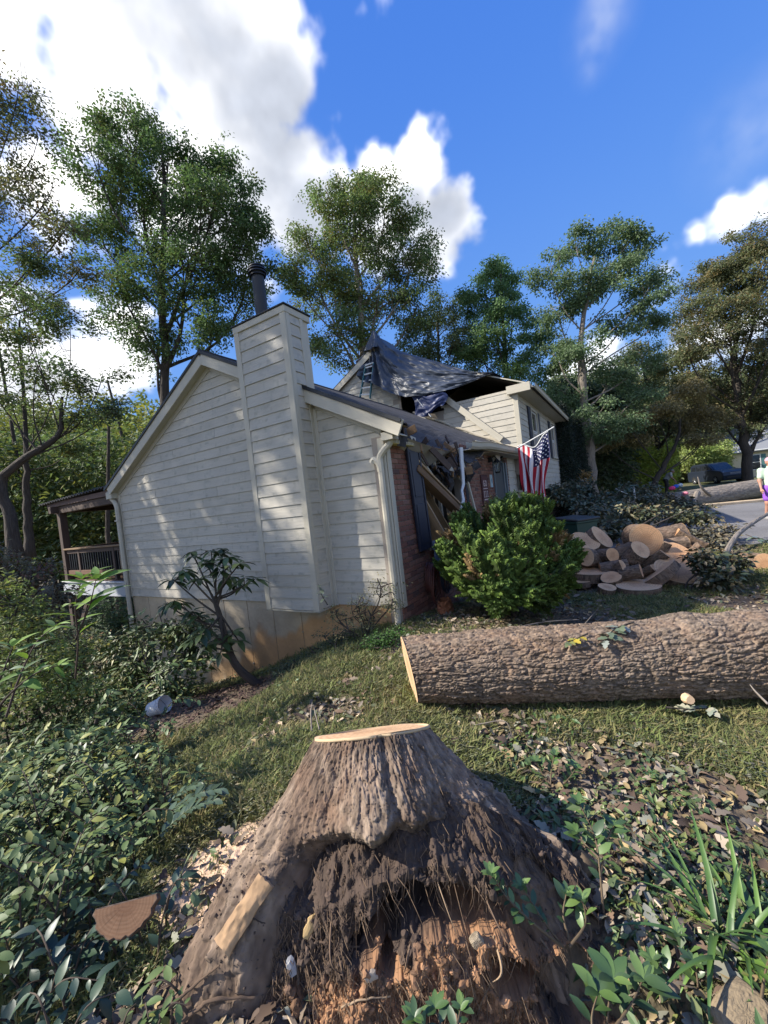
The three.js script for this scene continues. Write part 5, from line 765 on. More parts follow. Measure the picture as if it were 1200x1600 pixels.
// ------------------------------------------------------------------ the stump, tipped backwards, with its root plate lifted towards the camera
{
  const top = V3(-0.19, 0.455, -2.1), tilt = 26 * DEG, S = thing('tree_stump', 'wide sawn tree stump tipped back with its soil covered roots torn up in front', 'tree stump', V3(0, 0, 0));
  const T = V3(0.0, Math.cos(tilt), -Math.sin(tilt)), Fw = V3(0, Math.sin(tilt), Math.cos(tilt)), Rt = V3(1, 0, 0);
  // roots as angles round the stump (0 = towards the camera, + = right)
  const roots = [[-1.02, 0.22, 0.27], [1.3, 0.1, 0.3], [1.9, 0.3, 0.3], [2.7, 0.35, 0.3], [-1.9, 0.45, 0.3], [-2.7, 0.3, 0.3]];
  const crease = (a) => -0.045 * Math.exp(-(((a - 0.22) / 0.055) ** 2)) - 0.02 * Math.exp(-(((a + 0.45) / 0.05) ** 2));
  const radius = (a, h) => { let r = 0.305 + 0.66 * h + 0.1 * Math.sin(a * 5 + 1) * h - 0.55 * sstep(-0.78, -0.5, a) * sstep(1.0, 0.7, a) * sstep(0.3 + 0.1 * (fbm(a * 4 + 9, 2, 2, 3) - 0.5), 0.5, h); for (const [c, k, w] of roots) { let d = a - c; d = Math.atan2(Math.sin(d), Math.cos(d)); r += k * 1.6 * Math.pow(h, 1.7) * Math.exp(-((d / w) ** 2)); } return r + crease(a) * (0.7 + 0.5 * h); };
  const b = new MB(), NU = 640, NV = 340, LEN = 0.9;
  b.grid(NU, NV, (u, v) => {
    const a = (u - 0.5) * 6.28318, h = v * LEN, r0 = radius(a, h), circ = (u - 0.5) * 6.28318 * 0.36;
    const w = sstep(0.47, 0.5, Math.abs(u - 0.5)), bh = lerp(barkHeight(circ * 0.9, h * 0.9, 0.7), 0.6, w), wear = sstep(0.25, 0.7, h) * 0.6;
    const sx = r0 * Math.sin(a), sz = r0 * Math.cos(a), rough = 0.05 * (fbm(sx * 7, h * 7, sz * 7, 4) - 0.5) + 0.035 * (fbm(sx * 26, h * 26, sz * 26, 4) - 0.5) + 0.02 * (Math.abs(fbm(sx * 60, h * 50, sz * 60, 3) - 0.5) * 2 - 0.5), t = sstep(0.12, 0.42, h);
    const r = r0 - 0.02 * (1 - bh) * (1 - t * 0.75) + 0.02 * (fbm(circ * 22, h * 16, 3, 5) - 0.5) * (1 - t) + rough * (0.25 + 0.95 * t);
    const dirt = sstep(0.48, 0.62, fbm(sx * 6 + 3, h * 6, sz * 6, 4) + 0.16 * t);
    return { p: top.clone().add(V3(0, -0.62 * Math.pow(Math.max(0, h - 0.4) / 0.42, 1.8), 0)).addScaledVector(T, -h - 0.02 * (0.5 - fbm(a * 3, 1, 2, 2)) * (1 - v)).addScaledVector(Fw, r * Math.cos(a)).addScaledVector(Rt, r * Math.sin(a)), u: circ * (0.7 + r0), w: h, c: mix3(mix3([1.02, 1, .98], [1.2, 1.1, 1.0], clamp(fbm(circ * 3, h * 3, 9, 4) * 1.9 - 0.35)), [0.62, 0.5, 0.42], dirt * 0.8) };
  });
  part(S, 'bark', b.geo(true), M.bark);
  const f = new MB(), c0 = f.v(top.clone().addScaledVector(T, 0.008), 0.5, 0.5), idx = []; for (let k = 0; k <= 90; k++) { const a = (k / 90 - 0.5) * 6.28318, r = radius(a, 0) - 0.002; idx.push(f.v(top.clone().addScaledVector(T, 0.004 + 0.006 * Math.sin(a * 3)).addScaledVector(Fw, r * Math.cos(a)).addScaledVector(Rt, r * Math.sin(a)), 0.5 + 0.48 * Math.cos(a), 0.5 + 0.48 * Math.sin(a))); } for (let k = 0; k < 90; k++) f.tri(c0, idx[k], idx[k + 1]);
  const rim = new MB(); rim.tube(Array.from({ length: 61 }, (_, k) => { const a = (k / 60 - 0.5) * 6.28318, r = radius(a, 0) - 0.008; return top.clone().addScaledVector(T, 0.0).addScaledVector(Fw, r * Math.cos(a)).addScaledVector(Rt, r * Math.sin(a)); }), 0.008, 6, false);
  part(S, 'cut_face', f.geo(), M.endGrain); part(S, 'sawn_rim', rim.geo(true), std({ color: new THREE.Color(0.5, 0.37, 0.22), roughness: 0.9 }));
  // big roots running out from the flare
  const rootM = (pts, r0, r1, name = 'root', seg = 26, n = 120) => {
    const c = new THREE.CatmullRomCurve3(pts), P = c.getPoints(n), m = new MB(); m.tube(P, (u) => lerp(r0, r1, u), seg, true);
    for (let k = 0; k < m.p.length; k += 3) { const x = m.p[k], y = m.p[k + 1], z = m.p[k + 2], q = 0.15 * (fbm(x * 5, y * 5, z * 5, 4) - 0.5) + 0.08 * (fbm(x * 18, y * 18, z * 18, 4) - 0.5); m.p[k] += q; m.p[k + 1] += q; m.p[k + 2] += q; }
    return part(S, name, m.geo(true), M.bark);
  };
  rootM([at(640, 1200, 2.15), at(725, 1245, 1.95), at(790, 1290, 1.85), at(858, 1350, 1.74), at(920, 1400, 1.68), at(990, 1420, 1.72)], 0.10, 0.045);
  // soil of the root plate: a steep torn face with hollows
  const soil = new MB(), gx = 330, gy = 300;
  const caves = [[0.64, 0.5, 0.05, 0.09, 0.2], [0.47, 0.22, 0.05, 0.07, 0.22], [0.73, 0.24, 0.10, 0.17, 0.42], [0.57, 0.27, 0.10, 0.1, 0.36], [0.41, 0.3, 0.05, 0.09, 0.24], [0.31, 0.72, 0.09, 0.1, 0.3], [0.5, 0.66, 0.05, 0.1, 0.2], [0.79, 0.6, 0.11, 0.2, 0.34], [0.44, 0.42, 0.03, 0.05, 0.09], [0.63, 0.5, 0.04, 0.05, 0.08]];
  const TY = [[-1.1, -.2], [-.85, 0], [-.6, .13], [-.42, .24], [-.25, .32], [-.05, .36], [.15, .32], [.3, .23], [.46, .13], [.63, -.02], [.8, -.22], [1.05, -.45]], tyOf = (x) => { let k = 0; while (k < TY.length - 2 && x > TY[k + 1][0]) k++; const t = clamp((x - TY[k][0]) / (TY[k + 1][0] - TY[k][0])); return lerp(TY[k][1], TY[k + 1][1], t); };
  soil.grid(gx, gy, (u, v) => {
    const x = lerp(-1.06, 1.0, u), e = Math.abs(u - 0.42) * 2, edge = 1 - 0.55 * e * e;
    const ty = tyOf(x) + 0.07 * (fbm(u * 9, 3, 1, 4) - 0.5), tz = -1.47 - 0.2 * e * e + 0.1 * (fbm(u * 8, 7, 2, 3) - 0.5), bump = 0.07 * Math.sin(Math.PI * clamp(v * 1.25)) * edge;
    let y = lerp(ty, Math.min(-0.34, ty - .3), v), z = tz + 0.08 * v + bump + 0.2 * v * v;
    if (v < 0.1) { const q = (0.1 - v) / 0.1; y += 0.03 * q; z -= 0.22 * q; }
    let hol = 0; for (const [cu, cv, ru, rv, d] of caves) { const q = Math.hypot((u - cu + 0.05 * (fbm(u * 12, v * 12, 6, 3) - .5)) / ru, (v - cv + 0.05 * (fbm(u * 14, v * 12, 9, 3) - .5)) / rv); hol += d * sstep(1.1, 0.45, q); }
    const rug = 0.16 * (fbm(x * 4.5, y * 5 + z * 3, z * 3 + 1, 4) - 0.5) + 0.10 * (fbm(x * 15, y * 14 + z * 11, 4 + z * 9, 4) - 0.5) + 0.06 * (fbm(x * 48, y * 48 + z * 40, 7 + z * 20, 4) - 0.5);
    const str = 0.014 * (fbm(x * 40, y * 9, 2, 3) - 0.5);
    z += (rug * 0.9 + str) - hol * 2.0; y += rug * 0.6 - hol * 0.45 + 0.05 * (fbm(x * 9 + 5, y * 9, 4, 3) - 0.5);
    const n = fbm(x * 5, y * 5, 12, 4), clay = sstep(0.43, 0.6, n + 0.45 * sstep(0.22, 0.5, v) - 0.12 - 0.36 * Math.abs(x - 0.05)), red = sstep(0.5, 0.62, fbm(x * 4 + 2, y * 4, 22, 3)) * sstep(0.4, 0.6, v) * sstep(0.4, 0.05, Math.abs(x - 0.1));
    let c = mix3([0.062, 0.042, 0.031], [0.27, 0.145, 0.075], clay); c = mix3(c, [0.36, 0.14, 0.055], red * 0.8); c = mix3(c, [0.14, 0.105, 0.08], sstep(0.35, 0.05, u) * 0.7);
    return { p: V3(x, y, z), u: x, w: y, c: mul3(c, 0.65 + 0.75 * fbm(x * 30, y * 30, 15, 3)) };
  });
  const soilMat = std({ roughness: 1, bumpMap: tex(256, (u, v) => fbm(u * 30, v * 30, 3, 4, 30), 0.3, false), bumpScale: 0.012 });
  const SP = [soil.p, gx, gy], surf = (u, v) => { const i = Math.round(u * gx), j = Math.round(v * gy), k = (j * (gx + 1) + i) * 3; return V3(soil.p[k], soil.p[k + 1], soil.p[k + 2]); }, scol = (u, v) => { const k = (Math.round(v * gy) * (gx + 1) + Math.round(u * gx)) * 3; return [soil.c[k], soil.c[k + 1], soil.c[k + 2]]; };
  const ball = part(S, 'root_ball', soil.geo(true), soilMat);
  S.updateMatrixWorld(true); const rc = new THREE.Raycaster(), hitOn = S.children.filter((c) => c.name === 'bark' || c.name === 'root' || c === ball);
  onStump = (px, py, lift = 0.01) => { const d = rayDir(px, py).normalize(); rc.set(EYE, d); const h = rc.intersectObjects(hitOn, false)[0]; return h ? h.point.addScaledVector(d, -lift) : at(px, py, 1.35); };
  // clods and crumbs
  const r = rng(91), clod = new THREE.IcosahedronGeometry(1, 1); { const P = clod.attributes.position; for (let k = 0; k < P.count; k++) { const v = V3(P.getX(k), P.getY(k), P.getZ(k)), q = 0.4 + 1.1 * fbm(v.x * 2.1 + 5, v.y * 2.1, v.z * 2.1, 3); P.setXYZ(k, v.x * q, v.y * q * 0.8, v.z * q); } clod.computeVertexNormals(); clod.deleteAttribute('uv'); }
  const list = []; for (let k = 0; k < 14000; k++) { const u = r(), v = Math.pow(r(), 0.8), p = surf(u, v), c = scol(u, v), s = 0.002 + 0.016 * Math.pow(r(), 9), w = 0.6 + 0.8 * r(); list.push({ m: M4(p.add(V3(0, 0, 0.004 * r())), [r() * 6, r() * 6, r() * 6], V3(s, s * (0.5 + r()), s * (0.6 + 1.6 * r() * r()))), c: new THREE.Color(c[0] * w, c[1] * w, c[2] * w) }); }
  // soil still clinging to the bark above the torn edge
  for (let k = 0; k < 7000; k++) { const v = 0.24 + 0.7 * r(), u = 0.5 + (r() - .5) * .62, i = Math.round(u * NU), j = Math.round(v * NV), q = (j * (NU + 1) + i) * 3, p = V3(b.p[q], b.p[q + 1], b.p[q + 2]); if (fbm(p.x * 7, p.y * 7, p.z * 7 + 3, 3) < .56 - .2 * sstep(.3, .5, v * LEN)) continue; const s = .0015 + .006 * Math.pow(r(), 5), w = .6 + .9 * r(); list.push({ m: M4(p, [r() * 6, r() * 6, r() * 6], s), c: new THREE.Color(.085 * w, .06 * w, .045 * w) }); }
  instances(S, 'soil_clods', clod, new THREE.MeshStandardMaterial({ roughness: 1 }), list);
  // fine roots hanging from the plate: the thick ones singly, the hair roots as one mass
  const hair = new MB(), rootMat = flatMat(0.13, 0.085, 0.055, 0.95), paleRoot = flatMat(0.3, 0.21, 0.13, 0.9);
  for (let k = 0; k < 4200; k++) { const u = r(), v = r() * 0.95, p = surf(u, v).add(V3(0, 0, 0.005)), l = 0.03 + 0.17 * r() * r(), d = V3((r() - .5) * 0.9, -0.9 + (r() - .3) * 0.7, 0.35 * r()).normalize(), q = p.clone().addScaledVector(d, l); hair.tube([p.clone().addScaledVector(d, -0.02), p.clone().lerp(q, .5).add(V3((r() - .5) * l * .4, .01, .02 * r())), q], (t) => 0.0015 * (1.2 - t), 3, false); }
  part(S, 'hair_roots', hair.geo(true), flatMat(0.17, 0.115, 0.075, 0.95), 'stuff');
  for (let k = 0; k < 46; k++) { const u = 0.1 + 0.8 * r(), v = 0.1 + 0.75 * r(), p = surf(u, v).add(V3(0, 0, -0.02)), l = 0.12 + 0.25 * r(), dx = (r() - .5), q = p.clone().add(V3(dx * l, -l * (0.25 + 0.6 * r()), 0.05 + 0.09 * r())), m = p.clone().lerp(q, 0.5).add(V3((r() - .5) * .07, .02, .05 + .03 * r())); part(S, 'fine_root', new MB().tube(curve([p, m, q], 12), (t) => (0.0025 + 0.005 * hash3(k, 2, 7)) * (1.15 - t), 5).geo(true), r() < 0.35 ? paleRoot : rootMat); }
  const rp = (pts, r0, m) => part(S, 'fine_root', new MB().tube(curve(pts, 24).map((q, k) => q.add(V3(0.012 * (fbm(k * .35, r0 * 900, 1, 3) - .5), 0.014 * (fbm(k * .4, r0 * 700, 4, 3) - .5), 0.008 - 0.0))), (t) => r0 * 0.6 * (1.1 - 0.7 * t) * (0.8 + 0.5 * hash3(Math.round(t * 24), 3, 1)), 6).geo(true), m);
  rp([onStump(640, 1385, 0.012), onStump(622, 1425, 0.012), onStump(618, 1460, 0.012)], 0.006, paleRoot); rp([onStump(500, 1467, 0.012), onStump(550, 1475, 0.012), onStump(600, 1470, 0.012)], 0.007, rootMat); rp([onStump(535, 1568, 0.012), onStump(570, 1556, 0.012), onStump(610, 1553, 0.012)], 0.006, paleRoot); rp([onStump(250, 1585, 0.012), onStump(300, 1540, 0.012), onStump(345, 1505, 0.012)], 0.011, rootMat); rp([onStump(280, 1600, 0.012), onStump(330, 1560, 0.012), onStump(400, 1555, 0.012)], 0.013, rootMat);
  rp([onStump(340, 1480, 0.012), onStump(390, 1420, 0.012), onStump(402, 1375, 0.012)], 0.004, rootMat); rp([onStump(375, 1405, 0.012), onStump(395, 1430, 0.012), onStump(415, 1440, 0.012)], 0.006, flatMat(0.03, 0.02, 0.015));
}
// ------------------------------------------------------------------ bark slab, offcuts, chips and stones about the stump
{
  const slab = (name, label, cat, w, l, t, mat, pos, e, seed, curl = 0.15) => { const b = new MB(), r = rng(seed), q = r() * 9, f = (u, v) => V3((u - .5) * w * (0.75 + 0.35 * fbm(v * 4 + q, 1, 2, 3)), curl * w * (1 - (2 * u - 1) ** 2) + 0.012 * (fbm(u * 6 + q, v * 8, 3, 3) - .5), (v - .5) * l + 0.08 * l * (fbm(u * 5 + q, v > .5 ? 3 : 7, 1, 3) - .5)); b.grid(14, 26, (u, v) => ({ p: f(u, v), u: u * w + q, w: v * l + q })); b.grid(14, 26, (u, v) => ({ p: f(u, v).add(V3(0, -t, 0)), u: u * w, w: v * l })); for (const s of [0, 1]) { b.grid(1, 26, (u, v) => ({ p: f(s, v).add(V3(0, -t * u, 0)), u: u * t, w: v * l })); b.grid(14, 1, (u, v) => ({ p: f(u, s).add(V3(0, -t * v, 0)), u: u * w, w: v * t })); } const m = single(name, b.geo(0.7), mat, label, cat); m.position.copy(pos); m.rotation.set(e[0], e[1], e[2], 'YXZ'); return m; };
  const pale = std({ map: M.wood.map, color: new THREE.Color(1.0, 0.92, 0.85), roughness: 0.9 });
  const mk = (p, q) => { const e = new THREE.Euler().setFromRotationMatrix(beamM(p, q, V3(0, 0.55, 0.8)), 'YXZ'); return [e.x, e.y, e.z]; };
  const pA = onStump(345, 1482, 0.03), pB = onStump(415, 1375, 0.03); slab('bark_slab', 'pale split slab of wood lying on the left root in front of the stump', 'wood slab', 0.085, pA.distanceTo(pB), 0.018, pale, pA.clone().lerp(pB, .5), mk(pA, pB), 3, 0.1);
  { // half round offcut: bark on the curved side, rings on the sawn face
    const o = at(200, 1432, 1.64), T = thing('wood_offcut', 'dark half-round wood offcut at the left beside the thicket', 'offcut', o), sh = new THREE.Shape(); sh.moveTo(-.11, .045); for (let k = 0; k <= 24; k++) { const a = Math.PI + Math.PI * k / 24; sh.lineTo(.11 * Math.cos(a) * (1 + .06 * Math.sin(k * 1.7)), .045 + .105 * Math.sin(a) * (1 + .05 * Math.sin(k * 2.3))); }
    const g = new THREE.ExtrudeGeometry(sh, { depth: .05, bevelEnabled: true, bevelSize: .004, bevelThickness: .004, bevelSegments: 2 }); part(T, 'offcut_body', g, std({ map: M.bark.map, color: new THREE.Color(.55, .48, .44), roughness: .95, vertexColors: false }));
    const f = new THREE.ShapeGeometry(sh), P = f.attributes.position, U = f.attributes.uv; for (let k = 0; k < P.count; k++) U.setXY(k, .5 + P.getX(k) * 4.1, .52 + (P.getY(k) - .045) * 4.1); const m = part(T, 'cut_face', f, std({ map: M.endGrain.map, color: new THREE.Color(.42, .36, .33), roughness: .9, vertexColors: false })); m.position.z = .0555; T.rotation.set(-.75, .25, .12);
  }
  const chips = [[485, 1448, 1.26, .05, 'yellow wood chip stuck in the soil below the stump'], [455, 1510, 1.2, .045, 'light grey stone chip in the soil left of the hollow'], [580, 1525, 1.2, .035, 'small pale splinter low on the root plate'], [362, 1440, 0, 0, ''], [305, 1405, 1.5, .03, 'green leaf scrap on the left root']];
  const cm = [flatMat(.5, .34, .15), flatMat(.34, .33, .32), flatMat(.42, .33, .24), 0, flatMat(.09, .13, .06)];
  chips.forEach(([x, y, D, s, label], k) => { if (!s) return; const g = new THREE.IcosahedronGeometry(s * 0.6, 1), P = g.attributes.position; for (let i = 0; i < P.count; i++) { const q = 0.6 + 0.9 * hash3(Math.round(P.getX(i) * 900), Math.round(P.getY(i) * 900), k); P.setXYZ(i, P.getX(i) * q * 0.7, P.getY(i) * q, P.getZ(i) * 0.3); } g.computeVertexNormals(); g.setAttribute('color', new THREE.Float32BufferAttribute(new Float32Array(P.count * 3).fill(1), 3)); const m = single(k === 1 ? 'stone' : 'wood_chip', g, cm[k], label, k === 1 ? 'stone' : 'chip'); m.position.copy(onStump(x, y, 0.012)); m.rotation.set(-.4, .3, -.6 + k); });
  const rock = (label, pos, sx, sy, sz, seed, mat, e = [0, 0, 0]) => { const g = new THREE.IcosahedronGeometry(1, 5), P = g.attributes.position; for (let i = 0; i < P.count; i++) { const v = V3(P.getX(i), P.getY(i), P.getZ(i)), q = 0.75 + 0.4 * fbm(v.x * 1.1 + seed, v.y * 1.1, v.z * 1.1, 3) + 0.1 * (fbm(v.x * 7, v.y * 7, v.z * 7 + seed, 3) - .5); const cut = (t, m) => (Math.abs(t) > m ? Math.sign(t) * (m + (Math.abs(t) - m) * 0.25) : t); P.setXYZ(i, cut(v.x * q, .7) * sx, cut(v.y * q, .6) * sy, cut(v.z * q, .7) * sz); } const mg = mergeVertices((g.deleteAttribute('normal'), g)); mg.computeVertexNormals(); mg.setAttribute('color', new THREE.Float32BufferAttribute(new Float32Array(mg.attributes.position.count * 3).fill(1), 3)); const m = single('stone', mg, mat, label, 'stone'); m.position.copy(pos); m.rotation.set(...e); };
  const stoneMat = std({ color: new THREE.Color(.8, .78, .76), map: M.concrete.map, bumpMap: M.concrete.bumpMap, bumpScale: .006 });
  rock('squared grey stone at the bottom right corner below the strap leaved plant', at(1165, 1600, 1.24), .12, .08, .1, 3, std({ color: new THREE.Color(.5, .46, .4), map: M.concrete.map, bumpMap: M.concrete.bumpMap, bumpScale: .006 }), [.3, .4, .1]);
  rock('small grey stone on the right side of the root plate', onStump(745, 1470), .028, .034, .02, 9, stoneMat, [0, 0, .5]); rock('dark wedge of stone beside the right hollow', at(905, 1362, 1.74), .1, .08, .06, 5, std({ color: new THREE.Color(.22, .19, .17), map: M.concrete.map }), [.2, .3, .7]);
  slab('wood_slab', 'sawdust covered flat wood slab in the leaves right of the stump', 'wood slab', 0.2, 0.3, 0.03, std({ map: M.wood.map, color: new THREE.Color(1.25, 1.1, .95) }), at(982, 1318, 1.98), [0.15, 1.4, 0.1], 12, 0.1); slab('wood_slab', 'narrow bark strip lying below the sawdust covered slab', 'wood slab', 0.07, 0.34, 0.02, std({ map: M.wood.map, color: new THREE.Color(1.15, 1.0, .85) }), at(1035, 1352, 1.9), [0.1, 1.6, 0.1], 14, 0.1);
}
// ------------------------------------------------------------------ pile of sawn rounds
{
  const faces = [[1, 1, 1], [1.02, .92, .84], [.9, .86, .8], [1.0, .97, .93]].map((c) => std({ map: M.endGrain.map, color: new THREE.Color(...c), roughness: .85 }));
  function roundLog(name, label, pos, axis, r, len, seed, opts = {}) {
    const g = thing(name, label, opts.cat ?? 'log', pos, 0, null), m = new MB(), ax = axis.clone().normalize(), s0 = Math.abs(ax.y) > 0.9 ? V3(1, 0, 0) : V3(0, 1, 0), sx = V3(0, 0, 0).crossVectors(s0, ax).normalize(), sy = V3(0, 0, 0).crossVectors(ax, sx), q = seed * 3.7, ell = 0.92 + 0.16 * hash3(seed, 1, 4), half = opts.half;
    const NU = 64, NV = Math.max(8, Math.round(len * 50)), rad = (a) => r * (1 + 0.05 * Math.sin(a * 2 + q) + 0.03 * Math.sin(a * 3 + q * 2)) * (half && Math.cos(a - q) < -0.15 ? 0.15 / -Math.cos(a - q) * 1.0 : 1);
    m.grid(NU, NV, (u, v) => { const a = u * 6.28318, circ = u * 6.28318 * r, h = lerp(barkHeight(circ + q, v * len), 0.7, sstep(.92, 1, u)), rr = rad(a) - (half && Math.cos(a - q) < -0.15 ? 0 : 0.016 * (1 - h)) + 0.008 * (fbm(Math.cos(a) * 3 + q, Math.sin(a) * 3, v * 3, 3) - .5), sl = (opts.slant ?? 0.1) * r * Math.cos(a - q) * (v - 0.5) * 2; return { p: V3(0, 0, 0).addScaledVector(ax, (v - .5) * len + sl * 0.5).addScaledVector(sx, rr * Math.cos(a) * ell).addScaledVector(sy, rr * Math.sin(a) / ell), u: circ + q, w: v * len }; });
    part(g, 'bark', m.geo(true), opts.bark ?? M.pileBark);
    for (const s of [-1, 1]) { const f = new MB(), c = f.v(V3(0, 0, 0).addScaledVector(ax, s * len / 2), .5, .5), id = []; for (let k = 0; k <= 40; k++) { const a = k / 40 * 6.28318, rr = rad(a) - 0.004, sl = (opts.slant ?? 0.1) * r * Math.cos(a - q) * s; id.push(f.v(V3(0, 0, 0).addScaledVector(ax, s * (len / 2 + 0.002) + sl * 0.5).addScaledVector(sx, rr * Math.cos(a) * ell).addScaledVector(sy, rr * Math.sin(a) / ell), .5 + .46 * Math.cos(a) * rr / r, .5 + .46 * Math.sin(a) * rr / r)); } for (let k = 0; k < 40; k++) s > 0 ? f.tri(c, id[k], id[k + 1]) : f.tri(c, id[k + 1], id[k]); part(g, 'cut_face', f.geo(), opts.face ?? faces[seed % 4]); }
    return g;
  }
  const G = 'sawn log rounds', dull = std({ map: M.endGrain.map, color: new THREE.Color(0.72, 0.62, 0.55), roughness: 0.9 }), W = (n, l, px, py, D, ax, rpx, lpx, seed, o) => { const g = roundLog(n, l, at(px, py, D), V3(...ax), rpx * D / FOCAL, lpx * D / FOCAL, seed, o); return g; };
  W('log_round', 'largest round standing on edge on top of the wood pile, sawn face to the camera', 1003, 843, 6.9, [-.12, .08, 1], 25, 24, 1, { slant: .05 });
  W('log_round', 'thin pale disc leaning flat on the left shoulder of the pile', 913, 850, 7.0, [.12, .86, .5], 22, 12, 2); W('log_round', 'pale disc leaning upright behind the left disc of the pile', 935, 843, 7.15, [.55, .55, .62], 21, 14, 3);
  W('log', 'short bark covered log with a small pale end low on the left of the pile', 925, 872, 6.8, [-.75, .25, .55], 14, 40, 4, {}); W('log_round', 'flat slab of wood lying level at the left foot of the pile', 916, 898, 6.6, [.04, 1, .1], 27, 13, 5, { slant: .03 }); W('log_round', 'second flat slab, lowest at the left foot of the pile', 906, 910, 6.5, [.0, 1, .06], 18, 10, 6);
  W('log_round', 'tilted wedge shaped block in the centre of the pile', 993, 868, 6.6, [.35, .75, .5], 16, 26, 7, { slant: .5 }); W('split_log', 'split billet right of the central block of the pile', 1020, 872, 6.65, [.55, .6, .4], 13, 34, 8, { half: true }); W('split_log', 'split billet with a reddish face left of the big standing round', 975, 862, 6.8, [.8, .3, .3], 11, 30, 9, { half: true });
  W('log_round', 'thick round lying on its side behind the big standing round', 1047, 838, 7.2, [.95, .1, .1], 15, 44, 10); W('split_log', 'flat split piece with a bright top in the upper middle of the pile', 1050, 853, 6.95, [.9, .05, .2], 13, 40, 11, { half: true }); W('split_log', 'reddish split log sloping down at the upper right of the pile', 1075, 848, 7.0, [.7, -.55, .3], 14, 42, 12, { half: true, face: dull });
  W('log_round', 'round with a pale half-moon face in the middle right of the pile', 1057, 872, 6.6, [-.1, .62, .75], 22, 18, 13, { half: false }); W('log_round', 'widest disc, speckled with sawdust, at the right front of the pile', 1060, 896, 6.25, [.15, .9, .42], 37, 10, 14, { slant: .03 }); W('log_round', 'bark edged disc tilted on its rim at the front of the pile', 1030, 900, 6.1, [-.5, .72, -.35], 33, 14, 15);
  W('log_round', 'flat round lying level on the grass in front of the pile', 997, 921, 5.95, [.02, 1, .05], 32, 15, 16, { slant: .03 }); W('log', 'small branch log with a pale end in front of the tilted disc', 985, 895, 6.15, [.75, .2, .5], 11, 30, 17); W('split_log', 'pale block leaning at the right end of the pile beside the leafy branch', 1093, 872, 6.5, [.45, .75, .5], 16, 24, 18, { half: true });
  W('split_log', 'narrow pale split behind the half-moon round', 1082, 862, 6.8, [.6, .5, .4], 10, 28, 19, { half: true }); W('log', 'dark bark covered log at the base of the pile centre', 960, 890, 6.5, [.9, .1, .3], 13, 40, 20); W('log', 'hidden log under the left discs of the pile', 905, 875, 6.9, [.8, .1, .5], 15, 40, 21); W('split_log', 'small pale wedge at the left of the small branch log', 965, 887, 6.25, [.3, .5, .7], 9, 16, 22, { half: true });
  W('log', 'bark covered log across the back of the pile', 1000, 862, 7.3, [.98, .05, .1], 18, 60, 23); W('log', 'hidden log carrying the right of the pile', 1065, 895, 6.9, [.95, .0, .3], 18, 60, 24);
  W('log_round', 'small round with a dark heart lying alone at the right edge of the lawn', 1187, 880, 6.4, [-.25, .12, 1], 16, 24, 25); W('log', 'tiny brown log end just left of the lone round', 1168, 872, 6.9, [-.3, .1, 1], 9, 18, 26, { face: dull });
  W('log_round', 'small flat disc propped between the left logs and the flat round', 955, 905, 6.2, [-.3, .85, .4], 14, 9, 41); W('split_log', 'bright split chunk below the tilted central block', 1008, 888, 6.35, [.6, .45, .6], 11, 22, 42, { half: true }); W('log_round', 'thin pale disc peeking out under the widest disc', 1078, 912, 6.15, [.25, .9, .3], 20, 9, 43);
  W('split_log', 'orange split wedge lying at the right foot of the pile', 1098, 902, 6.3, [.7, .3, .5], 11, 26, 44, { half: true }); W('log', 'short stub log with a round pale face between the left discs', 948, 868, 6.7, [.25, .15, .95], 12, 24, 45); W('split_log', 'small split stick leaning against the big standing round', 1036, 862, 6.6, [.35, .8, .3], 7, 30, 46, { half: true }); W('log_round', 'small round lying apart on the grass left of the flat round', 948, 922, 5.95, [.1, .95, .3], 13, 11, 47);
  // far trunk along the kerb
  const A = at(1045, 787, 17.2), B = at(1182, 764, 18.2), F = roundLog('felled_trunk', 'pale felled trunk lying along the far side of the street', A.clone().lerp(B, .5), B.clone().sub(A), 0.42, A.distanceTo(B), 31, { slant: .2, bark: M.paleBark });
  const LB = ['pale broken limb sloping down below the near end of the far trunk', 'long grey limb reaching left from the far trunk over the brush', 'lower grey limb lying across the brush left of the street', 'short limb stub standing up from the far trunk'];
  [[[1090, 770, 17], [1080, 790, 16.4], [1058, 796, 15.6], .11], [[1050, 776, 17], [1015, 775, 16.6], [985, 786, 16], .10], [[1040, 790, 16.8], [1000, 800, 15.6], [960, 795, 15], .09], [[1110, 775, 17.2], [1095, 760, 17], [1090, 745, 17], .06]].forEach(([a, b, c, r], k) => single('fallen_limb', new MB().tube(curve([at(...a), at(...b), at(...c)], 14), (u) => r * (1.1 - .8 * u), 8).geo(true), M.paleBark, LB[k], 'branch'));
}
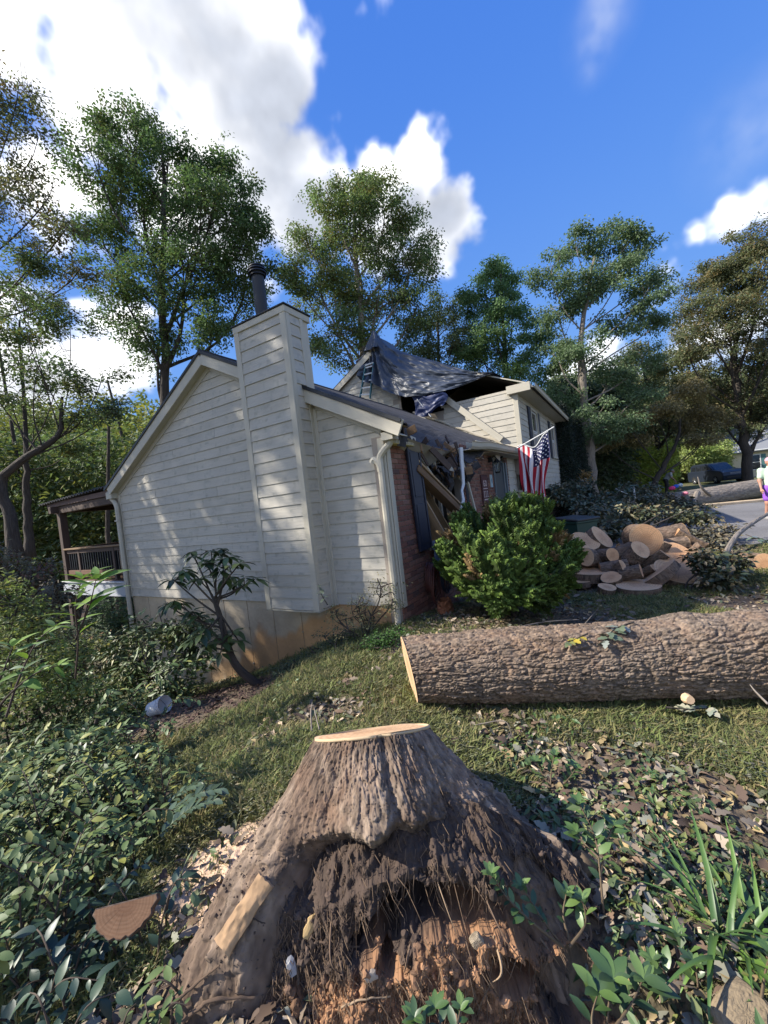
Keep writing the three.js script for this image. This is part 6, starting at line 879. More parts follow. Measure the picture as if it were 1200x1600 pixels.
// ------------------------------------------------------------------ round feathery evergreen by the wall
{
  const c = at(790, 880, 5.25), base = onGround(c.x, c.z), r = rng(31), R = 0.6, h = c.y - base.y, S = thing('evergreen_shrub', 'round bright green feathery evergreen shrub in front of the broken window', 'shrub', base);
  const fan = (seed) => { const q = rng(seed), b = new MB(); for (let k = 0; k < 11; k++) { const t = k / 10, s = k % 2 ? 1 : -1, l = 0.075 * (1 - 0.55 * t) * (0.8 + .4 * q()), o = V3(0, 0, 0.01 + 0.12 * t), d = V3(s * 0.8, 0.25 * (q() - .3), 0.75).normalize(); const e = o.clone().addScaledVector(d, l), w = 0.011, n = V3(0, w, w * .3 * s); const i = [o.clone().sub(n), o.clone().add(n), e, o.clone().lerp(e, .5).add(V3(0, w * 1.4, 0))].map((p) => b.v(p, 0, 0)); b.tri(i[0], i[2], i[3]); b.tri(i[0], i[3], i[1]); b.tri(i[0], i[1], i[2]); } const g = b.geo(); g.deleteAttribute('color'); g.deleteAttribute('uv'); return g; };
  const list = [[], [], []], st = new MB();
  for (let k = 0; k < 185; k++) {                   // plumes: sprays set round an upward bending axis
    const a = r() * 6.283, y = r() * 1.85 - 0.85, q = Math.sqrt(Math.max(0, 1 - Math.min(1, y * y))), d = V3(q * Math.cos(a) * 1.2, y, q * Math.sin(a) * 1.1), L = R * (0.82 + 0.36 * r() + 0.16 * Math.max(0, y));
    const tip = d.clone().multiplyScalar(L).add(V3(0, h + 0.06, 0)), root = d.clone().multiplyScalar(L * 0.35).add(V3(0, h - 0.12, 0)), mid = root.clone().lerp(tip, .55).add(V3(d.x * .06, -0.05, d.z * .06)), ax = new THREE.CatmullRomCurve3([root, mid, tip]), tone = r(), dead = r() < .05;
    for (let e = 0; e < 86; e++) {
      const t = 0.25 + 0.75 * Math.pow(r(), .8), p = ax.getPoint(t), tg = ax.getTangent(t), w = .15 * (1.08 - t) + .012; p.add(V3((r() - .5) * w * 2, (r() - .5) * w * 1.6, (r() - .5) * w * 2)); if (p.y < .03) continue;
      const out = tg.clone().multiplyScalar(1.0).add(V3((r() - .5) * 1.1, .25 + (r() - .5) * .8, (r() - .5) * 1.1)).normalize(), m = beamM(p, p.clone().add(out), V3(r() - .5, 1, r() - .5).normalize()).setPosition(p.x, p.y, p.z).scale(V3(1, 1, 1).multiplyScalar(.75 + .65 * r()));
      list[e % 3].push({ m, c: jitterColor(r, dead || r() < .01 ? [.3, .2, .08] : mix3([.07, .13, .024], [.165, .25, .04], clamp(tone * .7 + .4 * r())), .22) });
    }
  }
  for (let k = 0; k < 26; k++) { const a = r() * 6.283, q = R * 0.75; st.tube(curve([V3(.05 * Math.cos(a), 0, .05 * Math.sin(a)), V3(q * .4 * Math.cos(a), h * .6, q * .4 * Math.sin(a)), V3(q * Math.cos(a), h * (0.7 + .9 * r()), q * Math.sin(a))], 6), (u) => 0.013 * (1.1 - u), 5, false); }
  part(S, 'stems', st.geo(true), M.treeBark); const fm = leafMat(1, 1, 1, 0.3); [11, 12, 13].forEach((s, k) => instances(S, 'foliage', fan(s), fm, list[k]));
}
// ------------------------------------------------------------------ shrubs with many leaves: stems grown to clumps
const BIG = [21, 22, 23].map((s) => sprayGeo(s, 12, 0.16, 0.11, 0.042, 0.7)), MID = [24, 25].map((s) => sprayGeo(s, 12, 0.13, 0.062, 0.034, 0.7)), SMALL = [26, 27].map((s) => sprayGeo(s, 12, 0.08, 0.032, 0.017, 0.8));
const glossy = glossLeaf(1, 1, 1, 0.5);
const bush = (o) => tree({ name: 'shrub', category: 'shrub', trunk: 0.02, stems: 5, spread: 0.35, subs: 16, leaves: 9, clump: 0.34, squash: 0.8, ...o });
const lobesB = (rows) => rows.map(([x, y, q, D]) => ({ c: at(x, y, D), r: q * D / FOCAL }));
bush({ seed: 201, label: 'dark rhododendron mass between the crooked small tree and the deck stairs', base: footAt(250, 1090, 5.6), geos: BIG, leaf: glossy, color: [0.076, 0.121, 0.042], warm: [0.14, 0.13, 0.03], subs: 70, lobes: lobesB([[255, 985, 42, 5.8], [205, 1000, 38, 6.1], [285, 1030, 36, 5.5], [225, 1055, 40, 5.7], [170, 1040, 36, 6], [300, 985, 24, 5.7], [270, 1075, 26, 5.4]]) });
bush({ seed: 202, label: 'tall grey-green shrub with reddish tips at the left edge below the trees', base: footAt(40, 1010, 7.5), geos: MID, color: [0.15, 0.155, 0.10], warm: [0.2, 0.09, 0.07], size: 1.25, subs: 60, lobes: lobesB([[30, 905, 48, 7.6], [75, 900, 36, 7.9], [-20, 890, 55, 7.4], [50, 960, 50, 7.4], [5, 985, 50, 7.2], [100, 950, 34, 7.8], [80, 1005, 40, 7.3], [-50, 960, 60, 7]]) });
bush({ seed: 203, label: 'low green shrub under the deck beside its post', base: footAt(165, 1000, 9), geos: MID, color: [0.084, 0.143, 0.064], size: 1.4, subs: 50, lobes: lobesB([[160, 965, 34, 9.2], [200, 975, 28, 9], [125, 990, 34, 8.8], [185, 1005, 34, 8.6], [210, 945, 16, 8.8]]) });
bush({ seed: 204, label: 'mixed green growth on the slope at the left, below the deck stairs', base: footAt(90, 1120, 5), geos: MID, color: [0.105, 0.172, 0.059], warm: [0.15, 0.14, 0.04], size: 1.05, subs: 75, leaves: 11, lobes: lobesB([[60, 1080, 48, 5], [120, 1100, 44, 5], [20, 1050, 50, 5.2], [170, 1110, 30, 5], [10, 1120, 55, 4.6], [90, 1150, 46, 4.5], [150, 1150, 34, 4.6], [-60, 1080, 60, 4.8]]) });
bush({ seed: 208, label: 'leafy grey-green bush filling the slope between the crooked tree and the deck stairs', base: footAt(120, 1060, 6.2), geos: MID, color: [0.11, 0.15, 0.065], warm: [0.22, 0.2, 0.08], size: 1.1, subs: 80, leaves: 11, lobes: lobesB([[110, 1020, 40, 6.3], [150, 1050, 36, 6.2], [60, 1020, 44, 6.3], [20, 1000, 46, 6.2], [180, 1090, 28, 5.8], [95, 1060, 40, 6]]) });
bush({ seed: 209, label: 'tall loose yellow-green shrub rising at the left edge up to the deck', base: footAt(10, 1080, 4.6), geos: MID, color: [0.17, 0.235, 0.06], warm: [0.3, 0.28, 0.06], size: 1.0, trunk: 0.012, subs: 62, leaves: 7, clump: 0.36, lobes: lobesB([[25, 950, 34, 4.7], [-10, 920, 40, 4.6], [60, 985, 34, 4.8], [20, 1010, 40, 4.6], [75, 1040, 32, 4.7], [-40, 990, 50, 4.4], [120, 1015, 22, 4.9], [40, 1080, 40, 4.4], [105, 1075, 26, 4.6]]) });
bush({ seed: 205, label: 'sparse twiggy shrub with tiny yellowing leaves beside the front downspout', base: footAt(560, 1000, 4.95), geos: SMALL, color: [0.162, 0.189, 0.095], warm: [0.3, 0.24, 0.1], trunk: 0.007, stems: 9, spread: 0.3, subs: 34, leaves: 3, clump: 0.25, twigs: false, lobes: lobesB([[595, 920, 24, 4.9], [560, 945, 22, 4.9], [545, 985, 26, 4.8], [525, 960, 14, 4.9], [580, 965, 22, 4.85], [612, 945, 14, 4.9]]) });
bush({ seed: 206, name: 'juniper', label: 'low spreading blue-green juniper at the foot of the foundation', base: footAt(525, 1035, 4.8), geos: SMALL, color: [0.051, 0.084, 0.046], size: 1.0, trunk: 0.01, subs: 120, leaves: 12, lobes: lobesB([[525, 1010, 26, 4.9], [560, 1015, 24, 4.8], [495, 1025, 24, 5], [540, 1035, 24, 4.7], [465, 1040, 16, 5]]) });
bush({ seed: 207, name: 'weed_clump', category: 'weeds', label: 'fresh bright green weeds at the end of the felled trunk', base: footAt(600, 1010, 4.4), geos: MID, color: [0.081, 0.182, 0.030], size: 0.55, trunk: 0.004, subs: 70, leaves: 9, clump: 0.18, lobes: lobesB([[598, 1000, 14, 4.5], [580, 1010, 12, 4.5], [612, 992, 10, 4.5]]) });
// brush piles of torn oak branches
const OAK = [31, 32].map((s) => sprayGeo(s, 11, 0.2, 0.13, 0.075, 0.6));
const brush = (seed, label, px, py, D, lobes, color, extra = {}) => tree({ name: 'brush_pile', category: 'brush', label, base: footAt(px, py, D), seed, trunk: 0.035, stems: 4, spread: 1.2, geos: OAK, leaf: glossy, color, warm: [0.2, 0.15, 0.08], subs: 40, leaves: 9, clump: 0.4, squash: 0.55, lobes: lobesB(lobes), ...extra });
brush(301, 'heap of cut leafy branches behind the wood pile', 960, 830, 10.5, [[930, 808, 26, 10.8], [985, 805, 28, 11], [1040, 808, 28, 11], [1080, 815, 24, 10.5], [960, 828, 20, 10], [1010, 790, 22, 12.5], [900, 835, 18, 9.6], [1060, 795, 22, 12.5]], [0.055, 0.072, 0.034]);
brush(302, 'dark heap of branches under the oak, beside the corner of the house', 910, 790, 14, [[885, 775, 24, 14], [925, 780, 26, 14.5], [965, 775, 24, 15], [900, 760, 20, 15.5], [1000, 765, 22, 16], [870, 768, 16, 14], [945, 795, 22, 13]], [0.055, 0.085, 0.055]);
brush(303, 'leafy oak branch thrown over the right end of the wood pile', 1060, 925, 5.8, [[1040, 880, 22, 5.8], [1065, 890, 26, 5.7], [1085, 880, 18, 5.9], [1050, 905, 20, 5.6]].map(([a, b, c, d]) => [a + 70, b - 5, c, d]), [0.038, 0.056, 0.026], { stems: 2, spread: 0.2, trunk: 0.014, size: 0.62, clump: 0.22, subs: 44 });
brush(304, 'low litter of grey-green twigs on the grass at the near edge of the street', 1090, 845, 8.4, [[1100, 838, 18, 8.4], [1070, 835, 16, 8.8], [1130, 832, 16, 8.6], [1120, 850, 12, 8]], [0.10, 0.10, 0.07], { size: 0.7, trunk: 0.015 });
brush(305, 'brushwood along the far kerb in front of the leaning tree', 1010, 775, 17, [[1000, 775, 18, 17], [1030, 780, 16, 17], [1060, 790, 16, 16.5], [1100, 797, 12, 16]], [0.065, 0.075, 0.04]);
{
  const b = new MB().tube(curve([at(1130, 872, 7.2), at(1150, 838, 7.8), at(1175, 818, 8.4), at(1205, 800, 9.2), at(1260, 770, 10)], 24), (u) => 0.05 * (1.0 - 0.35 * u), 9);
  single('branch', b.geo(true), M.paleBark, 'bare pale branch slanting up from the brush in front of the street', 'branch');
  const tw = [['thin bare twig lying on the grass between the shrub and the trunk', [[790, 985, 4.2], [850, 972, 4.4], [905, 968, 4.5]], .009], ['forked straw coloured twig beside the evergreen shrub', [[905, 985, 4.2], [925, 962, 4.5], [935, 950, 4.6]], .006], ['long thin twig arching over the litter right of the stump', [[1000, 1190, 2.6], [1030, 1270, 2.2], [1080, 1330, 1.95], [1200, 1400, 1.75]], .008], ['dark twig crossing the leaf litter behind the arching one', [[960, 1290, 2.1], [1060, 1310, 2.05], [1130, 1330, 2]], .006], ['grey stick lying in the grass at the right edge', [[1180, 1150, 2.6], [1200, 1175, 2.45], [1240, 1230, 2.2]], .007], ['curved twig in the grass below the felled trunk', [[740, 1133, 2.85], [790, 1128, 2.8], [800, 1150, 2.7]], .005], ['thin twig in the litter right of the stump top', [[820, 1205, 2.4], [880, 1225, 2.3], [900, 1240, 2.25]], .005], ['pale upright stick in the thicket left of the bucket', [[150, 1130, 4.1], [155, 1104, 4.1]], .02], ['dark fallen branch on the mulch below the bucket', [[178, 1150, 3.9], [215, 1135, 4.1], [248, 1137, 4.15]], .02], ['slim stalk standing in the grass behind the stump', [[487, 1142, 2.8], [486, 1110, 2.9], [488, 1098, 2.95]], .006], ['second slim stalk leaning beside the first', [[499, 1140, 2.8], [492, 1112, 2.9], [490, 1100, 2.95]], .005], ['twig leaning at the right end of the felled trunk', [[1200, 1100, 2.2], [1180, 1080, 2.3], [1172, 1070, 2.35]], .006]];
  for (const [l, p, r] of tw) single('twig', new MB().tube(curve(p.map((q) => at(...q)), 14), (u) => r * (1.1 - .6 * u), 6).geo(true), r > .015 ? M.treeBark : M.paleBark, l, 'twig');
}
// ------------------------------------------------------------------ plants whose leaves can be told apart: every leaf its own piece
const oakLeaf = (() => { const b = new MB(), n = 18, sh = (t) => (0.12 + 0.5 * Math.sin(Math.PI * Math.pow(t, .8))) * (0.55 + 0.45 * Math.abs(Math.sin(t * 9.6))); const rows = []; for (let k = 0; k <= n; k++) { const t = k / n, w = 0.55 * sh(t), y = -0.18 * t * t; rows.push([b.v(V3(-w, y + .14 * w, t), 0, t), b.v(V3(0, y, t), .5, t), b.v(V3(w, y + .14 * w, t), 1, t)]); } for (let k = 0; k < n; k++) { b.quad(rows[k][0], rows[k + 1][0], rows[k + 1][1], rows[k][1]); b.quad(rows[k][1], rows[k + 1][1], rows[k + 1][2], rows[k][2]); } return b.geo(true); })();
const lance = leafGeo(1, 0.3, 5, 0.3, 0.25), rhodo = leafGeo(1, 0.38, 4, 0.3, 0.2), broad = leafGeo(1, 0.5, 5, 0.25, 0.2), oval = leafGeo(1, 0.46, 4, 0.2, 0.18, (t) => Math.pow(Math.sin(Math.PI * clamp(t * 0.96 + 0.02)), 0.7));
const leafPool = (cols, rough, tr) => cols.map((c) => (tr ? leafMat(c[0], c[1], c[2], tr) : glossLeaf(c[0], c[1], c[2], rough)));
function putLeaf(parent, geo, mat, p, dir, up, L, name = 'leaf') { const m = part(parent, name, geo, mat); m.applyMatrix4(beamM(p, p.clone().add(dir), up).setPosition(p.x, p.y, p.z).scale(V3(L, L, L))); return m; }
// crooked rhododendron in front of the foundation
{
  const r = rng(41), D0 = 5.2, base = footAt(415, 1075, D0), T = thing('rhododendron', 'small crooked rhododendron tree with open leaf whorls against the gable wall', 'small tree', base), rel = (x, y, D) => at(x, y, D).sub(base);
  const w = new MB(), tr = [rel(418, 1077, D0), rel(392, 1062, 5.15), rel(366, 1035, 5.1), rel(352, 995, 5.1), rel(341, 955, 5.1), rel(334, 935, 5.1)];
  w.tube(curve(tr, 30), (u) => 0.06 * (1.05 - 0.62 * u), 10); part(T, 'trunk', w.geo(true), M.treeBark);
  const ends = [[300, 862, 338, 935], [345, 858, 336, 925], [322, 878, 336, 928], [285, 890, 334, 940], [375, 880, 342, 950], [398, 905, 345, 955], [360, 900, 341, 945], [270, 905, 334, 942], [310, 905, 335, 940], [340, 885, 335, 930], [380, 915, 345, 960], [272, 938, 345, 975], [300, 955, 345, 978], [260, 945, 340, 972], [315, 990, 352, 1005], [345, 1020, 356, 1010], [325, 1005, 355, 1005], [355, 870, 338, 930], [330, 860, 337, 930], [372, 1000, 352, 990], [298, 1000, 348, 985], [368, 985, 350, 985]];
  const mats = leafPool([[0.036, 0.062, 0.018], [0.052, 0.088, 0.022], [0.03, 0.05, 0.02], [0.09, 0.12, 0.03]], 0.42), br = new MB();
  let n = 0;
  for (const [ex, ey, sx, sy] of ends) {
    const d = 5.1 + (r() - .5) * .8, e = rel(ex, ey, d), s = new THREE.CatmullRomCurve3(tr).getPoint(clamp(0.62 + 0.4 * r() - (ey > 930 ? 0.16 : 0), 0, 1)), m = s.clone().lerp(e, .55).add(V3((r() - .5) * .1, -.03, (r() - .5) * .1)); br.tube(curve([s, m, e], 8), (u) => 0.014 * (1.1 - .6 * u), 5);
    for (let q = 0; q < 2; q++) { const c = q ? e.clone().lerp(m, .3).add(V3((r() - .5) * .16, .03 + .05 * r(), (r() - .5) * .2)) : e, N = 7; if (q) br.tube([e.clone().lerp(m, .5), c], .006, 4); for (let k = 0; k < N && n < 296; k++, n++) { const a = k / N * 6.283 + r(), dir = V3(Math.cos(a), 0.35 - 0.9 * r(), Math.sin(a)).normalize(); putLeaf(T, rhodo, mats[Math.floor(r() * 3.4)], c.clone().addScaledVector(dir, .012), dir, V3(0, 1, 0), 0.15 + .07 * r()); } }
  }
  part(T, 'branches', br.geo(true), M.treeBark);
}
// leafy stems: an arching stem with leaves in turn on both sides
function stemPlant(name, label, category, stems, leafG, mats, L, stemR, stemMat, seed, opts = {}) {
  const r = rng(seed), base = stems[0][0].clone(), T = thing(name, label, category, base, 0, opts.group), st = new MB(), extra = []; let n = 0;
  for (const pts of stems) {
    const c = new THREE.CatmullRomCurve3(pts.map((p) => p.clone().sub(base))), len = c.getLength(); st.tube(c.getPoints(14), (u) => stemR * (1.1 - .75 * u), 5, false);
    const N = Math.max(3, Math.round(len / (opts.step ?? 0.05)));
    for (let k = 0; k < N; k++) {
      const t = lerp(opts.from ?? 0.2, 1, (k + .5) / N), p = c.getPoint(t), tg = c.getTangent(t), s = V3(0, 0, 0).crossVectors(tg, V3(0, 1, 0)).normalize(), sg = k % 2 ? 1 : -1, pr = opts.pairs ? [1, -1] : [sg];
      for (const q of pr) { const a = (r() - .5) * (opts.twist ?? 1.6), dir = s.clone().multiplyScalar(q).applyAxisAngle(tg, a).addScaledVector(tg, 0.55 + .3 * r()).add(V3(0, (opts.lift ?? .1) + .3 * (r() - .5), 0)).normalize(), l = L * (0.45 + .9 * r()) * (opts.taper ? 1 - .5 * t : 1), mat = mats[Math.floor(Math.pow(r(), opts.pick ?? 1.4) * mats.length)]; if (n < 298) putLeaf(T, leafG, mat, p, dir, V3((r() - .5) * .8, 1, (r() - .5) * .8).normalize(), l); else extra.push([mat, beamM(p, p.clone().add(dir), V3((r() - .5) * .8, 1, (r() - .5) * .8).normalize()).setPosition(p.x, p.y, p.z).scale(V3(l, l, l))]); n++; }
    }
    if (opts.tip) for (let k = 0; k < opts.tip; k++) { const p = c.getPoint(1), a = k / opts.tip * 6.283 + r(), tg = c.getTangent(1), dir = V3(Math.cos(a), .3, Math.sin(a)).addScaledVector(tg, .5).normalize(); if (n++ < 298) putLeaf(T, leafG, mats[Math.floor(r() * mats.length)], p, dir, V3(0, 1, 0), L * (.6 + .4 * r())); }
  }
  part(T, 'stems', st.geo(true), stemMat);
  if (extra.length) { const by = new Map(); for (const [m, x] of extra) (by.get(m) ?? by.set(m, []).get(m)).push({ m: x, c: new THREE.Color(1, 1, 1) }); for (const [m, l] of by) instances(T, 'foliage', leafG, m, l); }
  return T;
}
const greenStem = flatMat(0.09, 0.11, 0.04), brownStem = flatMat(0.07, 0.05, 0.035);
{
  // thicket in the left foreground: arching stems of small oval leaves, partly in shade
  const blue = leafPool([[0.07, 0.115, 0.034], [0.095, 0.145, 0.042], [0.055, 0.09, 0.032], [0.135, 0.18, 0.05], [0.21, 0.22, 0.045]], 0.6), r = rng(61);
  const clump = (px, py, D, n, hMin, hMax, sp, label, seed, o = {}) => { const b = footAt(px, py, D), q = rng(seed), stems = []; for (let k = 0; k < n; k++) { const s = onGround(b.x + (q() - .5) * sp, b.z + (q() - .5) * sp, -0.02), a = q() * 6.283, h = lerp(hMin, hMax, q()), out = h * (0.35 + .5 * q()); stems.push([s, s.clone().add(V3(out * .25 * Math.cos(a), h * .6, out * .25 * Math.sin(a))), s.clone().add(V3(out * .75 * Math.cos(a), h, out * .75 * Math.sin(a))), s.clone().add(V3(out * 1.3 * Math.cos(a), h * .92, out * 1.3 * Math.sin(a)))]); } return stemPlant('leafy_shrub', label, 'shrub', stems, o.g ?? oval, o.mats ?? blue, o.L ?? 0.058, 0.005, brownStem, seed, { step: 0.022, from: 0.12, pick: 1.6, ...o }); };
  clump(40, 1330, 2.55, 46, .35, .75, .95, 'dense dark leafed shrub in the left foreground, upper part of the thicket', 62);
  clump(170, 1330, 2.45, 40, .25, .55, .8, 'dense leafy shrub of the thicket, nearest to the sawdust patch', 63, { L: .055 });
  clump(60, 1450, 2.0, 44, .3, .62, .75, 'shaded leafy shrub at the left edge of the picture, middle of the thicket', 64, { L: .05 });
  clump(-40, 1250, 2.9, 40, .5, .95, 1.0, 'tall leafy shrub at the far left, rising above the thicket', 65, { L: .065 });
  clump(110, 1585, 1.5, 30, .14, .32, .6, 'blue-green low shrub with broad leaves in the bottom left corner', 66, { L: .065, g: broad, mats: leafPool([[0.022, 0.048, 0.034], [0.03, 0.06, 0.042], [0.04, 0.075, 0.04]], .45), step: .035 });
  clump(130, 1250, 3.2, 34, .3, .6, .9, 'lighter green shrub behind the thicket on the slope', 67, { mats: leafPool([[0.05, 0.09, 0.03], [0.075, 0.12, 0.04], [0.04, 0.07, 0.03], [0.13, 0.15, 0.04]], .45), L: .06 });
  clump(225, 1590, 1.32, 12, .08, .18, .3, 'small shaded weed at the left foot of the root plate', 68, { L: .05, step: .035 });
  // sprays with leaf rows catching the light, reaching over the sawdust
  const pl = leafPool([[0.07, 0.105, 0.065], [0.09, 0.13, 0.085], [0.055, 0.085, 0.05]], 0.28);
  stemPlant('leafy_spray', 'arching spray of pale shining leaves reaching right over the sawdust', 'shrub', [[at(215, 1330, 2.3), at(265, 1270, 2.35), at(310, 1240, 2.4), at(345, 1232, 2.45)], [at(205, 1345, 2.25), at(255, 1300, 2.25), at(300, 1262, 2.3), at(335, 1250, 2.35)], [at(230, 1300, 2.4), at(280, 1240, 2.5), at(315, 1222, 2.55)]], oval, pl, .06, .004, greenStem, 71, { step: .035, pairs: true, twist: .5, from: .3 });
  // light green long leaved plant rising at the left
  const bright = leafPool([[0.16, 0.29, 0.035], [0.12, 0.23, 0.035], [0.07, 0.14, 0.04], [0.2, 0.33, 0.04]], 0.4, 0.4);
  const pk = (label, rows, L, seed) => stemPlant('tall_weed', label, 'plant', rows.map((s) => s.map((p) => at(...p))), lance, bright, L, .008, flatMat(0.05, 0.03, 0.025), seed, { step: .085, from: .35, lift: -.1, tip: 4, twist: 1.2, pick: 1 });
  pk('tall weed with long bright green drooping leaves in front of the deck', [[[118, 1060, 3.6], [122, 1000, 3.5], [118, 945, 3.45], [128, 905, 3.45]], [[118, 1000, 3.5], [140, 945, 3.45], [150, 905, 3.4]]], .25, 73);
  pk('bright leaved weed sweeping in from the left edge', [[[10, 1120, 2.7], [30, 1060, 2.75], [60, 1000, 2.8], [85, 980, 2.85]], [[-20, 1130, 2.6], [15, 1085, 2.6], [60, 1050, 2.65], [90, 1040, 2.7]], [[-30, 1110, 2.5], [0, 1060, 2.5], [20, 1010, 2.6]]], .17, 74);
  // right foreground
  const az = leafPool([[0.05, 0.095, 0.03], [0.07, 0.125, 0.035], [0.10, 0.16, 0.045], [0.04, 0.075, 0.03]], 0.4);
  const stalk = (label, rows, L, seed, o = {}) => stemPlant('seedling_shrub', label, 'plant', rows.map((s) => s.map((p) => at(...p))), oval, az, L, .005, flatMat(0.12, 0.085, 0.05), seed, { step: .024, tip: 7, lift: .3, from: .3, pick: 1, ...o });
  stalk('upright seedling with leaf tufts over the right root', [[[945, 1450, 1.55], [938, 1370, 1.6], [930, 1310, 1.68], [905, 1255, 1.75]], [[938, 1370, 1.6], [950, 1310, 1.68], [960, 1290, 1.72]], [[935, 1340, 1.62], [915, 1320, 1.66], [900, 1300, 1.7]]], .058, 81);
  stalk('sprawling seedling in front of the right hollow of the root plate', [[[880, 1480, 1.42], [830, 1440, 1.42], [790, 1400, 1.44], [768, 1365, 1.46]], [[880, 1480, 1.42], [850, 1440, 1.45], [815, 1385, 1.5]], [[890, 1470, 1.42], [880, 1430, 1.45], [885, 1395, 1.48]], [[890, 1480, 1.4], [915, 1440, 1.43], [910, 1405, 1.46]]], .05, 82);
  stalk('broad leaved plant at the bottom right of the picture', [[[945, 1640, 1.18], [950, 1580, 1.22], [958, 1530, 1.26]], [[950, 1620, 1.18], [985, 1570, 1.22], [1005, 1530, 1.25]], [[930, 1640, 1.15], [925, 1590, 1.2], [935, 1550, 1.24]]], .085, 83, { step: .05 });
  stalk('rosette of glossy leaves at the bottom centre', [[[700, 1650, 1.06], [690, 1610, 1.1], [680, 1575, 1.14]], [[700, 1650, 1.06], [715, 1600, 1.1], [720, 1575, 1.13]], [[670, 1650, 1.05], [660, 1620, 1.08], [648, 1590, 1.1]]], .045, 84, { step: .026 });
  stalk('low plant with pale tips between the strap leaves and the bottom edge', [[[1080, 1540, 1.4], [1070, 1490, 1.42], [1060, 1460, 1.44]], [[1080, 1540, 1.4], [1100, 1500, 1.42], [1115, 1480, 1.44]], [[1060, 1560, 1.35], [1040, 1520, 1.38], [1020, 1500, 1.4]], [[1090, 1560, 1.32], [1090, 1530, 1.34], [1085, 1505, 1.36]]], .055, 85);
  stalk('small weed in the litter right of the stump', [[[860, 1230, 2.25], [862, 1200, 2.28], [866, 1180, 2.3]], [[860, 1230, 2.25], [845, 1205, 2.28], [838, 1190, 2.3]], [[870, 1235, 2.25], [890, 1215, 2.26], [900, 1200, 2.28]]], .05, 86);
  stalk('seedling weed at the right edge among the strap leaves', [[[1190, 1560, 1.25], [1196, 1520, 1.28], [1204, 1490, 1.3]]], .06, 87);
  // strap leaved clump
  { const base = at(1150, 1500, 1.45); const T = thing('daylily', 'clump of long arching strap leaves at the right edge', 'plant', base), mats = leafPool([[0.07, 0.135, 0.03], [0.05, 0.105, 0.03], [0.10, 0.18, 0.035]], .45), q = rng(88);
    const blade = (dir, L, w, droop, yaw, seed) => { const b = new MB(), n = 16; b.grid(2, n, (u, v) => { const a = v * droop, rr = L * v, wd = w * (v < .15 ? .6 + v * 2.6 : 1 - Math.pow((v - .15) / .85, 2.2)), up = L * (Math.sin(a) / Math.max(droop, .01)) * .95, out = L * (1 - Math.cos(a)) / Math.max(droop, .01) + .15 * L * v; const s = (u - .5) * wd; return { p: V3(out * Math.cos(yaw) - s * Math.sin(yaw), up + Math.abs(u - .5) * wd * .5, out * Math.sin(yaw) + s * Math.cos(yaw)) }; }); return b.geo(true); };
    for (let k = 0; k < 40; k++) { const yaw = q() * 6.283, m = part(T, 'leaf', blade(0, .3 + .22 * q(), .017 + .012 * q(), 1.0 + 1.6 * q(), yaw, k), mats[Math.floor(q() * 3)]); m.position.set((q() - .5) * .2, -.03, (q() - .5) * .14); } }
  // oak sprig lying at the right, another on the felled trunk
  const sprig = (label, stem, n, L, seed, cols) => { const q = rng(seed), P = stem.map((p) => (p.isVector3 ? p : at(...p))), base = P[0].clone(), T = thing('oak_sprig', label, 'branch', base), c = new THREE.CatmullRomCurve3(P.map((p) => p.clone().sub(base))); part(T, 'twig', new MB().tube(c.getPoints(12), (u) => .006 * (1.2 - u), 5).geo(true), M.treeBark); const mats = leafPool(cols, .5); for (let k = 0; k < n; k++) { const t = .25 + .75 * k / n, p = c.getPoint(t), a = q() * 6.283; putLeaf(T, oakLeaf, mats[Math.floor(q() * mats.length)], p, V3(Math.cos(a), -.35 + .5 * q(), Math.sin(a)).normalize(), V3((q() - .5) * 1.2, 1, (q() - .5) * 1.2).normalize(), L * (.7 + .5 * q())); } };
  const og = [[0.06, 0.085, 0.05], [0.10, 0.12, 0.06], [0.17, 0.19, 0.13], [0.13, 0.13, 0.04], [0.2, 0.14, 0.04]];
  sprig('leafy oak sprig with grey-green drooping leaves at the right edge', [[1075, 1290, 2.05], [1120, 1320, 1.95], [1170, 1345, 1.85], [1215, 1380, 1.75]], 34, .13, 91, og); sprig('second oak sprig with yellowing leaves below the first', [[1100, 1330, 1.95], [1150, 1360, 1.85], [1200, 1400, 1.75]], 22, .11, 92, og);
  sprig('wilted oak leaves hanging over the middle of the felled trunk', [onLog(990, 972, .03), onLog(958, 985, .05), onLog(945, 1005, .04)], 15, .095, 93, [[.17, .2, .16], [.22, .24, .2], [.1, .13, .08]]); sprig('small yellow and green leaf spray lying on the felled trunk', [onLog(918, 990, .03), onLog(897, 1000, .04), onLog(885, 1005, .03)], 9, .06, 94, [[.35, .27, .03], [.2, .2, .05], [.12, .15, .07]]);
  sprig('oak leaves lying in the grass under the right part of the felled trunk', [[1040, 1105, 2.75], [1080, 1108, 2.72], [1120, 1105, 2.7]], 9, .1, 95, [[.2, .23, .18], [.1, .13, .08], [.28, .27, .2]]);
  sprig('grey-green oak leaves at the right side of the lawn by the street', [[1165, 835, 6.8], [1185, 842, 6.6], [1210, 846, 6.5]], 14, .14, 96, [[.17, .22, .19], [.1, .14, .1]]);
  sprig('small leaf tuft poking out at the lower corner of the chimney', [[512, 945, 4.75], [503, 930, 4.7], [497, 912, 4.7]], 10, .07, 97, [[.14, .17, .12], [.09, .12, .08]]);
}
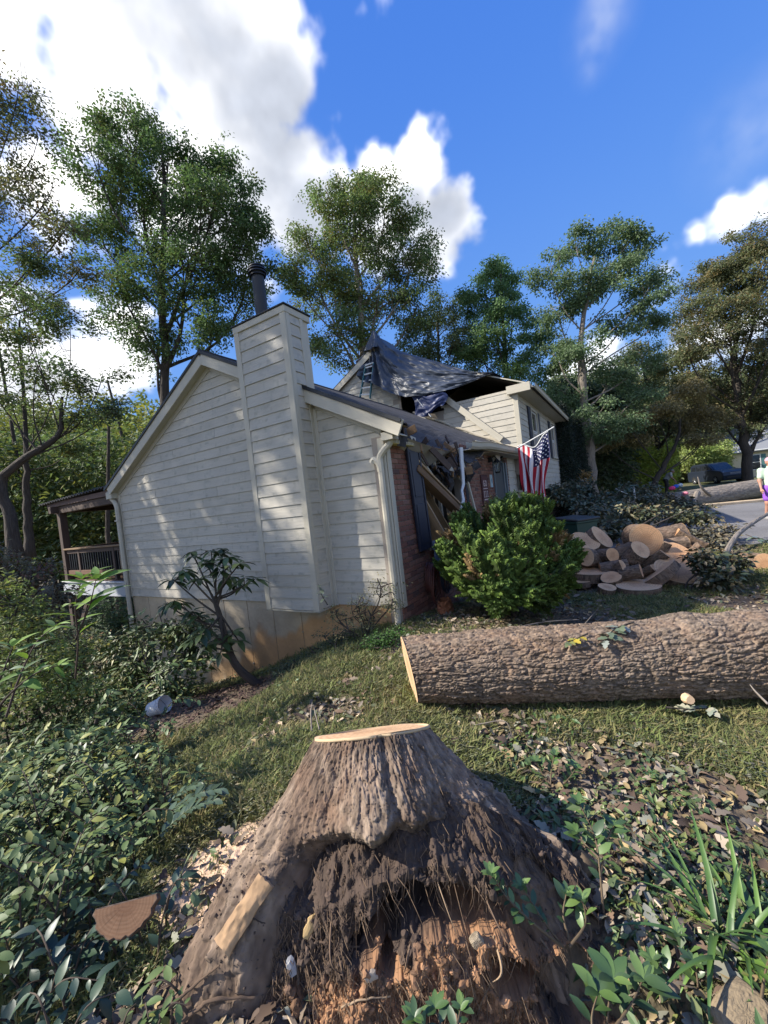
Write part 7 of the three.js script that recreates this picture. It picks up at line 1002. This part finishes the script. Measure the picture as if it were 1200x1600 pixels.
// ------------------------------------------------------------------ white bucket lying on its side
{
  const p = at(248, 1112, 4.75), gy = ground(p.x, p.z); p.y = gy + 0.1; const B = thing('bucket', 'white plastic bucket lying on its side on the mulch by the rhododendron', 'bucket', p); B.scale.setScalar(.64); const ax = V3(.82, .3, .25).normalize(), q = new THREE.Quaternion().setFromUnitVectors(V3(0, 1, 0), ax);
  const g = new THREE.LatheGeometry([[0, -.18], [.125, -.18], [.128, -.17], [.148, .18], [.156, .18], [.156, .165], [.15, .16], [.146, .18], [.122, -.165], [0, -.165]].map((v) => new THREE.Vector2(...v)), 36), m = part(B, 'bucket_body', g, flatMat(.66, .66, .66, .45, { vertexColors: false, side: THREE.DoubleSide })); m.quaternion.copy(q);
  for (const y of [.1, .135]) { const h = part(B, 'rib', new THREE.TorusGeometry(.149 + y * .03, .005, 6, 40), m.material); h.quaternion.copy(q).multiply(new THREE.Quaternion().setFromAxisAngle(V3(1, 0, 0), Math.PI / 2)); h.position.copy(ax.clone().multiplyScalar(y)); }
  const hd = part(B, 'wire_handle', new THREE.TorusGeometry(.152, .003, 5, 40, Math.PI), M.metalBlack); hd.quaternion.copy(q).multiply(new THREE.Quaternion().setFromEuler(new THREE.Euler(.5, 0, 0))); hd.position.copy(ax.clone().multiplyScalar(.14));
}
// ------------------------------------------------------------------ grass, leaf litter
{
  const r = rng(121), tuft = (seed, n, h, sp) => { const q = rng(seed), b = new MB(); for (let k = 0; k < n; k++) { const a = q() * 6.283, x = (q() - .5) * sp, z = (q() - .5) * sp, l = h * (.5 + .8 * q()), w = .0022 + .002 * q(), lean = l * (.25 + .8 * q()), ca = Math.cos(a), sa = Math.sin(a), P = (t, s) => V3(x + lean * t * t * ca - s * sa, l * t * (1 - .25 * t), z + lean * t * t * sa + s * ca); const i = [b.v(P(0, -w), 0, 0), b.v(P(0, w), 0, 0), b.v(P(.55, w * .8), 0, 0), b.v(P(.55, -w * .8), 0, 0), b.v(P(1, 0), 0, 0)]; b.quad(i[0], i[1], i[2], i[3]); b.tri(i[3], i[2], i[4]); } const g = b.geo(true); g.deleteAttribute('color'); g.deleteAttribute('uv'); return g; };
  const tufts = [1, 2, 3].map((s) => tuft(s * 7, 20, .042, .085)), lists = [[], [], []], far = [[], [], []];
  const hx = (x, z) => [(x - HO.x) * Math.cos(HYAW) - (z - HO.z) * Math.sin(HYAW), (x - HO.x) * Math.sin(HYAW) + (z - HO.z) * Math.cos(HYAW)];
  for (let k = 0; k < 150000; k++) {
    const d = 1.35 + 9.5 * Math.pow(r(), 1.25), a = lerp(-1.0, 0.98, r()), x = Math.sin(a) * d, z = -Math.cos(a) * d, [u, w] = hx(x, z); if (u > -0.02 && w < 0.02) continue;
    const g = lawnMask(x, z); if (r() > g * 1.1 - 0.08) continue; if (z < -8.2 && x > 4.6) continue; if (Math.hypot((x - .05) / 1.0, (z + 1.6) / .75) < 0.85) continue;
    const y = ground(x, z), pat = fbm(x * 1.7, z * 1.7, 5, 3), s = (0.5 + 1.2 * r() * r()) * (0.75 + .7 * g);
    lists[k % 3].push({ m: M4(V3(x, y - .004, z), [(r() - .5) * .3, r() * 6.283, (r() - .5) * .3], s), c: jitterColor(r, mix3([0.17, 0.18, 0.06], [0.11, 0.155, 0.04], pat), 0.3, [0.3, 0.24, 0.11]) });
  }
  const lawn = new THREE.Group(); lawn.name = 'grass'; scene.add(lawn); tag(lawn, 'thin mown grass growing in patches over the lawn', 'grass', null, 'stuff');
  const gm = leafMat(1, 1, 1, .3); tufts.forEach((g, k) => instances(lawn, 'blades', g, gm, lists[k]));
  // leaves and bits on the ground
  const lit = new THREE.Group(); lit.name = 'leaf_litter'; scene.add(lit); tag(lit, 'fallen leaves and bits of bark scattered over the ground', 'leaf litter', null, 'stuff');
  const oakL = oakLeaf.clone(), small = leafGeo(1, .55, 3, .4, .5), curl = leafGeo(1, .7, 4, 1.1, .7), chip = chamferBox(.5, .12, 1, .05); [oakL, small, curl, chip].forEach((g) => { g.deleteAttribute('uv'); g.deleteAttribute('color'); });
  const L = [[], [], [], []], pal = [[0.26, 0.20, 0.14], [0.33, 0.27, 0.2], [0.17, 0.11, 0.07], [0.12, 0.14, 0.07], [0.22, 0.22, 0.17], [0.36, 0.27, 0.13], [0.10, 0.065, 0.045]];
  for (let k = 0; k < 34000; k++) {
    const d = 1.15 + 10 * Math.pow(r(), 1.3), a = lerp(-1.0, 1.0, r()), x = Math.sin(a) * d, z = -Math.cos(a) * d, [u, w] = hx(x, z); if (u > -0.02 && w < 0.02) continue; if (Math.hypot((x - .02) / .72, (z + 1.75) / .6) < 0.85) continue;
    const g = lawnMask(x, z), n = fbm(x * 1.1 + 9, z * 1.1, 3, 3), right = sstep(-.3, .8, x); if (r() > (1 - g) * .95 + .16 + .2 * n + .12 * right) continue; if (z < -8.3 && x > 4.6 && r() > .25) continue;
    if (Math.hypot((x + 1.0) / .75, (z + 2.0) / .66) < .75 && r() < .7) continue;
    const bed = sstep(1.9, .9, Math.hypot(x + 2.4, z + 4.9)), t = bed > .5 ? (r() < .75 ? 3 : 2) : Math.floor(r() * 3.6), s = t === 0 ? .04 + .055 * r() : t === 3 ? .018 + .035 * r() : .025 + .05 * r();
    const saw = t === 3 && (Math.hypot((x + .3) / 1.6, (z + 2.1) / 1.1) < 1 || Math.abs(z + 2.9) < .5) ? r() < .7 : false, c = saw ? [.62, .48, .32] : bed > .5 ? [0.13, 0.075, 0.055] : pal[Math.floor(Math.pow(r(), 1.15) * pal.length)];
    L[Math.min(3, t)].push({ m: M4(V3(x, ground(x, z) + .012 + .014 * r(), z), [(r() - .5) * 1.3, r() * 6.283, (r() - .5) * 1.3], V3(s * (.6 + .6 * r()), s, s)), c: jitterColor(r, mul3(c, .8), .4) });
  }
  const lm = new THREE.MeshStandardMaterial({ roughness: .8, side: THREE.DoubleSide }); [oakL, small, curl, chip].forEach((g, k) => instances(lit, 'leaves', g, lm, L[k]));
  // green creepers and weeds low in the lawn
  const wd = new THREE.Group(); wd.name = 'ground_weeds'; scene.add(wd); tag(wd, 'small weeds and creepers among the grass and litter', 'weeds', null, 'stuff'); const wl = [[], []], wg = [sprayGeo(141, 9, .05, .03, .018, .35), sprayGeo(142, 9, .07, .045, .022, .4)];
  for (let k = 0; k < 17000; k++) { const d = 1.3 + 9 * Math.pow(r(), 1.2), a = lerp(-1.02, 1.0, r()), x = Math.sin(a) * d, z = -Math.cos(a) * d, [u, w] = hx(x, z); if (u > -0.02 && w < 0.02) continue; if (Math.hypot((x - .02) / .8, (z + 1.75) / .62) < 0.9) continue; if (z < -8.2 && x > 4.6) continue; const n = fbm(x * 1.6 + 2, z * 1.6, 8, 3), left = sstep(-1.3, -2.6, x); if (r() > sstep(.55, .72, n) * .42 + left * .85) continue; if (Math.hypot(x + 2.4, z + 4.9) < 1.1) continue; wl[k % 2].push({ m: M4(V3(x, ground(x, z) + .03, z), [(r() - .5) * .5, r() * 6.283, (r() - .5) * .5], .7 + .9 * r()), c: jitterColor(r, [0.05, 0.095, 0.028], .35, [.16, .17, .05]) }); }
  wg.forEach((g, k) => instances(wd, 'leaves', g, glossy, wl[k]));
}
// ------------------------------------------------------------------ people: one skin field per body, clothes as fields a little larger
const cap = (p, a, b, r1, r2) => { const bx = b[0] - a[0], by = b[1] - a[1], bz = b[2] - a[2], px = p[0] - a[0], py = p[1] - a[1], pz = p[2] - a[2], h = clamp((px * bx + py * by + pz * bz) / (bx * bx + by * by + bz * bz)); return Math.hypot(px - bx * h, py - by * h, pz - bz * h) - lerp(r1, r2, h); };
const smin = (a, b, k) => { const h = clamp(0.5 + 0.5 * (b - a) / k); return lerp(b, a, h) - k * h * (1 - h); };
function fieldGeo(sdf, c, half, res) {
  const mc = new MarchingCubes(res, new THREE.MeshStandardMaterial(), false, false, 120000), s = res / 2; mc.isolation = 0;
  for (let k = 0; k < res; k++) for (let j = 0; j < res; j++) for (let i = 0; i < res; i++) mc.field[i + j * res + k * res * res] = -sdf([c[0] + (i - s) / s * half, c[1] + (j - s) / s * half, c[2] + (k - s) / s * half]) * 10;
  mc.update(); const n = mc.count, P = new Float32Array(mc.positionArray.subarray(0, n * 3)), g = new THREE.BufferGeometry(); for (let k = 0; k < n; k++) for (let a = 0; a < 3; a++) P[k * 3 + a] = c[a] + P[k * 3 + a] * half;
  g.setAttribute('position', new THREE.BufferAttribute(P, 3)); const m = mergeVertices(g, 1e-5); m.computeVertexNormals(); m.setAttribute('color', new THREE.Float32BufferAttribute(new Float32Array(m.attributes.position.count * 3).fill(1), 3)); return m;
}
const bones = (list, k) => (p) => { let d = 9; for (const [a, b, r1, r2] of list) d = smin(d, cap(p, a, b, r1, r2), k); return d; };
function person(label, pos, yaw, J, mats, res = 110) {
  const T = thing('person', label, 'person', pos, yaw);
  const body = [[J.pel, J.che, .13, .15], [J.che, J.nek, .13, .06], [J.nek, J.hed, .055, .055]]; const top = [[J.pel, J.che, .16, .175], [J.che, J.nek, .15, .075]], legs = [];
  for (const s of [0, 1]) {
    body.push([J.sho[s], J.elb[s], .052, .042], [J.elb[s], J.wri[s], .041, .027], [J.che, J.sho[s], .1, .058], [J.hip[s], J.kne[s], .088, .058], [J.kne[s], J.ank[s], .06, .038], [J.pel, J.hip[s], .12, .1]);
    const mid = J.sho[s].map((v, k) => lerp(v, J.elb[s][k], .62)), th = J.hip[s].map((v, k) => lerp(v, J.kne[s][k], mats.long ? 1 : .68));
    top.push([J.che, J.sho[s], .125, .075], [J.sho[s], mid, .074, .07]); legs.push([J.pel, J.hip[s], .15, .125], [J.hip[s], th, .12, .105]); if (mats.long) legs.push([J.kne[s], J.ank[s], .085, .06]);
  }
  // hands: a palm, four unequal bent fingers and a thumb from its side
  const hands = [];
  for (const s of [0, 1]) { const w = J.wri[s], o = (x, y, z) => [w[0] + (s ? -x : x), w[1] + y, w[2] + z], sg = 1; hands.push([w, o(0, -.07, .02), .026, .034]); [[-.0, .026, .062], [-.004, .009, .072], [-.004, -.009, .068], [0, -.026, .054]].forEach(([x, z, l]) => { const a = o(x, -.085, .02 + z), b = o(x - .004, -.085 - l * .55, .026 + z), c = o(x - .018, -.085 - l, .03 + z); hands.push([a, b, .0095, .009], [b, c, .009, .0075]); }); hands.push([o(-.012, -.035, .045), o(-.02, -.075, .072), .012, .010], [o(-.02, -.075, .072), o(-.026, -.1, .078), .010, .008]); }
  const hd = J.hed, face = (p) => { let d = smin(cap(p, [hd[0], hd[1] + .02, hd[2] - .015], [hd[0], hd[1] + .035, hd[2] - .02], .095, .09), cap(p, [hd[0], hd[1] - .075, hd[2] + .03], [hd[0], hd[1] - .02, hd[2] + .03], .05, .068), .04); d = smin(d, cap(p, [hd[0], hd[1] + .01, hd[2] + .085], [hd[0], hd[1] - .028, hd[2] + .108], .008, .016), .012); for (const s of [-1, 1]) { d = smin(d, cap(p, [hd[0] + s * .09, hd[1] + .015, hd[2]], [hd[0] + s * .093, hd[1] - .025, hd[2]], .018, .014), .01); d = -smin(-d, cap(p, [hd[0] + s * .034, hd[1] + .012, hd[2] + .1], [hd[0] + s * .034, hd[1] + .013, hd[2] + .1], .016, .016), .012); d = Math.min(d, cap(p, [hd[0] + s * .034, hd[1] + .012, hd[2] + .078], [hd[0] + s * .034, hd[1] + .0121, hd[2] + .078], .013, .013)); } d = -smin(-d, cap(p, [hd[0] - .022, hd[1] - .058, hd[2] + .09], [hd[0] + .022, hd[1] - .058, hd[2] + .09], .005, .005), .008); return d; };
  const fb = bones(body, .05), fh = bones(hands, .008), skin = (p) => Math.min(smin(fb(p), face(p), .03), 9);
  const gs = [fieldGeo(skin, [0, .9, 0], .98, res)]; for (const s of [0, 1]) gs.push(fieldGeo(fh, [J.wri[s][0], J.wri[s][1] - .075, J.wri[s][2] + .02], .13, 64)); gs.push(fieldGeo((p) => smin(face(p), cap(p, J.nek, [hd[0], hd[1] - .05, hd[2]], .055, .05), .03), [hd[0], hd[1], hd[2]], .165, 72));
  part(T, 'body', mergeGeometries(gs), mats.skin);
  part(T, 'shirt', fieldGeo(bones(top, .05), [0, 1.2, 0], .55, 90), mats.shirt); part(T, mats.long ? 'trousers' : 'shorts', fieldGeo((p) => Math.max(bones(legs, .04)(p), p[1] - J.pel[1] - .06), [0, .6, 0], .62, 90), mats.legs);
  for (const s of [0, 1]) part(T, 'shoe', fieldGeo((p) => Math.max(smin(cap(p, J.ank[s], [J.ank[s][0], .05, J.ank[s][2] - .03], .045, .045), cap(p, [J.ank[s][0], .045, J.ank[s][2] - .03], [J.ank[s][0], .038, J.ank[s][2] + .16], .045, .04), .03), -p[1]), [J.ank[s][0], .1, J.ank[s][2] + .05], .24, 48), mats.shoe);
  const hat = (p) => Math.min(Math.max(cap(p, [hd[0], hd[1] + .03, hd[2] - .015], [hd[0], hd[1] + .045, hd[2] - .02], .104, .1), hd[1] + .035 - p[1]), Math.max(mats.brim ? cap(p, [hd[0], hd[1] + .045, hd[2] + .05], [hd[0], hd[1] + .04, hd[2] + .12], .075, .06) : 9, Math.abs(p[1] - hd[1] - .045 + (p[2] - hd[2] - .05) * .15) - .007));
  part(T, mats.brim ? 'cap' : 'hair', fieldGeo(hat, hd, .22, 72), mats.hat); return T;
}
{
  const J = { pel: [0, .93, 0], che: [.0, 1.28, .02], nek: [0, 1.48, .01], hed: [0, 1.62, .03], sho: [[.2, 1.4, .0], [-.2, 1.4, .0]], elb: [[.27, 1.13, -.03], [-.26, 1.13, .02]], wri: [[.29, .9, .06], [-.28, .91, .12]], hip: [[.09, .9, 0], [-.09, .9, 0]], kne: [[.1, .5, .1], [-.1, .49, -.02]], ank: [[.1, .1, .12], [-.1, .1, -.16]] };
  const p = at(1210, 811, 11.3); p.y = ground(p.x, p.z) + .012;
  person('man in a pink cap, mint shirt and purple shorts walking in at the right edge', p, -0.35, J, { skin: flatMat(.42, .22, .155, .6), shirt: flatMat(.48, .62, .47, .9), legs: flatMat(.26, .09, .5, .8), shoe: flatMat(.3, .3, .3), hat: flatMat(.55, .3, .36, .8), brim: true });
  const q = at(1043, 778, 27); q.y = ground(q.x, q.z);
  const J2 = { ...J, che: [0, 1.2, .2], nek: [0, 1.36, .33], hed: [0, 1.45, .42], sho: [[.2, 1.3, .28], [-.2, 1.3, .28]], elb: [[.24, 1.03, .34], [-.24, 1.03, .34]], wri: [[.16, .83, .5], [-.16, .83, .5]], ank: [[.1, .1, 0], [-.1, .1, -.05]], kne: [[.1, .5, .05], [-.1, .5, .03]] };
  person('distant figure in grey and black stooping beside the leaning dark tree', q, .9, J2, { skin: flatMat(.36, .22, .16), shirt: flatMat(.42, .42, .42), legs: flatMat(.02, .02, .025), shoe: flatMat(.03, .03, .03), hat: flatMat(.35, .34, .33), brim: false, long: true }, 70);
}
// ------------------------------------------------------------------ dark sport utility car, parked nose to the right
{
  const p = at(1120, 757, 35); p.y = ground(p.x, p.z); const C = thing('parked_car', 'dark blue-grey sport utility car parked behind the far felled trunk', 'car', p, -1.72), paint = new THREE.MeshPhysicalMaterial({ color: new THREE.Color(.02, .027, .042), roughness: .4, metalness: .1, clearcoat: .25, clearcoatRoughness: .08, specularIntensity: .5 });
  const ex = (pts, w, bev) => { const g = new THREE.ExtrudeGeometry(new THREE.Shape(pts.map((q) => new THREE.Vector2(...q))), { depth: w - 2 * bev, bevelEnabled: true, bevelSize: bev, bevelThickness: bev, bevelSegments: 4, curveSegments: 10 }); g.translate(0, 0, -w / 2 + bev); return g; };
  const arch = (cx) => Array.from({ length: 9 }, (_, k) => { const a = Math.PI * k / 8; return [cx - .4 * Math.cos(a), .3 + .42 * Math.sin(a)]; });
  part(C, 'body', ex([[-2.3, .4], [-2.25, .3], [-1.85, .28], ...arch(-1.42), [-.9, .26], [.95, .26], ...arch(1.45), [1.98, .28], [2.28, .34], [2.34, .62], [2.26, .86], [2.05, .97], [1.05, 1.1], [-2.2, 1.1], [-2.34, .95]].reverse(), 1.88, .07), paint);
  part(C, 'cabin', ex([[-2.18, 1.05], [-2.02, 1.58], [-1.75, 1.68], [-.1, 1.7], [.25, 1.62], [1.12, 1.05]].reverse(), 1.6, .08), paint);
  const gl = M.darkGlass, gm = new THREE.MeshStandardMaterial({ color: new THREE.Color(.015, .018, .022), roughness: .05 });
  part(C, 'windscreen', (() => { const b = new MB(); b.flat([V3(1.12, 1.08, -.7), V3(1.12, 1.08, .7), V3(.33, 1.6, .62), V3(.33, 1.6, -.62)].map((v) => v.add(V3(.07, .03, 0)))); return b.geo(); })(), gm);
  for (const s of [-1, 1]) for (const pts of [[[-.45, 1.12], [.86, 1.12], [.2, 1.56], [-.42, 1.6]], [[-1.3, 1.12], [-.53, 1.12], [-.5, 1.6], [-1.28, 1.58]], [[-2.0, 1.14], [-1.38, 1.12], [-1.36, 1.57], [-1.85, 1.52]]]) part(C, 'side_window', new MB().flat(pts.map(([x, y]) => V3(x, y, s * .805))).geo(), gm);
  const wheel = new THREE.LatheGeometry([[.0, -.1], [.2, -.1], [.23, -.11], [.25, -.115], [.33, -.11], [.36, -.07], [.36, .07], [.33, .11], [.25, .115], [0, .1]].map((v) => new THREE.Vector2(...v)), 28).rotateX(Math.PI / 2), rub = flatMat(.015, .015, .015, .9, { vertexColors: false }), rim = flatMat(.35, .36, .38, .35, { vertexColors: false, metalness: .8 });
  for (const x of [-1.42, 1.45]) for (const s of [-1, 1]) { const w = part(C, 'wheel', wheel, rub); w.position.set(x, .36, s * .83); for (let k = 0; k < 5; k++) { const q = part(w, 'spoke', chamferBox(.05, .2, .02, .005), rim); q.position.set(.11 * Math.sin(k * 1.2566), .11 * Math.cos(k * 1.2566), s * .115); q.rotation.z = -k * 1.2566; } }
  for (const s of [-1, 1]) { const h = part(C, 'headlight', chamferBox(.1, .16, .42, .04), flatMat(.6, .62, .65, .1, { vertexColors: false })); h.position.set(2.22, .86, s * .66); h.rotation.y = s * .25; const m = part(C, 'mirror', chamferBox(.12, .13, .2, .04), paint); m.position.set(.72, 1.15, s * 1.0); }
  const gr = part(C, 'grille', chamferBox(.05, .2, .75, .02), flatMat(.02, .02, .02, .4)); gr.position.set(2.34, .78, 0); for (const y of [.74, .82]) { const b = part(C, 'grille_bar', chamferBox(.03, .025, .78, .008), rim); b.position.set(2.372, y, 0); } const bp = part(C, 'bumper_intake', chamferBox(.04, .14, 1.3, .02), flatMat(.015, .015, .016)); bp.position.set(2.38, .47, 0);
  for (const s of [-1, 1]) { const rr = part(C, 'roof_rail', chamferBox(1.7, .03, .03, .008), rim); rr.position.set(-.95, 1.725, s * .66); }
}
// ------------------------------------------------------------------ houses across the street
{
  const farHouse = (label, pos, yaw, w, h, d, rise, wallC, roofC, shutC, wins) => {
    const H = thing('far_house', label, 'house', pos, yaw), wm = flatMat(...wallC, .8), sh = new THREE.Shape([[-d / 2, 0], [d / 2, 0], [d / 2, h], [0, h + rise], [-d / 2, h]].map((q) => new THREE.Vector2(...q))), g = new THREE.ExtrudeGeometry(sh, { depth: w, bevelEnabled: false }); g.rotateY(Math.PI / 2); g.translate(-w / 2, 0, 0); g.translate(0, -.5, -d / 2); part(H, 'wall', g, flatMat(...wallC, .8, { vertexColors: false }));
    for (let k = 0; k < Math.floor((h - .1) / .22); k++) { const b = part(H, 'siding_board', chamferBox(w, .212, .02, .004), wm); b.position.set(0, -.35 + k * .22, .008); b.rotation.x = -.05; }
    const rf = new MB(), ov = .4; for (const s of [1, -1]) rf.beam(V3(0, h + rise - .42, -d / 2), V3(0, h - .5 - ov * rise / (d / 2), -d / 2 + s * (d / 2 + ov)), w + .8, .12, V3(0, 1, 0)); part(H, 'roof', rf.geo(), flatMat(...roofC, .95));
    hbH(H, w, h);
    for (const [x, y, ww, wh] of wins) { const f = part(H, 'window', new MB().box(ww + .16, .08, .08, M4(V3(0, wh / 2 + .04, 0))).box(ww + .16, .08, .08, M4(V3(0, -wh / 2 - .04, 0))).box(.08, wh, .08, M4(V3(-ww / 2 - .04, 0, 0))).box(.08, wh, .08, M4(V3(ww / 2 + .04, 0, 0))).box(ww, .05, .05, M4(V3(0, 0, 0))).geo(), M.white); f.position.set(x, y, .05); const pn = part(f, 'window_pane', chamferBox(ww, wh, .01, .002), M.darkGlass); pn.position.z = -.01; if (shutC) for (const s of [-1, 1]) { const q = part(H, 'shutter', chamferBox(.38, wh + .1, .04, .008), flatMat(...shutC, .6)); q.position.set(x + s * (ww / 2 + .3), y, .05); } }
  };
  const hbH = (H, w, h) => { const g = part(H, 'gutter', chamferBox(w + .8, .12, .12, .02), M.white); g.position.set(0, h - .62, .42); };
  const p = at(1200, 762, 40); p.y = at(1180, 746, 40).y; farHouse('cream house with a grey roof and teal shutters across the street at the right edge', p, -.35, 11, 3.3, 8, 2.4, [.62, .54, .36], [.2, .21, .23], [.07, .17, .17], [[-.9, 1.5, .9, 1.4], [-4, 1.5, .9, 1.4], [2.6, 1.5, .9, 1.4]]);
  const q = at(1075, 745, 48); farHouse('grey-green house with white window trim half hidden behind the small tree', q, -.1, 9, 5.2, 7, 2.6, [.2, .24, .23], [.1, .1, .11], null, [[-.6, 2.6, 1.3, 1.5], [1.6, 2.6, 1.0, 1.5], [-3, 2.6, 1.0, 1.5]]);
}
// ------------------------------------------------------------------ bin and odds and ends
{
  const b = at(899, 812, 8.2); b.y = ground(b.x, b.z); const B = thing('waste_bin', 'dark green wheeled bin between the round shrub and the wood pile', 'bin', b, .35), gm = flatMat(.018, .06, .05, .45), s = new MB();
  s.grid(4, 1, (u, v) => { const k = [[-1, -1], [1, -1], [1, 1], [-1, 1], [-1, -1]][Math.round(u * 4)], w = lerp(.2, .265, v); return { p: V3(k[0] * w, .04 + .84 * v, k[1] * w * 1.1) }; }); part(B, 'bin_body', s.geo(), gm); const rim = part(B, 'rim', chamferBox(.58, .06, .64, .015), gm); rim.position.y = .88; const lid = part(B, 'lid', chamferBox(.6, .05, .68, .02), flatMat(.03, .035, .038, .5)); lid.position.set(0, .935, .01); lid.rotation.x = .05;
  for (const q of [-1, 1]) { const w = part(B, 'wheel', new THREE.CylinderGeometry(.1, .1, .05, 20).rotateZ(Math.PI / 2), flatMat(.02, .02, .02, .8, { vertexColors: false })); w.position.set(q * .22, .1, -.22); } const h = part(B, 'handle', new MB().tube([V3(-.2, .9, -.35), V3(.2, .9, -.35)], .014, 8).geo(true), gm);
  const lump = (name, label, cat, px, py, D, r, mat, sq = .8) => { const g = new THREE.IcosahedronGeometry(1, 3), P = g.attributes.position; for (let i = 0; i < P.count; i++) { const v = V3(P.getX(i), P.getY(i), P.getZ(i)), q = .7 + .6 * fbm(v.x * 2 + px, v.y * 2, v.z * 2, 3); P.setXYZ(i, v.x * q * r, v.y * q * r * sq, v.z * q * r); } const m = mergeVertices((g.deleteAttribute('normal'), g.deleteAttribute('uv'), g)); m.computeVertexNormals(); const o = single(name, m, mat, label, cat); o.position.copy(at(px, py, D)); };
  const fm = (r, g, bb) => flatMat(r, g, bb, .6, { vertexColors: false });
  lump('bag', 'bright pink bundle beyond the near end of the far trunk', 'bundle', 1050, 763, 19.5, .13, fm(.75, .05, .2)); lump('bag', 'bright blue bundle beside the pink one', 'bundle', 1056, 760, 19.6, .12, fm(.03, .13, .6)); lump('bag', 'pale grey bundle right of the blue one', 'bundle', 1063, 758, 19.8, .11, fm(.5, .56, .6)); lump('bag', 'pink streaked scrap lying against the near end of the far trunk', 'bundle', 1071, 771, 16.9, .11, fm(.75, .22, .28), .7);
  const pan = single('white_panel', new MB().box(.42, .03, .3, null, .01).geo(), M.white, 'white flat panel half buried in the branches under the oak', 'panel'); pan.position.copy(at(972, 768, 15)); pan.rotation.set(.5, .3, -.5); const stk = single('marker_post', new MB().tube([V3(0, -.2, 0), V3(0, .22, 0)], .035, 8).geo(.6), M.white, 'short white post standing right of the white panel', 'post'); stk.position.copy(at(991, 771, 15));
  bush({ seed: 401, label: 'small orange-yellow bush left of the pale oak trunk', base: footAt(910, 765, 18), geos: MID, color: [.34, .2, .05], warm: [.4, .3, .1], size: 1.6, subs: 40, leaves: 6, lobes: lobesB([[910, 742, 10, 18], [914, 750, 9, 18]]) });
}
renderer.setSize(768, 1024);
scene.traverse((o) => { if (o.isMesh) { o.castShadow = o.receiveShadow = true; if (!(o.material.transmission > 0.9)) o.material.side = THREE.DoubleSide; } });
renderer.render(scene, camera);
